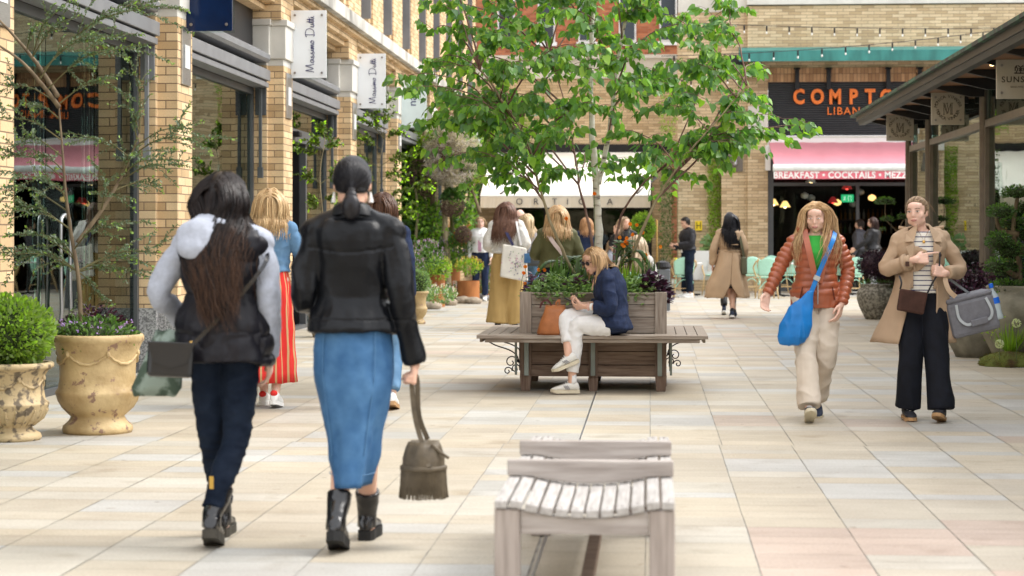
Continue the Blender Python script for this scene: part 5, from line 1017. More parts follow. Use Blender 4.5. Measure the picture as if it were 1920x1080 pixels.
bush(pz[0], 33.3, .90, .27, 2000, 'oval', L_purple, .04, 'round blackish purple bush in the speckled pot', sq=(1.1, 1, .85), inner=mat('purple_twigs', (.03, .012, .02)), col=lambda: gcol(.6, .2))
def loose(x, y, z, n, rx, ry, rz, m_, label, size=.045, col=None):
    l = Leaves('oval'); b = MB()
    for _ in range(60):
        d = rdir(.0, 1); e = Vector((d.x * rx, d.y * ry, d.z * rz)); b.tube([(0, 0, -.1), e * .5 + Vector((0, 0, .05)), e], .004, 4)
        for k in range(int(n / 60)): u = rnd.uniform(.3, 1.05); l.put(e * u + rdir() * .05, rdir(), size * rnd.uniform(.6, 1.3), col() if col else gcol(.5, .2))
    t = b.build('purple_shrub', mat('purple_twigs', (0, 0, 0)), loc=(x, y, z)); tag(t, label, 'shrub'); l.build('foliage', m_, t)
loose(pz[1], 23.0, .62, 2600, .42, .3, .42, L_purple, 'open purple leaved shrub in the olive jar behind the grey bag', col=lambda: (2.2, 1.2, 1.6) if rnd.random() < .35 else gcol(.5, .2))
loose(pz[3], 29.5, .58, 1500, .4, .3, .38, L_purple, 'purple shrub partly hidden behind the beige coat', col=lambda: gcol(.5, .2))
def cloudtree(x, y, z0, stems, pads, label, m_=L_darkg, leaf=.035, n=900, rt=.035):
    t = empty('cloud_pruned_tree', (x, y, z0), 0, label, 'tree'); O = Vector((x, y, z0))
    for s_ in stems: b = MB(); p = smoothpath([Vector(q) - O for q in s_], 5); b.tube(p, [rt * (1 - .6 * i / len(p)) for i in range(len(p))], 8); b.build('trunk', M_bark, t, smooth=True)
    for (c, rx, rz) in pads:
        c = Vector(c) - O; l = Leaves('oval')
        for _ in range(int(n * rx * rx / .05)):
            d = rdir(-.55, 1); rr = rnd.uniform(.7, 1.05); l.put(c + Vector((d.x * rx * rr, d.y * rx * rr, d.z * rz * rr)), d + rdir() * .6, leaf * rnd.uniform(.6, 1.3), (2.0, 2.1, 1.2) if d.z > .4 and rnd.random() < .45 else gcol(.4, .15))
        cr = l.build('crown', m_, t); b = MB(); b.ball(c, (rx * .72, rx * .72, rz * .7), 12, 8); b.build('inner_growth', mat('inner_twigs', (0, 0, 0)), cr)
Yc = 22.0
f = lambda px, py, dy=0: at(px, py, Yc + dy)
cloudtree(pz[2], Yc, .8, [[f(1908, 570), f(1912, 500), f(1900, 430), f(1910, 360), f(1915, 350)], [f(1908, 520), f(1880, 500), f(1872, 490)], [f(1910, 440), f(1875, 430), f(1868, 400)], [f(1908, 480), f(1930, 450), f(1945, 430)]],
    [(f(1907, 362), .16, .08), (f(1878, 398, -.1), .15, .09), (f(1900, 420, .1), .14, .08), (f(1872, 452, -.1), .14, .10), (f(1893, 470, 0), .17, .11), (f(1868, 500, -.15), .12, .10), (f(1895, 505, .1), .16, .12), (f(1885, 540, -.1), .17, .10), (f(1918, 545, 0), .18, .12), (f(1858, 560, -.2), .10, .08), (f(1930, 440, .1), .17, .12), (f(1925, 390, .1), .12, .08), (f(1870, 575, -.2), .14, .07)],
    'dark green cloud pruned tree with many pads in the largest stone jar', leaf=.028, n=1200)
Yc = 34.6
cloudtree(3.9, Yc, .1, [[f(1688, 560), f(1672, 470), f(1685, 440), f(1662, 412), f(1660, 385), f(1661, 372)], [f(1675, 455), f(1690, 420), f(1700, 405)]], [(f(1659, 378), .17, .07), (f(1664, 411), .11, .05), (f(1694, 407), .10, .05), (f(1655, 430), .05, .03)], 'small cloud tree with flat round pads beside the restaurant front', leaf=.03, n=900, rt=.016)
Yc = 29.3
# ---- mossy rock with grasses and white allium heads
c = at(1895, 672, 21.4); b = MB(); b.ball((0, 0, .0), (.38, .26, .15), 24, 14); b.v = [Vector((v.x, v.y, max(0, v.z))) * (1 + .28 * noise.noise(v * 7)) for v in b.v]
M_moss = mat('moss', (.07, .045, .02), rough=.95, col2=(.12, .14, .03), scale=7, bump=.8, bscale=60, thr=(.35, .55)); t = b.build('moss_mound', M_moss, loc=(c.x + .05, 21.4, 0), smooth=True); tag(t, 'low green and brown mossy mound at the right edge of the paving', 'moss')
l = Leaves('needle')
for _ in range(2600): d = rdir(.0, 1); q = Vector((d.x * .38, d.y * .26, d.z * .15)); q *= (1 + .28 * noise.noise(q * 7)); l.put(q, d + rdir() * .6, .02, (rnd.uniform(.6, 1.9), rnd.uniform(.6, 1.5), .8))
l.build('moss_tufts', L_moss, t)
bladeplant('fine_grass', c.x + .02, 21.5, .1, 160, .36, L_lime, 'hazy fine green grass growing from the mossy mound', .9, .3)
for px, py, lb in ((1906, 606, 'white allium flower head, the taller by the mossy mound'), (1874, 645, 'white allium flower head low by the mossy mound')):
    q = at(px, py, 21.2); l = Leaves('petal'); [l.put(rdir() * .045, rdir(), .014, (.62, .66, .5)) for _ in range(160)]; o = MB(); o.tube([(0, 0, -q.z), (0, 0, 0)], .004, 5); t = o.build('allium', M_stemg, loc=q); tag(t, lb, 'flower'); l.build('flower_head', L_flower, t)
l = Leaves('oval'); [l.put((rnd.uniform(-.1, .1), rnd.uniform(-.05, .05), rnd.uniform(-.15, .15)), rdir(), .035, gcol()) for _ in range(60)]; tag(l.build('leafy_plant', L_lime, loc=at(1862, 610, 21.6)), 'lime leafed sprig between the olive jar and the big jar', 'plant')
# ---- display inside the left shop
t = empty('display_table', (-6.6, 16.6, 0), 0, 'white topped display table behind the left shop glass', 'table'); MB().box(-.5, -1.0, .66, .5, 1.0, .72).build('tabletop', M_white, t); [MB().box(sx * .45 - .02, sy * .9 - .02, 0, sx * .45 + .02, sy * .9 + .02, .66).build('leg', M_black, t) for sx in (-1, 1) for sy in (-1, 1)]
l = Leaves('petal'); st = MB()
for i in range(9):
    x, y = rnd.uniform(-.12, .12), rnd.uniform(-.2, .2); h = rnd.uniform(.5, .8); st.tube([(x * .3, y * .3, 0), (x, y, h)], .004, 4); [l.put((x + rnd.uniform(-.03, .03), y + rnd.uniform(-.03, .03), rnd.uniform(.25, h)), rdir(), .022, (.05, .10, rnd.uniform(.4, .75))) for _ in range(40)]
t = st.build('delphiniums', M_stemg, loc=(-6.35, 17.5, .72)); tag(t, 'tall blue delphiniums standing in the left shop window', 'flowers'); l.build('petals', L_flower, t)
# ================= PEOPLE
def skinmat(n, c): return mat(n, c, rough=.5, var=.06, scale=20, sss=.08)
SK1 = skinmat('fair_skin', (.74, .48, .38)); SK2 = skinmat('warm_skin', (.66, .40, .29)); SK3 = skinmat('light_skin', (.72, .48, .38))
def hairmat(n):
    if n in MATS: return MATS[n]
    return mat(n, (1, 1, 1), rough=.36, attr=True, var=.04, spec=.28)
M_hair = hairmat('hair_strands')
M_eyew = mat('eye_white', (.7, .66, .62), rough=.3); M_iris = mat('iris', (.06, .035, .02), rough=.2); M_lip = mat('lip', (.50, .22, .19), rough=.45)
NO = lambda v, q=0: noise.noise(v)
BASE = dict(pelvis=(0, 0, .95), waist=(0, .01, 1.08), chest=(0, .0, 1.26), neck=(0, -.01, 1.43), head=(0, .015, 1.565),
            hipL=(-.085, 0, .91), hipR=(.085, 0, .91), kneL=(-.09, .02, .49), kneR=(.09, .02, .49), ankL=(-.09, -.02, .09), ankR=(.09, -.02, .09),
            shL=(-.165, -.01, 1.375), shR=(.165, -.01, 1.375), elL=(-.21, -.03, 1.10), elR=(.21, -.03, 1.10), wrL=(-.22, .04, .87), wrR=(.22, .04, .87))
def pose(k=1.0, **kw):
    J = dict(BASE); J.update({a: b for a, b in kw.items() if a in BASE}); J = {a: Vector(b) * k for a, b in J.items()}
    J['k'] = k; J['hy'] = kw.get('hy', 0); J['hp'] = kw.get('hp', 0); J['hr'] = kw.get('hr', 0)
    J['fL'] = kw.get('fL', (0, 0)); J['fR'] = kw.get('fR', (0, 0)); J['hL'] = kw.get('hL', ('relax', None, None)); J['hR'] = kw.get('hR', ('relax', None, None)); J['bulk'] = kw.get('bulk', 1)
    return J
def headM(J): return Matrix.Translation(J['head']) @ (Matrix.Rotation(R(J['hy']), 4, 'Z') @ Matrix.Rotation(R(-J['hp']), 4, 'X') @ Matrix.Rotation(R(J['hr']), 4, 'Y')) @ Matrix.Scale(J['k'], 4)
PROF = [(-.16, .07, .06, -.01), (-.10, .135, .10, -.015), (-.03, .168, .122, -.012), (.06, .168, .118, -.008), (.17, .150, .102, 0), (.28, .130, .090, .004), (.40, .128, .090, .006), (.55, .140, .104, .014), (.68, .152, .112, .016), (.80, .160, .100, .004), (.89, .158, .082, -.004), (.95, .115, .066, -.006), (1.0, .062, .055, -.006)]
def spine(J, t):
    pts = [J['pelvis'], J['waist'], J['chest'], J['neck']]; ts = [0, .28, .66, 1]
    if t <= 0: d = (pts[1] - pts[0]); return pts[0] + d * (t / .28)
    for i in range(3):
        if t <= ts[i + 1] + 1e-6: u = (t - ts[i]) / (ts[i + 1] - ts[i]); return pts[i].lerp(pts[i + 1], u)
    return pts[3]
def torso(b, J, t0=-.16, t1=1.0, g=0, gd=None, n=28, prof=None, sq=1.0, ext=None):
    k = J['k']; hips = (J['hipR'] - J['hipL']).normalized(); shs = (J['shR'] - J['shL']).normalized(); rg = []
    P_ = prof or PROF; ts = [t0] + [p[0] for p in P_ if t0 < p[0] < t1] + [t1]
    for t in ts:
        for a, c in zip(P_, P_[1:]):
            if a[0] <= t <= c[0] + 1e-9: u = (t - a[0]) / (c[0] - a[0]); w_, d_, y_ = [lerp(a[i], c[i], u) for i in (1, 2, 3)]; break
        else: _, w_, d_, y_ = P_[0] if t < P_[0][0] else P_[-1]
        ax = (spine(J, min(1, t + .06)) - spine(J, t - .06)).normalized(); lat = hips.lerp(shs, max(0, min(1, t))).normalized(); lat = (lat - ax * lat.dot(ax)).normalized(); fw = ax.cross(lat)
        w2 = w_ * J['bulk'] * k + g; d2 = d_ * J['bulk'] * k + (gd if gd is not None else g)
        c0 = spine(J, t) + fw * y_ * k
        rg.append([c0 + lat * math.copysign(abs(math.cos(a)) ** .9, math.cos(a)) * w2 + fw * math.copysign(abs(math.sin(a)) ** .95, math.sin(a)) * d2 for a in [2 * math.pi * i / n for i in range(n)]])
    b.rings(rg)
def limb(b, pts, r, n=14, round_=True, k=4):
    p = smoothpath(pts, k); m_ = len(p); rr = []
    for i in range(m_): u = i / (m_ - 1) * (len(r) - 1); j = min(int(u), len(r) - 2); rr.append(lerp(r[j], r[j + 1], u - j))
    b.tube(p, rr, n, True, round_)
def arm_pts(J, s_, over=0):
    sh, el, wr = J['sh' + s_], J['el' + s_], J['wr' + s_]; i = (J['neck'] - sh); return [sh + Vector((i.x * .18, i.y * .2, i.z * .0)), sh.lerp(el, .5), el, el.lerp(wr, .5), wr.lerp(el, over)]
def foot_frame(J, s_):
    yaw, pitch = J['f' + s_]; return Matrix.Translation(J['ank' + s_]) @ Matrix.Rotation(R(yaw), 4, 'Z') @ Matrix.Rotation(R(-pitch), 4, 'X') @ Matrix.Scale(J['k'], 4)
def ank(x, y, p): p_ = R(p); return (x, y, (.085 * math.cos(p_) + .13 * math.sin(p_)) if p >= 0 else (.085 * math.cos(p_) - .06 * math.sin(p_)))
def hand(b, J, s_):
    kind, d, pn = J['h' + s_]; k = J['k']; wr = J['wr' + s_]; el = J['el' + s_]; d = Vector(d).normalized() if d else (wr - el).normalized()
    sgn = 1 if s_ == 'R' else -1
    pn = Vector(pn) if pn else Vector((-sgn, 0, 0)); pn = (pn - d * pn.dot(d)).normalized()   # palm faces along pn
    side_ = d.cross(pn).normalized() * (1)            # across the palm
    th = side_ * (1 if side_.dot(Vector((0, 1, .3))) > 0 else -1); lit = -th
    curl = {'relax': (.35, .45, .35), 'grip': (1.35, 1.45, .9), 'point': (1.2, 1.3, .8), 'open': (.12, .18, .12), 'pinch': (.85, .8, .4)}[kind]
    for i in range(4):
        off = th * (.030 - .020 * i) * k; b.tube([wr + off * .45 + d * -.005 * k, wr + off * .9 + d * .045 * k, wr + off * 1.05 + d * .088 * k], [.0145 * k, .0135 * k, .0115 * k], 8, True, True)
        ln = (.043, .048, .045, .035)[i] * k; p = wr + off * 1.05 + d * .086 * k; a = 0; q = [p]; cc = curl if not (kind == 'point' and i == 0) else (.05, .05, .05)
        for j, f_ in enumerate((1, .62, .5)):
            a += cc[j] * (1 + .1 * i); dd = d * math.cos(a) + pn * math.sin(a) + off.normalized() * .05 * (1 if i < 2 else 1); p = p + dd.normalized() * ln * f_; q.append(p)
        b.tube(q, [.0098 * k, .009 * k, .0082 * k, .0068 * k], 8, True, True)
    t0 = wr + th * .022 * k + d * .018 * k; t1 = t0 + (th * .75 + d * .65 + pn * .35).normalized() * .04 * k
    t2 = t1 + ((th * .25 + d * .8 + pn * (.25 if kind in ('relax', 'open') else 1.0)).normalized()) * .033 * k; t3 = t2 + ((d * .9 + pn * (.3 if kind in ('relax', 'open') else 1.3) + (th * -.2)).normalized()) * .026 * k
    b.tube([t0, t1, t2, t3], [.0145 * k, .012 * k, .010 * k, .0078 * k], 8, True, True)
    limb(b, [el.lerp(wr, .75), wr, wr + d * .02 * k], [.027 * k, .024 * k, .022 * k])
def head(b, J):
    M_ = headM(J); rot = M_.to_3x3()
    def e(c, r): 
        bb = MB(); bb.ball(c, r, 20, 14); b.add([M_ @ v for v in bb.v], bb.f)
    e((0, -.012, .022), (.073, .092, .088)); e((0, .012, -.012), (.066, .078, .085)); e((0, .03, -.055), (.053, .054, .052)); e((0, .062, -.088), (.024, .022, .020)); e((0, .055, .045), (.055, .035, .035))
    e((-.036, .054, -.022), (.030, .026, .030)); e((.036, .054, -.022), (.030, .026, .030)); e((0, .070, .024), (.050, .017, .016)); e((0, .066, -.01), (.05, .018, .03)); e((0, .078, -.058), (.026, .015, .020))
    e((-.074, -.008, -.012), (.010, .018, .030)); e((.074, -.008, -.012), (.010, .018, .030))
    for sx in (-1, 1): e((sx * .045, .02, -.062), (.022, .035, .03)); e((sx * .009, .092, -.028), (.0075, .008, .006))
    bb = MB(); bb.tube([(0, .083, .020), (0, .094, -.006), (0, .102, -.024)], [.008, .0085, .0105], 10, True, True); b.add([M_ @ v for v in bb.v], bb.f)
    bb = MB(); bb.tube([(-.014, .093, -.052), (0, .098, -.050), (.014, .093, -.052)], .006, 8, True, True); bb.tube([(-.013, .089, -.064), (0, .096, -.065), (.013, .089, -.064)], .0065, 8, True, True); b.add([M_ @ v for v in bb.v], bb.f)
    k = J['k']; hb = M_ @ Vector((0, -.02, -.06)); limb(b, [J['neck'] + Vector((0, -.0, -.04)) * k, J['neck'].lerp(hb, .5), hb], [.056 * k, .050 * k, .054 * k])
def face_parts(J, body, eyes='down', brow=(.16, .09, .05), glasses=None, lipm=None):
    M_ = headM(J)
    def part(name, m_, f, bev=0): b = MB(); f(b); b.v = [M_ @ v for v in b.v]; o = b.build(name, m_, body, smooth=True); return o
    for sx in (-1, 1):
        part('eye', M_eyew, lambda b: b.ball((sx * .031, .0865, .008), (.0145, .007, .0062 if eyes != 'down' else .0036), 12, 8))
        part('iris', M_iris, lambda b: b.ball((sx * .031, .0915, .0075), (.0062, .003, .0056 if eyes != 'down' else .0032), 10, 6))
        lm = mat('lash', (.03, .02, .015), rough=.8); part('eyelash', lm, lambda b: b.tube([(sx * .018, .0915, .011 if eyes != 'down' else .008), (sx * .031, .0955, .0145 if eyes != 'down' else .0095), (sx * .045, .0865, .010 if eyes != 'down' else .006)], .0014, 5))
        part('eyebrow', mat('brow%d' % int(brow[0] * 1000), brow, rough=.9), lambda b: b.tube(smoothpath([(sx * .014, .094, .026), (sx * .03, .093, .031), (sx * .048, .080, .027)], 3), .0026, 6))
    part('lips', lipm or M_lip, lambda b: (b.tube(smoothpath([(-.021, .090, -.056), (-.006, .1025, -.0525), (0, .1025, -.0535), (.006, .1025, -.0525), (.021, .090, -.056)], 3), .0036, 6), b.tube(smoothpath([(-.019, .090, -.0575), (0, .1025, -.0625), (.019, .090, -.0575)], 4), .0046, 6)))
    if glasses:
        part('sunglasses', mat('dark_lens', (.02, .015, .02), rough=.08), lambda b: (b.ball((-.032, .098, .006), (.027, .008, .020), 14, 8), b.ball((.032, .098, .006), (.027, .008, .020), 14, 8), b.tube([(-.008, .103, .010), (.008, .103, .010)], .002, 5), b.tube([(-.058, .09, .012), (-.076, .03, .012), (-.080, -.02, .004)], .0032, 5), b.tube([(.058, .09, .012), (.076, .03, .012), (.080, -.02, .004)], .0032, 5)))
def body(name, J, skin, loc, rz, label, voxel=.007, group=None):
    b = MB(); k = J['k']; torso(b, J, -.16, 1.0, -.012)
    for s_ in 'LR':
        limb(b, [J['hip' + s_], J['hip' + s_].lerp(J['kne' + s_], .5), J['kne' + s_], J['kne' + s_].lerp(J['ank' + s_], .35) , J['ank' + s_]], [.075 * k, .068 * k, .049 * k, .050 * k, .031 * k])
        Fm = foot_frame(J, s_); b.tube([Fm @ Vector((0, -.03, -.035)), Fm @ Vector((0, .05, -.045)), Fm @ Vector((0, .13, -.058))], [.028 * k, .028 * k, .020 * k], 10, True, True)
        limb(b, arm_pts(J, s_), [.046 * k, .042 * k, .034 * k, .033 * k, .023 * k]); hand(b, J, s_)
    head(b, J); o = b.remesh(name, skin, voxel, loc=loc, rot=(0, 0, rz), smooth=2, relax=(J['head'] + Vector((0, 0, -.01)), .14 * k, 7 if voxel < .0065 else 3)); return tag(o, label, 'person', group)
def hair(J, bodyo, n=500, length=.4, c1=(.02, .012, .01), c2=(.05, .03, .02), tip=None, style='long', seed=1, r=.0035, wave=.02, cap=True, wind=(0, 0, 0), front=.0, step=.022, lenvar=.15, spread=1.0, part_=0, volume=1.0, tie=None, taillen=.2, bk=.15, conv=None):
    if cap: n = int(n * 1.6); r = r * .72
    rr = random.Random(seed); M_ = headM(J); k = J['k']; down = (M_.to_3x3().inverted() @ Vector((0, 0, -1))).normalized() ; windl = (M_.to_3x3().inverted() @ Vector(wind))
    Mi = M_.inverted(); ch = Mi @ J['chest']; shc = Mi @ J['neck']
    R0 = Vector((.078, .095, .094)) * (1 + .012 * volume)
    def cent(p): return p - Vector((0, -.010, .018))
    def push(p, lay):
        q = cent(p); Rr = R0 * (1 + lay); e = math.sqrt((q.x / Rr.x) ** 2 + (q.y / Rr.y) ** 2 + (q.z / Rr.z) ** 2)
        if e < 1: p = p + q * (1 / max(e, .05) - 1)
        if style != 'short':
            q = p - (shc + Vector((0, -.005, -.05))); Rs = Vector((.20, bk * .68, .095)) * (1 + lay * .5); e = math.sqrt((q.x / Rs.x) ** 2 + (q.y / Rs.y) ** 2 + (q.z / Rs.z) ** 2)
            if e < 1: p = p + Vector((q.x * .15, q.y, q.z * .3)) * (1 / max(e, .25) - 1)
            q = p - ch; Rs = Vector((.22, bk, .30)) * (1 + lay * .4)
            e = math.sqrt((q.x / Rs.x) ** 2 + (q.y / Rs.y) ** 2 + (q.z / Rs.z) ** 2)
            if e < 1: p = p + Vector((q.x * .2, q.y, 0)) * (1 / max(e, .25) - 1)
        return p
    V, Fc, C = [], [], []
    for i in range(n):
        while True:
            d = Vector((rr.gauss(0, 1), rr.gauss(0, 1), rr.gauss(0, 1))).normalized()
            if d.z < -.55: continue
            hl = .30 + .55 * max(0, 1 - abs(d.x) / .9) * .35
            if d.y > .30 and d.z < .62 + front: continue
            if d.y > -.05 and d.z < -.05: continue
            break
        lay = rr.uniform(0, .07) * volume; p = Vector((d.x * R0.x, d.y * R0.y - .010, d.z * R0.z + .018)) * 1; L_ = length * (1 + rr.uniform(-lenvar, lenvar)) / 1; sx = 1 if d.x > part_ else -1
        u0 = Vector((noise.noise(d * 2.2 + Vector((seed, 0, 0))) * .45 + rr.uniform(-.28, .28), noise.noise(d * 2.2 + Vector((0, seed, 7))) * .45 + rr.uniform(-.28, .28), 0)); fly = rr.random() < .04
        if fly: u0 = u0 * 2.5
        pts = [p]; vdir = Vector((sx * .55, -.25 + .5 * max(0, d.y), .1)) if d.z > .2 else Vector((d.x * .4, d.y * .4, 0)) + down
        if tie is not None:
            tp = Vector(tie); st = 9
            for j in range(1, st + 1):
                u = j / st; q = p.lerp(tp, u); q = push(q, .02 + lay * .4) if u < .9 else tp + (q - tp) * .6 + Vector((rr.uniform(-.012, .012), 0, rr.uniform(-.012, .012))); pts.append(q)
            q = pts[-1]; dv = (Vector((0, -.5, 0)) + down * .6 + u0 * .4).normalized()
            for j in range(int(taillen * (1 + rr.uniform(-.2, .2)) / step)): dv = (dv + down * .45 + u0 * .12 + windl * .2).normalized(); q = push(q + dv * step, .05); pts.append(q + Vector((rr.uniform(-.002, .002),) * 3))
        else:
            q = p; m_ = max(3, int(L_ / step))
            for j in range(m_):
                u = j / m_; hd = cent(q); away = Vector((hd.x, hd.y * .6 - .02, 0)).normalized()
                g = min(1, .25 + u * 2.2) ; vdir = (vdir * (1 - .45 * g) + down * g * .8 + u0 * wave * 12 * (u + .15) * .35 + windl * (u ** 1.3) + away * .03 * spread).normalized()
                if d.y > .1 and u < .14: vdir = (vdir + Vector((sx * .15, -.35, 0))).normalized()
                q = q + vdir * step
                if conv and u > .22: q.x += (conv[0] * (u - .1) + d.x * conv[2] - q.x) * conv[1]
                q = push(q, lay); pts.append(q)
        cc = c1 if rr.random() < .5 else c2; t_ = rr.uniform(.75, 1.2); cc = Vector(c1).lerp(Vector(c2), rr.random()) * t_; tc = Vector(tip) * t_ if tip and rr.random() < .75 else cc
        ph = 3 * noise.noise(d * 3 + Vector((9, seed, 0))) + rr.uniform(-.9, .9); fq = rr.uniform(.45, .8); am = (.0035 + wave * .16) * (1 if tie is None else .25); nq = len(pts)
        pts = [q + Vector((math.sin(ph + j * fq), math.cos(ph * 1.3 + j * fq * .9), 0)) * am * min(1, max(0, j - 3) / 8) for j, q in enumerate(pts)]
        pts = [M_ @ q for q in pts]; m_ = len(pts); ref = Vector((1, 0, 0))
        for j, q in enumerate(pts):
            dd = (pts[min(j + 1, m_ - 1)] - pts[max(j - 1, 0)]); dd = dd.normalized() if dd.length > 1e-6 else Vector((0, 0, -1))
            x = dd.cross(Vector((.3, .9, .1))).normalized(); y = dd.cross(x); w_ = r * k * (1.25 if j < m_ * .55 else 1.25 * max(.18, 1 - (j - m_ * .55) / (m_ * .47)))
            V += [q + x * w_, q - x * w_ * .5 + y * w_ * .86, q - x * w_ * .5 - y * w_ * .86]; u = j / m_; c_ = cc.lerp(tc, max(0, min(1, (u - .45) * 2.5))); 
            if j < m_ - 1:
                b0 = len(V) - 3; Fc += [(b0, b0 + 1, b0 + 4, b0 + 3), (b0 + 1, b0 + 2, b0 + 5, b0 + 4), (b0 + 2, b0, b0 + 3, b0 + 5)]; C += [tuple(c_)] * 3
    ho = meshobj('hair', V, Fc, M_hair, bodyo, cols=C, smooth=True)
    if cap:
        b = MB(); b.col = tuple(Vector(c1).lerp(Vector(c2), .3) * .8); b.ball((0, -.014, .022), (.0795, .098, .094), 22, 16)
        b.v = [M_ @ (v if not (v.y > .035 and v.z < .058) else Vector((v.x * .8, v.y * .72, v.z * .8))) for v in b.v]
        b.build('hair_base', M_hair, bodyo, smooth=True, usecol=True)
    return ho
def segcoord(J):
    segs = [('t', J['pelvis'], J['neck']), ('L', J['shL'], J['elL']), ('L2', J['elL'], J['wrL']), ('R', J['shR'], J['elR']), ('R2', J['elR'], J['wrR'])]
    def f(v):
        best = None
        for nm, a, c in segs:
            ab = c - a; t = max(0, min(1, (v - a).dot(ab) / ab.dot(ab))); dd = (v - a - ab * t).length - (.115 if nm == 't' else 0.0)
            if best is None or dd < best[0]: best = (dd, nm, t * ab.length + (0.27 if '2' in nm else 0))
        return best[1], best[2]
    return f
def wrinkle(amp=.006, s_=9, st=(1, 1, 1), J=None):
    def f(v, q):
        w_ = Vector((v.x * st[0], v.y * st[1], v.z * st[2])); n1 = noise.noise(w_ * s_ + Vector((noise.noise(w_ * 3) * 1.5, 0, 0))); return amp * (1 - 2.4 * abs(n1) ** .8) + amp * .5 * noise.noise(w_ * s_ * 2.7)
    return f
def quilt(J, pt_=.10, pa=.06, amp=.014, sk=0):
    sc = segcoord(J)
    def f(v, q):
        nm, t = sc(v); pch = pt_ if nm == 't' else pa; ph = t / pch + sk * noise.noise(v * 3.5) + .15 * noise.noise(v * 9); c = abs(math.sin(math.pi * ph)) ** (.38 if amp > .02 else .7)
        if nm == 't' and pt_ > .12: c *= (.55 + .45 * min(1, (abs(v.x) / .02)) ** .6)
        return amp * (c - .55) + .003 * noise.noise(v * 26) + .004 * noise.noise(Vector((v.x * 22, v.y * 22, v.z * 5)))
    return f
PROFJ = [(-.45, .172, .128, -.012), (-.03, .172, .124, -.012)] + PROF[3:9] + [(.80, .158, .100, .004), (.89, .150, .082, -.004), (.95, .112, .068, -.006), (1.0, .062, .055, -.006)]
def garment(J, bodyo, name, m_, t0, t1, g, arms='LR', ar=(.062, .055, .045, .042, .036), over=0, voxel=.009, disp=None, gd=None, extra=None, smooth=2, prof=None, cols=None, collar=0):
    b = MB(); k = J['k']; torso(b, J, t0, t1, g, gd, prof=prof or PROFJ)
    for s_ in arms:
        ar_ = [ar[0] * .90] + list(ar[1:]); limb(b, arm_pts(J, s_, over), [r * k for r in ar_], 16, False); sh = J['sh' + s_] + Vector((0, 0, -.014)) * k
        b.ball(sh, ar_[0] * k); nk = J['neck'] + (J['neck'] - J['chest']).normalized() * -.01 * k; b.tube([sh + Vector((0, 0, .004)), sh.lerp(nk, .5) + Vector((0, 0, .012 * k)), nk], [ar_[0] * k * .93, ar_[0] * k * .84, .060 * k], 14, True, True)
    if collar: b.tube([J['neck'] + Vector((0, 0, -.03)) * k, J['neck'] + Vector((0, .0, collar)) * k], [(.075) * k, .068 * k], 18)
    if extra: extra(b)
    return b.remesh(name, m_, voxel, bodyo, smooth=smooth, disp=disp, cols=cols)
def trousers(J, bodyo, m_, r=(.10, .085, .07, .065, .06), t1=.26, hemz=.0, voxel=.009, disp=None, name='trousers', g=.012, cut=1.0):
    b = MB(); k = J['k']; torso(b, J, -.13, t1, g)
    for s_ in 'LR':
        a = J['ank' + s_]; kn = J['kne' + s_]; hp = J['hip' + s_]; e = kn.lerp(a, cut) + Vector((0, 0, hemz)); limb(b, [hp + Vector((0, 0, .02)), hp.lerp(kn, .5), kn, kn.lerp(e, .5), e], [q * k for q in r], 18, False)
    return b.remesh(name, m_, voxel, bodyo, smooth=2, disp=disp or wrinkle(.006, 8, (1, 1, .6)))
def shoe(J, bodyo, s_, m_, sole=M_white, kind='sneaker', shaft=.0, solet=.022, socks=None):
    Fm = foot_frame(J, s_); sx = 1 if s_ == 'R' else -1
    def ring(y, w_, z0, z1, n=16, cx=0): return [Fm @ Vector((cx + math.cos(a) * w_, y, lerp(z0, z1, .5) + math.copysign(abs(math.sin(a)) ** .8, math.sin(a)) * (z1 - z0) / 2)) for a in [2 * math.pi * i / n for i in range(n)]]
    zs = -.085 + solet; b = MB()
    b.rings([ring(-.072, .014, zs, zs + .03), ring(-.062, .030, zs, zs + .065), ring(-.035, .036, zs, zs + .085), ring(0, .037, zs, zs + .082), ring(.04, .038, zs, zs + .068), ring(.085, .043, zs, zs + .052), ring(.125, .043, zs, zs + .040), ring(.155, .034, zs, zs + .030), ring(.175, .016, zs, zs + .018)])
    if shaft: b.tube([Fm @ Vector((0, -.02, -.03)), Fm @ Vector((0, -.016, .03)), J['ank' + s_].lerp(J['kne' + s_], shaft * .6), J['ank' + s_].lerp(J['kne' + s_], shaft)], [.043 * J['k'], .043 * J['k'], .050 * J['k'], .055 * J['k']], 16)
    o = b.remesh('boot' if shaft else 'shoe', m_, .006, bodyo, smooth=1, disp=(lambda v, q: .002 * noise.noise(v * 30)))
    out = [(-.078, .0), (-.072, .026), (-.04, .037), (.02, .036), (.08, .045), (.13, .045), (.165, .030), (.183, 0)]; pl_ = [(x, y) for y, x in out] + [(-x, y) for y, x in out[-2:0:-1]]
    b = MB(); lo = [Fm @ Vector((x, y, -.085 + (.012 if y > .15 else 0))) for x, y in pl_]; hi = [Fm @ Vector((x, y, zs + .006 + (.008 if y > .15 else 0))) for x, y in pl_]; n = len(pl_); b.add(lo + hi, [list(range(n))[::-1], list(range(n, 2 * n))] + [(i, (i + 1) % n, n + (i + 1) % n, n + i) for i in range(n)]); b.build('sole', sole, o)
    if kind == 'sneaker':
        b = MB(); [b.tube([Fm @ Vector((-.02, .03 + i * .018, zs + .074 - i * .010)), Fm @ Vector((0, .034 + i * .018, zs + .082 - i * .010)), Fm @ Vector((.02, .03 + i * .018, zs + .074 - i * .010))], .003, 5) for i in range(4)]; b.build('laces', M_white, o)
    if socks: MB().tube([Fm @ Vector((0, -.02, -.02)), J['ank' + s_].lerp(J['kne' + s_], .16)], [.036, .036], 12).build('sock', socks, bodyo, smooth=True)
    return o
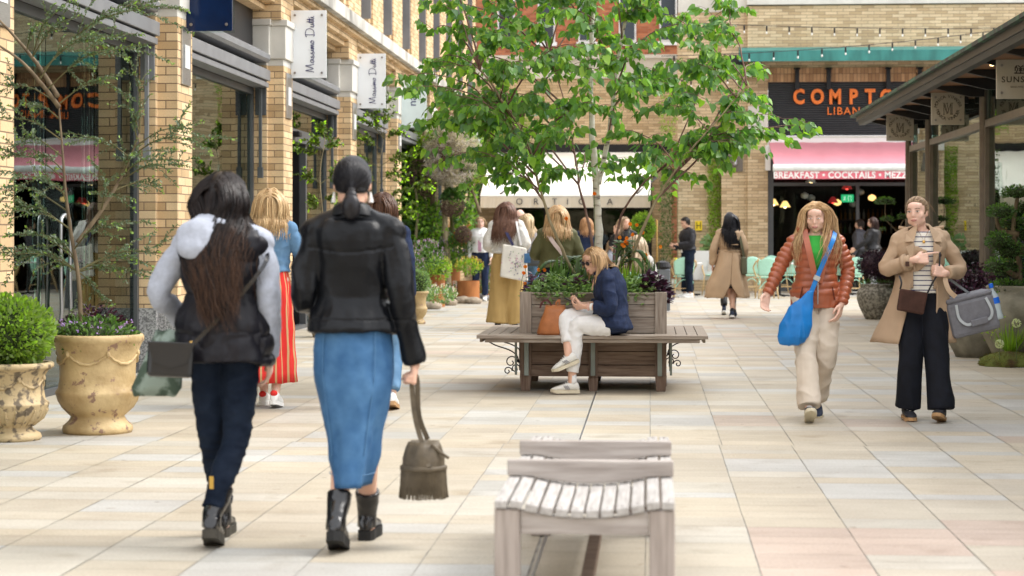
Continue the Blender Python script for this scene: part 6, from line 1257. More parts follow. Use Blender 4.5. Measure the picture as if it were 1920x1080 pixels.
def skirt(J, bodyo, m_, rings_, name='skirt', n=64, fold=8, fa=.012, th=.006, slit=None, uv=None, midx=None, parent=None, seedp=0, arc=None, slit_z=None):
    # rings_: (x, y, z, rx, ry, fold amplitude factor); an open sheet with thickness
    rg = []; R2 = []
    for i in range(len(rings_) - 1):
        a, c = rings_[i], rings_[i + 1]
        for j in range(5 if i < len(rings_) - 2 else 6): u = j / 5; R2.append([lerp(p, q, u) for p, q in zip(a, c)])
    a0, a1 = arc or (0, 2 * math.pi); cl = arc is None
    for (x, y, z, rx, ry, fm) in R2:
        ring = []; gp_ = 0 if slit_z is None else R(max(0, slit_z - z) * 95 + .5)
        for i in range(n if cl else n + 1):
            a = lerp(a0 + gp_, a1 - gp_, i / n); f_ = fa * fm * (math.sin(a * fold + seedp + 1.2 * math.sin(a * 2 + z * 2)) + .5 * noise.noise(Vector((math.cos(a) * 3, math.sin(a) * 3, z * 4 + seedp)))); wv = .010 * (.5 - 1.6 * abs(noise.noise(Vector((math.cos(a) * 2.2 + seedp, math.sin(a) * 2.2 + z * 2, z * 5)))))
            ring.append(Vector((x + math.cos(a) * (rx + f_ + wv), y + math.sin(a) * (ry + f_ + wv), z + .004 * math.sin(a * fold))) * 1)
        rg.append(ring)
    nn = len(rg[0]); vs = [p for r in rg for p in r]; fs = []; mi = []
    for k in range(len(rg) - 1):
        for i in range(nn if cl else nn - 1): fs.append((k * nn + i, k * nn + (i + 1) % nn, (k + 1) * nn + (i + 1) % nn, (k + 1) * nn + i)); mi.append(midx(i, k) if midx else 0)
    o = meshobj(name, vs, fs, m_, parent or bodyo, smooth=True, midx=mi if midx else None); md = o.modifiers.new('s', 'SOLIDIFY'); md.thickness = th; md.offset = 0; return o
def strap(pts, w_, m_, name, parent=None, th=.006, loc=(0, 0, 0), rot=(0, 0, 0), nrm=None):
    p = smoothpath(pts, 5); b = MB(); rg = []
    for i, q in enumerate(p):
        d = (p[min(i + 1, len(p) - 1)] - p[max(i - 1, 0)]).normalized(); nv = Vector(nrm(q)) if nrm else Vector((0, 1, 0)); s_ = d.cross(nv).normalized() * w_ / 2; t_ = s_.cross(d).normalized() * th / 2; rg.append([q - s_ - t_, q + s_ - t_, q + s_ + t_, q - s_ + t_])
    b.rings(rg); return b.build(name, m_, parent, loc=loc, rot=rot)
def place(px, Y): return at(px, 442, Y).x
def denim(n, c, c2): return mat(n, c, rough=.8, spec=.12, col2=c2, scale=10, bump=.15, bscale=250, thr=(.3, .75))
M_leather = mat('black_leather', (.004, .0045, .006), rough=.36, col2=(.008, .009, .011), scale=12, bump=.35, bscale=24, spec=.2)
M_puff = mat('black_nylon', (.010, .0095, .013), rough=.42, var=.2, bump=.1, bscale=40, spec=.22); M_greyj = mat('grey_marl', (.38, .41, .48), rough=.9, var=.08, scale=60, bump=.1)
M_jean = denim('dark_denim', (.004, .008, .018), (.013, .021, .038)); M_denim = denim('blue_denim', (.032, .095, .21), (.08, .185, .34)); M_ldenim = denim('light_denim', (.08, .17, .30), (.17, .30, .46))
M_bootb = mat('boot_leather', (.008, .008, .009), rough=.22, spec=.6, var=.2); M_rub = mat('black_rubber', (.012, .012, .012), rough=.7)
# ---- woman in black leather jacket and denim skirt
J = pose(1.025, pelvis=(0, .0, .955), hipL=(-.085, -.01, .91), hipR=(.085, .01, .91), kneL=(-.035, .02, .49), kneR=(.045, .10, .48), ankL=ank(-.045, -.17, 20), ankR=ank(.028, .25, 0), fL=(2, 20), fR=(-2, 0), elL=(-.215, -.04, 1.09), wrL=(-.17, .17, 1.02), elR=(.215, -.05, 1.09), wrR=(.265, .02, .80), shL=(-.160, -.01, 1.375), shR=(.165, -.01, 1.375), head=(-.005, .015, 1.575), hy=6, hp=4, hR=('grip', (0, 0, -1), (-1, 0, 0)), bulk=1.0)
B = body('person', J, SK2, (place(662, 8.75), 8.75, 0), 0, 'woman in black leather jacket and blue denim midi skirt walking away', .007)
yokes = lambda b: (torso(b, J, .30, .34, .048))
def jd(v, q):
    s_ = -.007 if abs(v.z - 1.31 - .02 * (v.x / .17) ** 2) < .006 and v.y < 0 and abs(v.x) < .19 else 0
    if abs(v.z - 1.012) < .005: s_ = -.005
    return s_ + wrinkle(.009, 6.5, (1.25, 1.25, .55))(v, q)
garment(J, B, 'leather_jacket', M_leather, -.06, .97, .026, ar=(.072, .064, .057, .052, .046), voxel=.007, disp=jd, gd=.026)
b = MB(); rg = []
for z, r1, r2 in ((1.405, .085, .070), (1.435, .080, .064), (1.475, .072, .060), (1.462, .086, .074), (1.42, .100, .088)): rg.append([Vector((math.cos(a) * r1, -.012 + math.sin(a) * r2, z - .022 * math.sin(a))) * 1.025 for a in np.linspace(0, 2 * math.pi, 28, endpoint=False)])
b.rings(rg, True, False); b.build('collar', M_leather, B, smooth=True)
skirt(J, B, M_denim, [(0, -.005, 1.00, .155, .118, .1), (0, -.005, .88, .176, .142, .15), (.0, -.012, .74, .170, .145, .35), (-.002, .0, .55, .128, .150, .7), (-.004, .01, .40, .102, .165, .9), (-.006, .01, .28, .074, .185, 1.0)], fold=3, fa=.016, n=72)
for s_, x in ((-1, -.115), (1, .115)): MB().tube([(x, -.112, .96), (x * 1.0, -.128, .78), (x * .75, -.130, .55), (x * .62, -.138, .42)], .002, 4).build('skirt_seam', mat('seam_thread', (.07, .17, .31)), B)
MB().tube([(math.cos(a) * .102, .01 + math.sin(a) * .182, .335) for a in np.linspace(3.2, 6.2, 16)], .002, 4).build('skirt_hem', mat('seam_thread', (0, 0, 0)), B)
for s_ in 'LR': shoe(J, B, s_, M_bootb, M_rub, 'boot', .34, .036)
hair(J, B, 750, c1=(.006, .006, .008), c2=(.018, .017, .02), tie=(0, -.118, -.045), taillen=.10, seed=3, r=.0032, volume=1.2, lenvar=.1)
b = MB(); b.ball(headM(J) @ Vector((0, -.135, -.115)), (.042, .034, .058), 14, 10); b.ball(headM(J) @ Vector((0, -.128, -.07)), (.028, .026, .03), 12, 8); b.build('hair_ponytail', mat('black_hair', (.009, .008, .010), rough=.35), B, smooth=True)
for sx in (-1, 1): MB().tube([headM(J) @ Vector((sx * .078, -.0, -.04)), headM(J) @ Vector((sx * .080, 0, -.085))], [.004, .012], 8).build('earring', M_white, B)
# bucket bag in her hand
def bucket(loc_, rz):
    Mb = mat('dark_taupe_leather', (.10, .078, .05), rough=.5, var=.25, scale=20, bump=.2); t = empty('bucket_bag', loc_, rz, 'dark taupe bucket bag with long fringe swinging from the leather jacket woman\'s right hand', 'bag')
    b = MB(); b.lathe([(.005, -.475), (.082, -.475), (.094, -.42), (.094, -.34), (.075, -.29), (.062, -.265), (.055, -.27)], (.04, 0, 0), 24, True, lambda i, j, z: .010 * math.sin(j * 1.57) if z > -.30 else 0); b.build('pouch', Mb, t, smooth=True)
    f_ = MB(); r9 = random.Random(2)
    for i in range(90): a = i / 90 * 6.283; f_.tube([(.04 + math.cos(a) * .097, math.sin(a) * .097, -.385), (.04 + math.cos(a) * .100, math.sin(a) * .100, -.45), (.04 + math.cos(a) * (.102 + r9.uniform(0, .008)), math.sin(a) * .102, -.512 - r9.uniform(0, .006))], [.0042, .0042, .003], 4)
    f_.build('fringe', mat('dark_taupe_leather', (0, 0, 0)), t); b = MB(); b.lathe([(.100, -.395), (.105, -.39), (.105, -.375), (.097, -.37)], (.04, 0, 0), 28); b.build('band', Mb, t, smooth=True)
    strap([(0, 0, .03), (-.012, 0, 0), (.0, -.01, -.15), (.03, -.03, -.27), (.055, -.10, -.37)], .022, Mb, 'handle', t); strap([(0, 0, .03), (.012, 0, 0), (.02, .01, -.15), (.06, .02, -.26)], .022, Mb, 'handle', t)
    MB().tube([(.07, -.06, -.275), (.11, -.07, -.31), (.145, -.07, -.335)], .007, 6).build('drawstring', Mb, t)
bucket(B.location + J['wrR'] + Vector((0, 0, -.085)), .2)
# ---- woman in black puffer vest
J = pose(1.0, pelvis=(0, 0, .95), hipL=(-.08, 0, .91), hipR=(.08, 0, .91), kneL=(-.075, .07, .49), kneR=(.055, .0, .48), ankL=ank(-.05, .20, 0), ankR=ank(-.015, -.19, 18), fL=(4, 0), fR=(6, 18), elL=(-.295, -.02, 1.12), wrL=(-.22, .17, .98), elR=(.215, -.05, 1.09), wrR=(.20, .03, .84), shL=(-.185, -.01, 1.36), shR=(.172, -.01, 1.37), head=(.0, .02, 1.555), hy=-22, hp=2)
B = body('person', J, SK3, (place(421, 8.85), 8.85, 0), 0, 'woman with long dark hair in a black puffer vest over a grey hoodie walking away', .007)
garment(J, B, 'hoodie', M_greyj, .1, .98, .022, ar=(.064, .058, .052, .048, .044), over=.0, voxel=.008, disp=wrinkle(.006, 9))
trousers(J, B, M_jean, (.092, .080, .060, .057, .043), .22, .06, .008, wrinkle(.006, 10, (1, 1, 1.6)))
garment(J, B, 'puffer_vest', M_puff, -.31, .95, .052, arms='', voxel=.008, disp=quilt(J, .165, .1, .026, .14), gd=.055)
b = MB(); b.ball((-.075, -.14, 1.375), (.12, .065, .085)); b.ball((-.02, -.08, 1.43), (.125, .085, .05)); b.ball((-.10, -.165, 1.335), (.08, .045, .06)); b.remesh('hood', M_greyj, .008, B, disp=wrinkle(.007, 7, (1, 1, 1)))
for s_ in 'LR': shoe(J, B, s_, M_bootb, mat('tread_rubber', (.05, .045, .035), rough=.8), 'boot', .40, .034)
MB().box(-.017, -.235, .27, .001, -.228, .325).build('boot_tab', mat('tab_yellow', (.45, .27, .05)), B)
hair(J, B, 1000, .50, (.006, .0045, .005), (.020, .013, .011), (.075, .038, .022), seed=5, r=.0034, wave=.03, wind=(.02, -.02, 0), lenvar=.22, volume=1.2, bk=.20, conv=(.17, .16, .075))
Bag = MB(); Bag.box(-.10, -.035, -.085, .10, .035, .07); t = Bag.build('saddle_bag', M_bootb, loc=B.location + Vector((-.185, -.25, .845)), rot=(0, .05, .2), bevel=.02); tag(t, 'small black leather saddle bag on the left hip of the vest wearer', 'bag')
b = MB(); b.prism([(-.104, -.042, .072), (.104, -.042, .072), (.075, -.042, -.02), (0, -.042, -.045), (-.075, -.042, -.02)], (0, -.006, 0)); b.build('flap', M_bootb, t, bevel=.004); MB().ball((.085, -.042, .075), .006).build('clasp', mat('brass', (0, 0, 0)), t)
strap([(.09, 0, .06), (.18, .02, .16), (.33, .035, .34), (.40, .08, .46), (.36, .2, .5)], .018, M_bootb, 'strap', t)
b = MB(); rg = []
for z, w_, d_ in ((.0, .07, .02), (-.1, .085, .05), (-.18, .10, .06), (-.25, .115, .05), (-.28, .10, .03)): rg.append([Vector((math.cos(a) * w_ - .02 + z * .25, math.sin(a) * d_, z + .012 * math.sin(a * 3))) for a in np.linspace(0, 2 * math.pi, 24, endpoint=False)])
b.rings(rg); t = b.build('printed_tote', mat('camouflage_cloth', (.06, .09, .065), rough=.8, col2=(.24, .30, .26), scale=14, thr=(.45, .55)), loc=B.location + Vector((-.215, -.05, .95)), smooth=True); tag(t, 'crumpled green patterned tote carried in front of the vest wearer', 'bag')
# ---- blonde in denim jacket and red striped skirt
J = pose(1.05, ankL=ank(-.08, .2, 0), ankR=ank(.07, -.12, 10), fR=(0, 10), kneL=(-.08, .12, .48), kneR=(.08, .02, .48), elL=(-.25, -.04, 1.12), wrL=(-.2, .15, 1.05), elR=(.255, .02, 1.13), wrR=(.20, .22, 1.05), head=(0, .03, 1.56), hy=12, hp=10)
B = body('person', J, SK1, (place(505, 15.9), 15.9, 0), 0, 'blonde woman in a blue denim jacket and red striped long skirt seen from behind', .008)
garment(J, B, "denim_jacket", M_ldenim, .18, .97, .026, ar=(.066, .060, .053, .048, .045), over=.1, voxel=.009, disp=wrinkle(.008, 8))
MB().box(.03, -.155, 1.05, .10, -.148, 1.085).build('jacket_patch', mat('tan_patch', (.40, .13, .05)), B)
M_red = mat('red_stripe', (.68, .035, .03), rough=.8, var=.08); M_tan = mat('tan_stripe', (.58, .35, .17), rough=.8, var=.08)
skirt(J, B, [M_red, M_tan], [(0, 0, 1.12, .142, .112, .1), (0, 0, .95, .178, .14, .5), (0, 0, .70, .180, .165, 1), (0, 0, .62, .186, .172, 1.1), (0, .01, .20, .21, .21, 1.2)], fold=9, fa=.012, n=90, midx=lambda i, k: 1 if i % 4 == 1 else 0)
for s_ in 'LR': shoe(J, B, s_, M_white, M_white); 
for s_ in 'LR': Fm = foot_frame(J, s_); b = MB(); b.ball(Fm @ Vector((0, -.062, .0)), (.030, .016, .026)); b.build('heel_tab', M_red, B, smooth=True)
hair(J, B, 800, .26, (.42, .26, .12), (.68, .50, .28), seed=8, r=.0036, wave=.035, volume=2.2, lenvar=.2)
# ---- person mostly hidden behind the leather jacket
J = pose(1.03, ankL=ank(-.08, .2, 0), ankR=ank(.09, -.14, 14), fR=(0, 14), kneR=(.09, .03, .48), kneL=(-.08, .12, .48), hy=-10)
B = body('person', J, SK3, (place(718, 15.8), 15.8, 0), 0, 'brown haired person in navy top and jeans almost hidden behind the leather jacket woman', .009)
M_navyc = mat('navy_cloth', (.012, .022, .060), rough=.85, var=.25, scale=30, bump=.3, bscale=60)
garment(J, B, 'navy_top', M_navyc, .02, .96, .03, voxel=.012, disp=wrinkle(.006, 8)); trousers(J, B, M_ldenim, (.1, .088, .07, .065, .06), .2, .04, .012)
for s_ in 'LR': shoe(J, B, s_, M_white, mat('gum_sole', (.42, .25, .12)))
hair(J, B, 420, .20, (.06, .028, .018), (.12, .06, .035), seed=9, r=.004); strap([(.12, -.1, 1.40), (.03, -.15, 1.28), (-.08, -.15, 1.15)], .03, mat('orange_strap', (.5, .22, .08)), 'bag_strap', B)
# ---- seated woman on the planter bench (faces -X; her left side is towards us)
X0, Y0 = -.325, 17.42
def L(px, py, dx=0): p = at(px, py, Y0 - dx * -1); return (dx, -(p.x - X0), p.z)
J = pose(1.0, pelvis=(0, .0, .615), waist=(0, -.010, .735), chest=(0, .015, .92), neck=(0, .085, 1.075), head=(-.015, .165, 1.165), hipL=(-.085, .02, .605), hipR=(.085, .02, .605),
         kneL=(-.08, .31, .585), ankL=(-.10, .36, .095), kneR=(.005, .40, .665), ankR=(-.16, .385, .335), shL=(-.165, .045, 1.015), shR=(.165, .06, 1.015), elL=(-.21, .015, .755), wrL=(-.09, .245, .765), elR=(.20, .06, .77), wrR=(.06, .265, .775),
         hy=38, hp=20, fL=(8, 0), fR=(14, 22), hL=('pinch', (.45, 1, -.05), (.6, 0, .7)), hR=('pinch', (-.45, 1, 0), (-.6, 0, .7)), bulk=1.02)
B = body('person', J, SK2, (X0, Y0, 0), R(90), 'woman with blonde bob and sunglasses sitting cross legged on the planter bench', .006)
M_wht = mat('white_cotton', (.74, .74, .74), rough=.85, var=.04, scale=20)
b = MB(); torso(b, J, -.15, .22, .02)
for s_, r_, cut in (('L', (.098, .092, .075, .062, .052), .80), ('R', (.098, .090, .075, .066, .058), .66)):
    a, kn, hp = J['ank' + s_], J['kne' + s_], J['hip' + s_]; e = kn.lerp(a, cut); limb(b, [hp, hp.lerp(kn, .5) + Vector((0, 0, .005)), kn, kn.lerp(e, .5), e], list(r_), 18, False)
b.remesh('trousers', M_wht, .007, B, disp=wrinkle(.0045, 10))
def shirtx(b):
    b.ball((0, -.015, .605), (.195, .155, .085)); b.ball((0, .03, .70), (.17, .145, .12))
garment(J, B, 'navy_shirt', M_navyc, -.08, .955, .028, ar=(.066, .062, .058, .055, .051), over=.42, voxel=.007, disp=wrinkle(.010, 7.5, (1, 1, .8)), extra=shirtx, gd=.036)
b = MB(); b.tube(smoothpath([(-.07, .16, 1.045), (-.078, .085, 1.095), (-.04, .04, 1.125), (.04, .04, 1.125), (.078, .085, 1.095), (.07, .16, 1.045)]), [.016] * 26, 6); b.v = [Vector((v.x, v.y, v.z)) for v in b.v]; b.build('shirt_collar', M_navyc, B, smooth=True)
b = MB(); b.prism([(-.045, .148, 1.045), (.045, .148, 1.045), (0, .178, .90)], (0, .012, 0)); b.build('neckline_skin', SK2, B)
for s_ in 'LR': shoe(J, B, s_, mat('white_trainer', (.68, .67, .63), rough=.55), mat('cream_sole', (.62, .56, .42)), socks=M_wht if s_ == 'L' else None)
for s_ in 'LR': Fm = foot_frame(J, s_); b = MB(); [b.tube([Fm @ Vector((-.045, .04 + i * .015, -.015)), Fm @ Vector((-.043, .015 + i * .015, -.05))], .004, 4) for i in range(3)]; b.build('shoe_stripe', mat('silver_trim', (.3, .3, .32), rough=.35), B)
face_parts(J, B, 'down', (.20, .12, .06), glasses=True)
hair(J, B, 950, .155, (.36, .21, .10), (.66, .45, .25), seed=12, r=.0034, wave=.008, volume=1.5, lenvar=.08, wind=(0, -.05, 0), step=.018, front=.0)
b = MB(); [b.ball(J['wrL'].lerp(J['elL'], .14) + Vector((math.cos(a) * .03, 0, math.sin(a) * .03)), .007, 6, 5) for a in np.arange(0, 6.28, .45)]; b.build('bead_bracelet', mat('pink_beads', (.7, .45, .4)), B)
q = J['wrL'].lerp(J['elL'], .30); b = MB(); b.tube([q - (J['elL'] - J['wrL']).normalized() * .012, q + (J['elL'] - J['wrL']).normalized() * .012], .032, 16); b.build('watch', M_white, B); b = MB(); b.tube([(0, .17, 1.06), (0, .185, 1.0)], .002, 4); b.ball((0, .187, .995), .006); b.build('necklace', M_steel, B)
pmid = (J['wrL'] + J['wrR']) / 2; Mw = Matrix.Translation((X0, Y0, 0)) @ Matrix.Rotation(R(90), 4, 'Z')
pw = Mw @ (pmid + Vector((0, .10, .035))); b = MB(); b.box(-.038, -.075, -.005, .038, .075, .005); t = b.build('phone', M_black, loc=pw, rot=(R(25), 0, R(90)), bevel=.003); tag(t, 'dark phone held in the hands of the seated woman', 'phone')
# tan handbag beside her
hb = empty('handbag', (at(1037, 630, 17.42).x, 17.43, .512), .05, 'tan leather bucket handbag standing on the bench beside the seated woman', 'bag'); M_tanl = mat('tan_leather', (.36, .13, .045), rough=.45, var=.15, scale=14, bump=.1)
b = MB(); rg = []
for z, w_, d_ in ((0, .135, .07), (.02, .145, .078), (.12, .125, .07), (.20, .098, .055), (.235, .085, .045)):
    rg.append([Vector((math.copysign(abs(math.cos(a)) ** .7, math.cos(a)) * w_ + .02 * z / .235, math.copysign(abs(math.sin(a)) ** .7, math.sin(a)) * d_, z + (.03 * (abs(math.cos(a)) ** 2) if z > .22 else 0))) for a in np.linspace(0, 2 * math.pi, 32, endpoint=False)])
b.rings(rg, True, True); b.build('pouch', M_tanl, hb, smooth=True)
for sx in (-1, 1): strap([(sx * .085 - .03, 0, .235), (sx * .075 - .02, -.01, .285), (sx * .055, -.01, .305), (sx * .03, -.01, .285), (sx * .015 + .01, 0, .24)], .016, M_tanl if sx > 0 else mat('dark_lining', (.08, .02, .02)), 'handle', hb)
# ---- woman in the rust puffer jacket, walking towards us
M_rust = mat('rust_nylon', (.33, .085, .035), rough=.36, var=.12, scale=12, spec=.55); M_khaki = mat('cream_cotton', (.60, .52, .43), rough=.85, var=.06)
J = pose(.985, pelvis=(0, 0, .95), kneR=(.085, .13, .50), ankR=ank(.075, .30, -24), kneL=(-.07, .03, .49), ankL=ank(-.02, -.22, 26), fR=(0, -24), fL=(2, 26), elR=(.285, .04, 1.145), wrR=(.375, .12, .96), elL=(-.245, -.02, 1.125), wrL=(-.185, .09, .885), head=(0, .03, 1.545), neck=(0, 0, 1.425), hy=-14, hp=14, hR=('relax', (.25, .35, -.8), (-.5, .8, 0)), hL=('relax', (.25, .25, -1), (.8, -.3, 0)))
B = body('person', J, SK1, (place(1530, 15.1), 15.1, 0), R(180), 'long haired blonde woman in a rust quilted jacket and cream trousers striding towards us', .006)
garment(J, B, 'green_top', mat('green_jersey', (.04, .36, .05), rough=.8), .3, .955, .014, arms='', voxel=.009)
trousers(J, B, M_khaki, (.102, .094, .082, .080, .088), .2, .02, .008, wrinkle(.009, 8, (1, 1, .9)))
def openv(b): pass
g_ = garment(J, B, 'quilted_jacket', M_rust, -.20, .95, .026, ar=(.064, .058, .052, .048, .040), voxel=.007, disp=quilt(J, .052, .045, .012, .08), gd=.030)
me = g_.data; bm = bmesh.new(); bm.from_mesh(me)      # the jacket is open in a V at the front
dl = [f for f in bm.faces if f.calc_center_median().y > .02 and f.calc_center_median().z > 1.03 and abs(f.calc_center_median().x - .0) < .012 + (f.calc_center_median().z - 1.03) * .20 and f.calc_center_median().z < 1.46]; bmesh.ops.delete(bm, geom=dl, context='FACES'); bm.to_mesh(me); bm.free()
md = g_.modifiers.new('s', 'SOLIDIFY'); md.thickness = .012; md.offset = -1
for sx in (-1, 1):
    strap([(sx * .012, .155, 1.03), (sx * .045, .160, 1.18), (sx * .075, .135, 1.32), (sx * .092, .06, 1.42)], .045, M_rust, 'lapel', B, .018)
    MB().tube([(sx * .11, .135, 1.0), (sx * .13, .115, .90)], .005, 5).build('pocket_zip', mat('rust_zip', (.14, .03, .015)), B)
b = MB(); b.tube(smoothpath([(-.10, .03, 1.415), (-.09, -.075, 1.45), (0, -.115, 1.46), (.09, -.075, 1.45), (.10, .03, 1.415)]), .038, 10); b.remesh('hood', M_rust, .008, B, disp=wrinkle(.008, 14)); MB().tube([(0, .168, 1.03), (0, .165, .93), (0, .160, .87)], .005, 5).build('zip', M_steel, B)
for s_ in 'LR': shoe(J, B, s_, mat('navy_trainer', (.02, .03, .06), rough=.6), mat('cream_sole', (0, 0, 0)))
face_parts(J, B, 'down', (.25, .15, .08))
hair(J, B, 900, .44, (.42, .24, .11), (.74, .53, .30), seed=14, r=.0032, wave=.045, volume=1.3, lenvar=.22, wind=(.05, .03, .0), part_=.0, front=.02, spread=.8, bk=.185, conv=(.06, .05, .13))
bb = empty('tote_bag', B.location + Vector((-.165, -.20, .70)), .1, 'bright blue slouchy nylon bag hanging at the hip of the woman in the rust jacket', 'bag'); M_blue = mat('blue_nylon', (.01, .17, .50), rough=.4, var=.15, scale=8)
b = MB(); rg = []
for z, w_, d_, x in ((-.135, .03, .015, -.04), (-.125, .085, .04, -.035), (-.07, .115, .06, -.02), (.02, .118, .06, .0), (.10, .10, .05, .02), (.155, .085, .035, .04), (.22, .045, .022, .085), (.27, .022, .012, .115)): rg.append([Vector((x + math.cos(a) * w_, math.sin(a) * d_, z)) for a in np.linspace(0, 2 * math.pi, 24, endpoint=False)])
b.rings(rg); b.remesh('pouch', M_blue, .007, bb, disp=wrinkle(.006, 7, (1.6, 1, .5)))
strap([(.115, 0, .26), (.15, .0, .35), (.20, .0, .47), (.25, .0, .58), (.285, .025, .655), (.31, .10, .70), (.325, .20, .715), (.32, .28, .67), (.28, .33, .55)], .034, M_blue, 'strap', bb); MB().box(-.024, -.010, -.018, .024, .006, .018).build('buckle', M_steel, bb, loc=(.155, 0, .365), rot=(0, .45, 0))
# ---- woman in the beige trench coat
M_beige = mat('beige_gabardine', (.42, .30, .20), rough=.75, var=.06, scale=10); M_stripe = None
m, N, Lk, P = _nodes('breton_stripes'); ge = N.new('ShaderNodeTexCoord'); sp = N.new('ShaderNodeSeparateXYZ'); Lk.new(ge.outputs['Object'], sp.inputs[0]); ml = N.new('ShaderNodeMath'); ml.operation = 'MULTIPLY'; ml.inputs[1].default_value = 1 / .036; Lk.new(sp.outputs[2], ml.inputs[0]); fr = N.new('ShaderNodeMath'); fr.operation = 'FRACT'; Lk.new(ml.outputs[0], fr.inputs[0]); ls = N.new('ShaderNodeMath'); ls.operation = 'LESS_THAN'; ls.inputs[1].default_value = .20; Lk.new(fr.outputs[0], ls.inputs[0])
mi = N.new('ShaderNodeMixRGB'); Lk.new(ls.outputs[0], mi.inputs[0]); mi.inputs[1].default_value = (.72, .69, .62, 1); mi.inputs[2].default_value = (.03, .03, .10, 1); Lk.new(mi.outputs[0], P.inputs['Base Color']); P.inputs['Roughness'].default_value = .85; M_stripe = m
M_navyt = mat('navy_trouser', (.004, .0055, .011), rough=.85, var=.3, scale=14)
J = pose(1.0, pelvis=(0, 0, .95), kneR=(.09, .07, .49), ankR=ank(.105, .02, 4), kneL=(-.10, .10, .50), ankL=ank(-.125, .16, -12), fL=(-18, -12), fR=(6, 4), shR=(.165, -.01, 1.365), shL=(-.168, -.01, 1.37), elR=(.265, .02, 1.125), wrR=(.07, .20, 1.205), elL=(-.285, .0, 1.125), wrL=(-.15, .19, 1.10), head=(.035, .03, 1.555), neck=(.005, 0, 1.43), hy=-24, hp=2, hr=3,
         hR=('point', (-1, .12, .12), (0, -1, -.3)), hL=('grip', (.75, .35, .25), (.2, -.9, -.2)))
B = body('person', J, SK1, (place(1727, 15.1), 15.1, 0), R(180), 'woman in an open beige trench coat, striped top and wide navy trousers walking towards us', .006)
garment(J, B, 'striped_top', M_stripe, .02, .965, .018, arms='', voxel=.008, disp=wrinkle(.005, 9)); trousers(J, B, M_navyt, (.108, .098, .088, .092, .100), .26, .0, .009, wrinkle(.010, 5, (1.5, 1.5, .3)))
g_ = garment(J, B, 'coat_upper', M_beige, .10, .95, .030, ar=(.064, .056, .053, .049, .047), over=.12, voxel=.008, disp=wrinkle(.009, 7), gd=.036)
me = g_.data; bm = bmesh.new(); bm.from_mesh(me)
def isopen(f):
    c = f.calc_center_median(); return c.y > .03 and abs(c.x) < (.075 if c.z < 1.3 else .075 + (c.z - 1.3) * .2) and (c - J['wrR']).length > .11 and (c - J['wrL']).length > .11 and c.z < 1.46 and abs(c.x) < .12
bmesh.ops.delete(bm, geom=[f for f in bm.faces if isopen(f)], context='FACES'); bm.to_mesh(me); bm.free(); md = g_.modifiers.new('s', 'SOLIDIFY'); md.thickness = .008; md.offset = -1
skirt(J, B, M_beige, [(0, 0, 1.09, .182, .135, .1), (0, -.01, .95, .205, .165, .5), (.02, -.04, .78, .245, .20, 1), (.05, -.06, .58, .30, .25, 1.3)], 'coat_tail', fold=5, fa=.014, arc=(R(118), R(422)), th=.008)
for sx in (-1, 1):
    b = MB(); b.prism([(sx * .035, .085, 1.475), (sx * .125, .07, 1.40), (sx * .135, .125, 1.335), (sx * .075, .155, 1.335), (sx * .055, .13, 1.40)], (0, .012, 0)); b.build('collar', M_beige, B, bevel=.003)
    b = MB(); b.prism([(sx * .070, .150, 1.335), (sx * .135, .150, 1.29), (sx * .09, .165, 1.19), (sx * .065, .160, 1.10)], (0, .012, 0)); b.build('lapel', M_beige, B, bevel=.003)
    b = MB(); b.tube([Vector((sx * .08, -.01, 1.43)), J['shR' if sx > 0 else 'shL'] + Vector((sx * .0, 0, .078))], .014, 6); b.build('epaulette', M_beige, B)
for p in ((-.115, .168, 1.235), (-.13, .16, 1.09)): MB().ball(p, (.014, .006, .014)).build('button', mat('brown_button', (.06, .025, .015)), B)
q = J['wrR'].lerp(J['elR'], .30); b = MB(); dd = (J['elR'] - J['wrR']).normalized(); b.tube([q - dd * .014, q + dd * .014], .066, 16); b.build('cuff_strap', M_beige, B, smooth=True); MB().box(-.014, -.004, -.018, .014, .004, .018).build('cuff_buckle', mat('brown_button', (0, 0, 0)), B, loc=q + Vector((.0, .066, -.01)))
strap([(-.18, .13, 1.10), (-.15, .20, 1.06), (-.17, .235, .98), (-.22, .24, .93)], .035, M_beige, 'belt', B)
for s_ in 'LR': shoe(J, B, s_, mat('dark_trainer', (.02, .02, .025), rough=.6), mat('gum_sole', (.42, .25, .12)))
face_parts(J, B, 'open', (.16, .10, .06)); hair(J, B, 620, .12, (.22, .14, .09), (.50, .36, .22), seed=16, r=.0034, tie=(-.01, -.105, .03), taillen=.06, volume=1.9, front=-.02)
b = MB(); [b.ball(headM(J) @ (Vector((0, -.115, .045)) + rdir() * .03), .028, 8, 6) for _ in range(7)]; b.build('hair_bun', mat('bun_hair', (.20, .13, .08), rough=.5, col2=(.44, .31, .19), scale=40), B, smooth=True)
hair(J, B, 34, .08, (.25, .16, .10), (.52, .38, .24), seed=17, r=.0012, wave=.12, volume=2.2, cap=False, lenvar=.5); b = MB(); b.ball((0, .150, 1.335), .013); b.tube([(-.05, .10, 1.44), (0, .148, 1.345), (.05, .10, 1.44)], .0018, 4); b.build('necklace', mat('brass', (0, 0, 0)), B)
cb = empty('crossbody_bag', B.location + Vector((-.085, -.225, .905)), .1, 'dark brown suede crossbody bag worn at the front of the beige trench coat', 'bag'); M_suede = mat('brown_suede', (.055, .025, .018), rough=.9, var=.25, scale=18)
b = MB(); b.hexa([(-.125, -.03, -.075), (.07, -.03, -.11), (.07, .03, -.11), (-.125, .03, -.075), (-.10, -.025, .085), (.105, -.025, .055), (.105, .025, .055), (-.10, .025, .085)]); b.build('pouch', M_suede, cb, bevel=.014)
strap([(.10, -.01, .05), (.14, -.01, .13), (.18, -.005, .2), (.20, .02, .30), (.21, .06, .40)], .012, M_black, 'strap', cb); strap([(-.10, 0, .08), (-.09, .0, .13), (-.10, .03, .18)], .012, M_black, 'strap', cb)
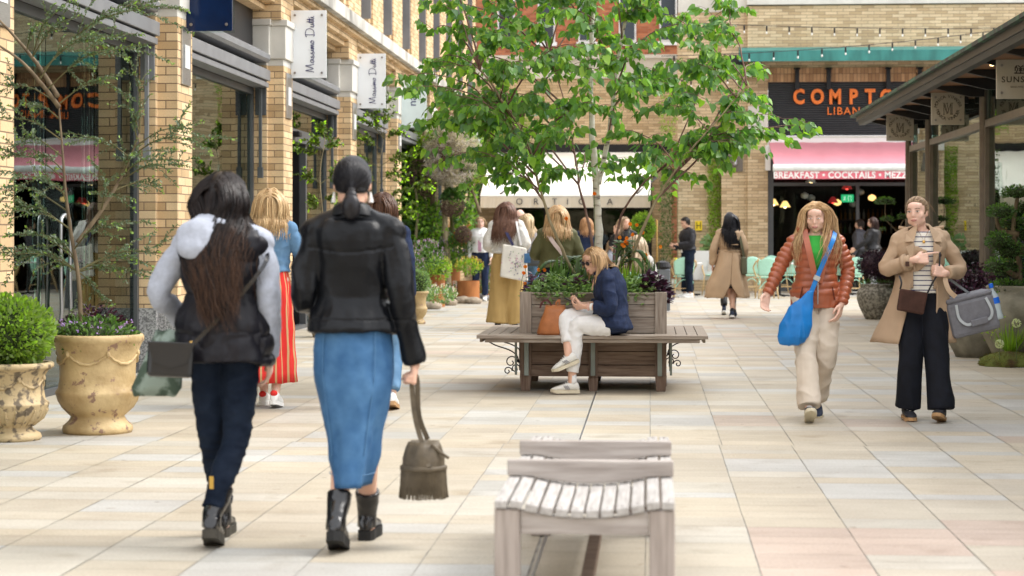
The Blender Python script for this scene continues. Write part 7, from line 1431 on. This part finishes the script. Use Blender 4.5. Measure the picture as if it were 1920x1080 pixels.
gb = empty('cooler_bag', B.location + Vector((.375, .02, .80)), .0, 'grey padded cooler bag with pale loop handles slung behind the beige trench coat', 'bag'); gb.rotation_euler = (0, R(-14), R(8)); M_gn = mat('grey_nylon', (.17, .17, .19), rough=.8, var=.1, scale=30, bump=.2)
b = MB(); b.box(-.20, -.11, -.15, .17, .11, .12); b.build('body', M_gn, gb, bevel=.03); MB().box(-.195, -.108, .112, .165, .108, .15).build('lid', M_gn, gb, bevel=.018); M_loop = mat('pale_loop', (.42, .45, .47), rough=.6)
strap([(-.13, -.116, .10), (-.135, -.125, 0), (-.09, -.135, -.06), (-.03, -.14, -.055)], .02, M_loop, 'handle', gb); strap([(.10, -.116, .10), (.12, -.125, 0), (.09, -.135, -.055), (.03, -.14, -.055)], .02, M_loop, 'handle', gb); MB().box(-.06, -.15, -.085, .07, -.128, -.035).build('handle_wrap', M_gn, gb, bevel=.008)
strap([(.02, 0, .15), (-.08, -.02, .26), (-.19, -.06, .385)], .018, mat('grey_webbing', (.2, .22, .24)), 'strap', gb)
wb = MB(); wb.lathe([(.005, -.12), (.032, -.12), (.034, -.10), (.030, -.06), (.034, -.02), (.033, .06), (.014, .10), (.013, .12)], (0, 0, 0), 16); t = wb.build('water_bottle', mat('clear_plastic', (.50, .58, .62), rough=.15, alpha=.75), loc=B.location + Vector((.545, -.03, .875)), rot=(0, R(-14), 0), smooth=True); tag(t, 'water bottle with blue cap tucked in the side of the cooler bag', 'bottle')
MB().lathe([(.016, .12), (.017, .122), (.017, .15), (.015, .152)], (0, 0, 0), 12).build('cap', mat('cap_blue', (.01, .12, .6)), t); MB().lathe([(.0355, .0), (.0355, .045)], (0, 0, 0), 16).build('label_band', mat('cap_blue', (0, 0, 0)), t)
# ---- woman in mustard trousers
M_must = mat('mustard_cotton', (.42, .285, .11), rough=.85, var=.08); M_knit = mat('cream_knit', (.62, .60, .56), rough=.95, var=.12, scale=60, bump=.5, bscale=70)
J = pose(1.12, ankL=ank(-.12, 0, 0), ankR=ank(.10, .05, 0), elL=(-.235, -.03, 1.12), wrL=(-.17, .17, 1.05), elR=(.24, -.05, 1.13), wrR=(.19, .16, 1.08), hy=-14, hp=6)
B = body('person', J, SK1, (place(950, 29.3), 29.3, 0), 0, 'tall woman with long brown hair in a cream knit and wide mustard trousers', .010)
garment(J, B, 'sweater', M_knit, .10, .97, .05, ar=(.085, .082, .082, .08, .045), voxel=.013, disp=wrinkle(.009, 7)); trousers(J, B, M_must, (.115, .125, .135, .145, .155), .3, .0, .014, wrinkle(.012, 4, (1.6, 1.6, .25)))
for s_ in 'LR': shoe(J, B, s_, mat('navy_trainer', (0, 0, 0)), M_white)
hair(J, B, 620, .42, (.10, .05, .035), (.22, .12, .085), seed=21, r=.0045, wave=.03, volume=1.3, wind=(-.14, 0, 0), lenvar=.2, bk=.19)
tb = empty('cloth_tote', B.location + Vector((.13, -.24, 1.04)), .15, 'white cotton tote embroidered with small flowers on the shoulder of the mustard trousers woman', 'bag')
b = MB(); b.hexa([(-.21, -.03, -.26), (.20, -.03, -.34), (.20, .05, -.34), (-.21, .05, -.26), (-.17, -.02, .22), (.18, -.02, .16), (.18, .03, .16), (-.17, .03, .22)]); b.build('bag_body', mat('natural_cotton', (.66, .64, .58), rough=.9), tb, bevel=.02)
f_ = MB(); r8 = random.Random(3)
for i in range(60): f_.col = r8.choice([(.25, .12, .35), (.15, .3, .12), (.5, .2, .35), (.1, .1, .2)]); x, z = r8.gauss(.02, .06), r8.gauss(-.05, .085); f_.box(x, -.037, z, x + .012, -.033, z + .012)
f_.build('embroidery', mat('thread', (1, 1, 1), attr=True, var=.02), tb, usecol=True); strap([(.10, 0, .2), (.06, .02, .4), (.04, .1, .55)], .03, M_wht, 'strap', tb); strap([(-.02, -.02, .2), (-.10, .02, .36), (-.17, .1, .53)], .04, mat('navy_webbing', (.03, .03, .09)), 'strap', tb)
MB().box(.14, -.05, -.06, .23, -.03, .08).build('denim_pouch', M_denim, tb, bevel=.01)
# ---- trench coat walker with headphones
J = pose(1.045, ankR=ank(.03, -.20, 10), ankL=ank(.09, .22, 0), fR=(0, 10), kneR=(.06, .02, .48), kneL=(.0, .14, .48), elL=(-.255, -.05, 1.10), wrL=(-.27, .02, .86), elR=(.235, -.02, 1.12), wrR=(.24, .13, .95), hy=34, hp=0)
B = body('person', J, SK2, (place(1368, 33.4), 33.4, 0), 0, 'black haired woman with headphones in a long tan trench coat walking away', .009)
M_camel = mat('tan_gabardine', (.47, .33, .21), rough=.75, var=.06); garment(J, B, 'coat_upper', M_camel, .1, .96, .034, ar=(.070, .066, .062, .058, .052), voxel=.011, disp=wrinkle(.009, 6), gd=.04)
skirt(J, B, M_camel, [(0, 0, 1.12, .180, .14, .1), (-.01, -.01, .95, .21, .18, .5), (-.03, -.01, .72, .27, .22, 1), (-.055, -.01, .50, .335, .25, 1.3), (-.05, -.01, .345, .35, .25, 1.5)], 'coat_tail', fold=5, fa=.022, arc=(R(-78), R(282)), th=.010, n=80, slit_z=.58)
b = MB(); b.rings([[Vector((math.cos(a) * .192, math.sin(a) * .152, z)) for a in np.linspace(0, 6.283, 28, endpoint=False)] for z in (1.10, 1.145)]); b.build('belt', M_camel, B, smooth=True); b = MB(); b.box(-.14, -.172, 1.225, .14, -.165, 1.24); b.build('storm_flap', M_camel, B)
skirt(J, B, M_black, [(0, 0, 1.0, .15, .12, .1), (.02, .0, .50, .14, .13, .3)], 'dress', fold=3, fa=.004)
for s_ in 'LR': shoe(J, B, s_, mat('navy_trainer', (0, 0, 0)), M_white, socks=M_black)
hair(J, B, 700, .44, (.008, .008, .010), (.022, .022, .026), seed=23, r=.0045, wave=.03, volume=1.3, lenvar=.15, wind=(.05, 0, 0)); Mh = headM(J)
b = MB(); b.tube([Mh @ Vector((math.cos(a) * .094, -.005, .022 + math.sin(a) * .108)) for a in np.linspace(-.25, 3.4, 18)], .007, 6); b.v = b.v; b.build('headphones', mat('headphone_grey', (.10, .12, .16), rough=.4), B); [MB().ball(Mh @ Vector((sx * .09, -.005, -.015)), (.022, .034, .038)).build('ear_cup', mat('headphone_grey', (0, 0, 0)), B, smooth=True) for sx in (-1, 1)]
tb = empty('shoulder_bag', B.location + Vector((.235, -.06, .93)), 0, 'olive cloth shoulder bag under the arm of the headphone wearer', 'bag'); M_olv = mat('olive_canvas', (.12, .12, .075), rough=.85); b = MB(); b.box(-.05, -.10, -.20, .05, .10, .10); b.build('bag_body', M_olv, tb, bevel=.035); strap([(0, -.02, .09), (-.04, -.05, .3), (-.09, 0, .53)], .04, M_olv, 'strap', tb)
J = pose(.95, ankL=ank(-.10, -.20, 18), fL=(0, 18), kneL=(-.09, .0, .48), ankR=ank(.08, .2, 0), kneR=(.08, .12, .48)); B = body('person', J, SK2, (place(1367, 35.0), 35.0, 0), 0, 'person in dark clothes almost wholly hidden beyond the headphone wearer', .012); garment(J, B, 'dark_top', M_black, .02, .96, .03, voxel=.016); trousers(J, B, M_black, (.1, .09, .07, .065, .06), .2, .05, .016); hair(J, B, 200, .1, (.01, .01, .01), (.03, .02, .02), seed=24, r=.006, style='short')
for s_ in 'LR': shoe(J, B, s_, mat('navy_trainer', (0, 0, 0)), M_white, socks=M_navyc)
# ---- man in the black jacket with a phone
J = pose(1.07, ankL=ank(-.11, 0, 0), ankR=ank(.11, .03, 0), elL=(-.22, .02, 1.12), wrL=(-.10, .25, 1.10), elR=(.235, .0, 1.12), wrR=(.14, .24, 1.03), neck=(0, .02, 1.43), head=(0, .06, 1.565), hy=8, hp=26, hL=('open', (.1, 1, .1), (0, 0, 1)), hR=('pinch', (-.3, 1, .1), (0, 0, 1)), bulk=1.1)
B = body('person', J, SK2, (place(1290, 44.8), 44.8, 0), R(112), 'dark haired man in a black bomber jacket looking down at his phone', .010)
garment(J, B, 'bomber_jacket', mat('black_bomber', (.012, .012, .016), rough=.6), .1, .97, .05, ar=(.082, .078, .07, .062, .05), voxel=.013, disp=wrinkle(.01, 7)); trousers(J, B, M_jean, (.11, .1, .085, .078, .07), .2, .03, .014); MB().box(-.03, .145, 1.0, .03, .165, 1.40).build('white_shirt', M_wht, B)
for s_ in 'LR': shoe(J, B, s_, M_white, M_white)
hair(J, B, 420, .05, (.012, .010, .009), (.03, .025, .02), seed=25, r=.005, style='short', step=.012, front=.05); face_parts(J, B, 'down', (.02, .015, .01)); pw = B.matrix_basis @ (J['wrR'] + Vector((-.03, .12, .03))); tag(MB().box(-.035, -.07, -.005, .035, .07, .005).build('phone', M_black, loc=pw, rot=(.3, 0, R(112))), 'black phone in the hand of the man by the terrace', 'phone')
# ---- the group behind the planter
def simple(px, Y, rz, label, k=1.0, top=M_wht, bottom=M_jean, skin=SK1, hc=((.3, .2, .1), (.6, .4, .2)), hl=.3, seed=30, hn=380, topg=.035, style='long', trw=(.1, .09, .072, .066, .06), shoes=M_white, vox=.013, tail=None, **kw):
    J = pose(k, **kw); B = body('person', J, skin, (place(px, Y), Y, 0), R(rz), label, vox); garment(J, B, 'top', top, .06, .97, topg, ar=(.070, .064, .056, .052, .046), voxel=vox, disp=wrinkle(.008, 7)); trousers(J, B, bottom, trw, .2, .03, vox)
    for s_ in 'LR': shoe(J, B, s_, shoes, M_white)
    if hl: hair(J, B, hn, hl, *hc, seed=seed, r=.0055, volume=1.3, style=style, wave=.03, lenvar=.2, bk=.18)
    return J, B
J, B = simple(975, 31.2, 0, 'balding man in a pale blue shirt standing behind the cream knit woman', 1.07, mat('pale_blue_shirt', (.42, .50, .64), rough=.8), M_jean, SK1, ((.10, .08, .07), (.2, .17, .15)), 0, hy=-6); b = MB(); b.ball((0, -.028, -.02), (.077, .085, .055), 18, 12); b.v = [headM(J) @ v for v in b.v]; b.build('cropped_hair', mat('cropped_hair', (.16, .11, .09), rough=.9), B, smooth=True); strap([(-.12, -.12, 1.44), (0, -.17, 1.3), (.14, -.15, 1.15)], .03, mat('plum_strap', (.3, .08, .12)), 'bag_strap', B)
J, B = simple(989, 31.0 - .9, 6, 'blonde woman in a grey hooded top and light jeans beside the balding man', 1.02, mat('lilac_grey', (.34, .36, .42), rough=.85), M_ldenim, SK1, ((.45, .32, .18), (.72, .56, .36)), .34, 31, hy=-38, elR=(.235, .0, 1.12), wrR=(.12, .2, 1.05))
tag(MB().box(-.16, -.05, -.10, .16, .05, .12).build('dark_handbag', mat('slate_leather', (.06, .07, .08), rough=.4), loc=B.location + Vector((.10, -.2, 1.02)), bevel=.04), 'slate grey handbag at the side of the blonde in the grey hooded top', 'bag')
M_olive = mat('olive_jacket', (.085, .085, .035), rough=.7, var=.12)
J, B = simple(1045, 22.8, 4, 'woman with a caramel blonde bob in an olive jacket with a striped bag strap', 1.03, M_olive, M_jean, SK1, ((.38, .22, .10), (.66, .46, .26)), .24, 32, 700, .055, hy=0, elL=(-.25, 0, 1.13), wrL=(-.1, .2, 1.1), elR=(.25, 0, 1.13), wrR=(.12, .2, 1.1), vox=.010)
strap([(-.12, -.11, 1.43), (-.06, -.185, 1.32), (.06, -.19, 1.17), (.17, -.14, 1.03)], .045, mat('pale_striped_strap', (.52, .42, .40)), 'bag_strap', B, .012)
J, B = simple(901, 42, 178, 'fair haired woman in a white blazer facing us far left of the cafe', 1.06, M_wht, M_navyc, SK1, ((.4, .26, .14), (.6, .42, .25)), .10, 33, 260, .045, style='short', hy=10); face_parts(J, B, 'open', (.25, .16, .1)); MB().box(-.035, .15, 1.05, .035, .165, 1.40).build('pink_blouse', mat('pink_blouse', (.5, .28, .38)), B)
J, B = simple(1099, 38, 20, 'ginger blonde woman in a dark blue jacket half hidden left of the birch trunk', 1.03, M_navyc, M_black, SK2, ((.35, .17, .07), (.55, .32, .16)), .22, 34, 300)
J, B = simple(1172, 37, 160, 'blonde and brown haired woman in black lifting a hand beside the orange flowers', 1.03, M_black, M_black, SK2, ((.10, .05, .03), (.62, .45, .28)), .34, 35, 380, hy=60, elR=(.23, .1, 1.2), wrR=(.10, .2, 1.36), hR=('open', (0, .2, 1), (0, -1, 0)))
# seated terrace guests
SIT = dict(pelvis=(0, 0, .56), waist=(0, -.01, .69), chest=(0, .0, .87), neck=(0, .02, 1.04), head=(0, .045, 1.17), hipL=(-.085, .02, .55), hipR=(.085, .02, .55), kneL=(-.10, .42, .53), kneR=(.10, .42, .53), ankL=(-.10, .42, .09), ankR=(.10, .40, .09), shL=(-.165, 0, .985), shR=(.165, 0, .985), elL=(-.22, .06, .74), elR=(.22, .06, .74), wrL=(-.12, .28, .76), wrR=(.12, .28, .76))
def seatchair(px, Y, rz, label):
    c = copy_tree(ch); c.location = (place(px, Y), Y, 0); c.rotation_euler = (0, 0, R(rz)); tag(c, label, 'chair', 'mint bistro chairs on the terrace')
J, B = simple(1192, 26.5, -12, 'seated woman with very long straight blonde hair in a cream knitted top', 1.08, M_knit, M_jean, SK1, ((.36, .26, .16), (.66, .52, .36)), .40, 36, 650, .05, vox=.010, **SIT); seatchair(1192, 26.5, -12, 'mint chair under the seated long haired blonde behind the planter')
J, B = simple(1082, 40, 190, 'dark haired guest in black seated in the cafe left of the birch', 1.02, M_black, M_black, SK2, ((.01, .01, .01), (.03, .02, .02)), .2, 37, **SIT); seatchair(1082, 40, 190, 'mint chair under the dark haired cafe guest')
J, B = simple(1150, 41, 170, 'guest in a grey top with sandy hair seated near the trunk', 1.02, M_greyj, M_jean, SK1, ((.35, .22, .12), (.55, .38, .22)), .3, 38, **SIT); seatchair(1150, 41, 170, 'mint chair under the sandy haired cafe guest')
# people by the restaurant door
J, B = simple(1637, 46.5, 76, 'dark haired woman in a loose black top and checked trousers by the restaurant door', 1.08, M_black, mat('checked_cloth', (.28, .29, .30), rough=.8, col2=(.45, .46, .47), scale=40), SK2, ((.03, .015, .012), (.08, .04, .03)), .16, 39, 300, .07, hy=4, elL=(-.24, .12, 1.15), wrL=(-.25, .34, 1.0), elR=(.24, 0, 1.1), shoes=M_black); face_parts(J, B, 'open', (.03, .02, .015))
J, B = simple(1612, 48.5, 60, 'waiter in dark clothes standing just inside the restaurant door', 1.06, mat('charcoal_cloth', (.05, .05, .06)), M_black, SK2, ((.02, .015, .012), (.05, .03, .02)), .05, 40, 220, .04, style='short', shoes=M_black)
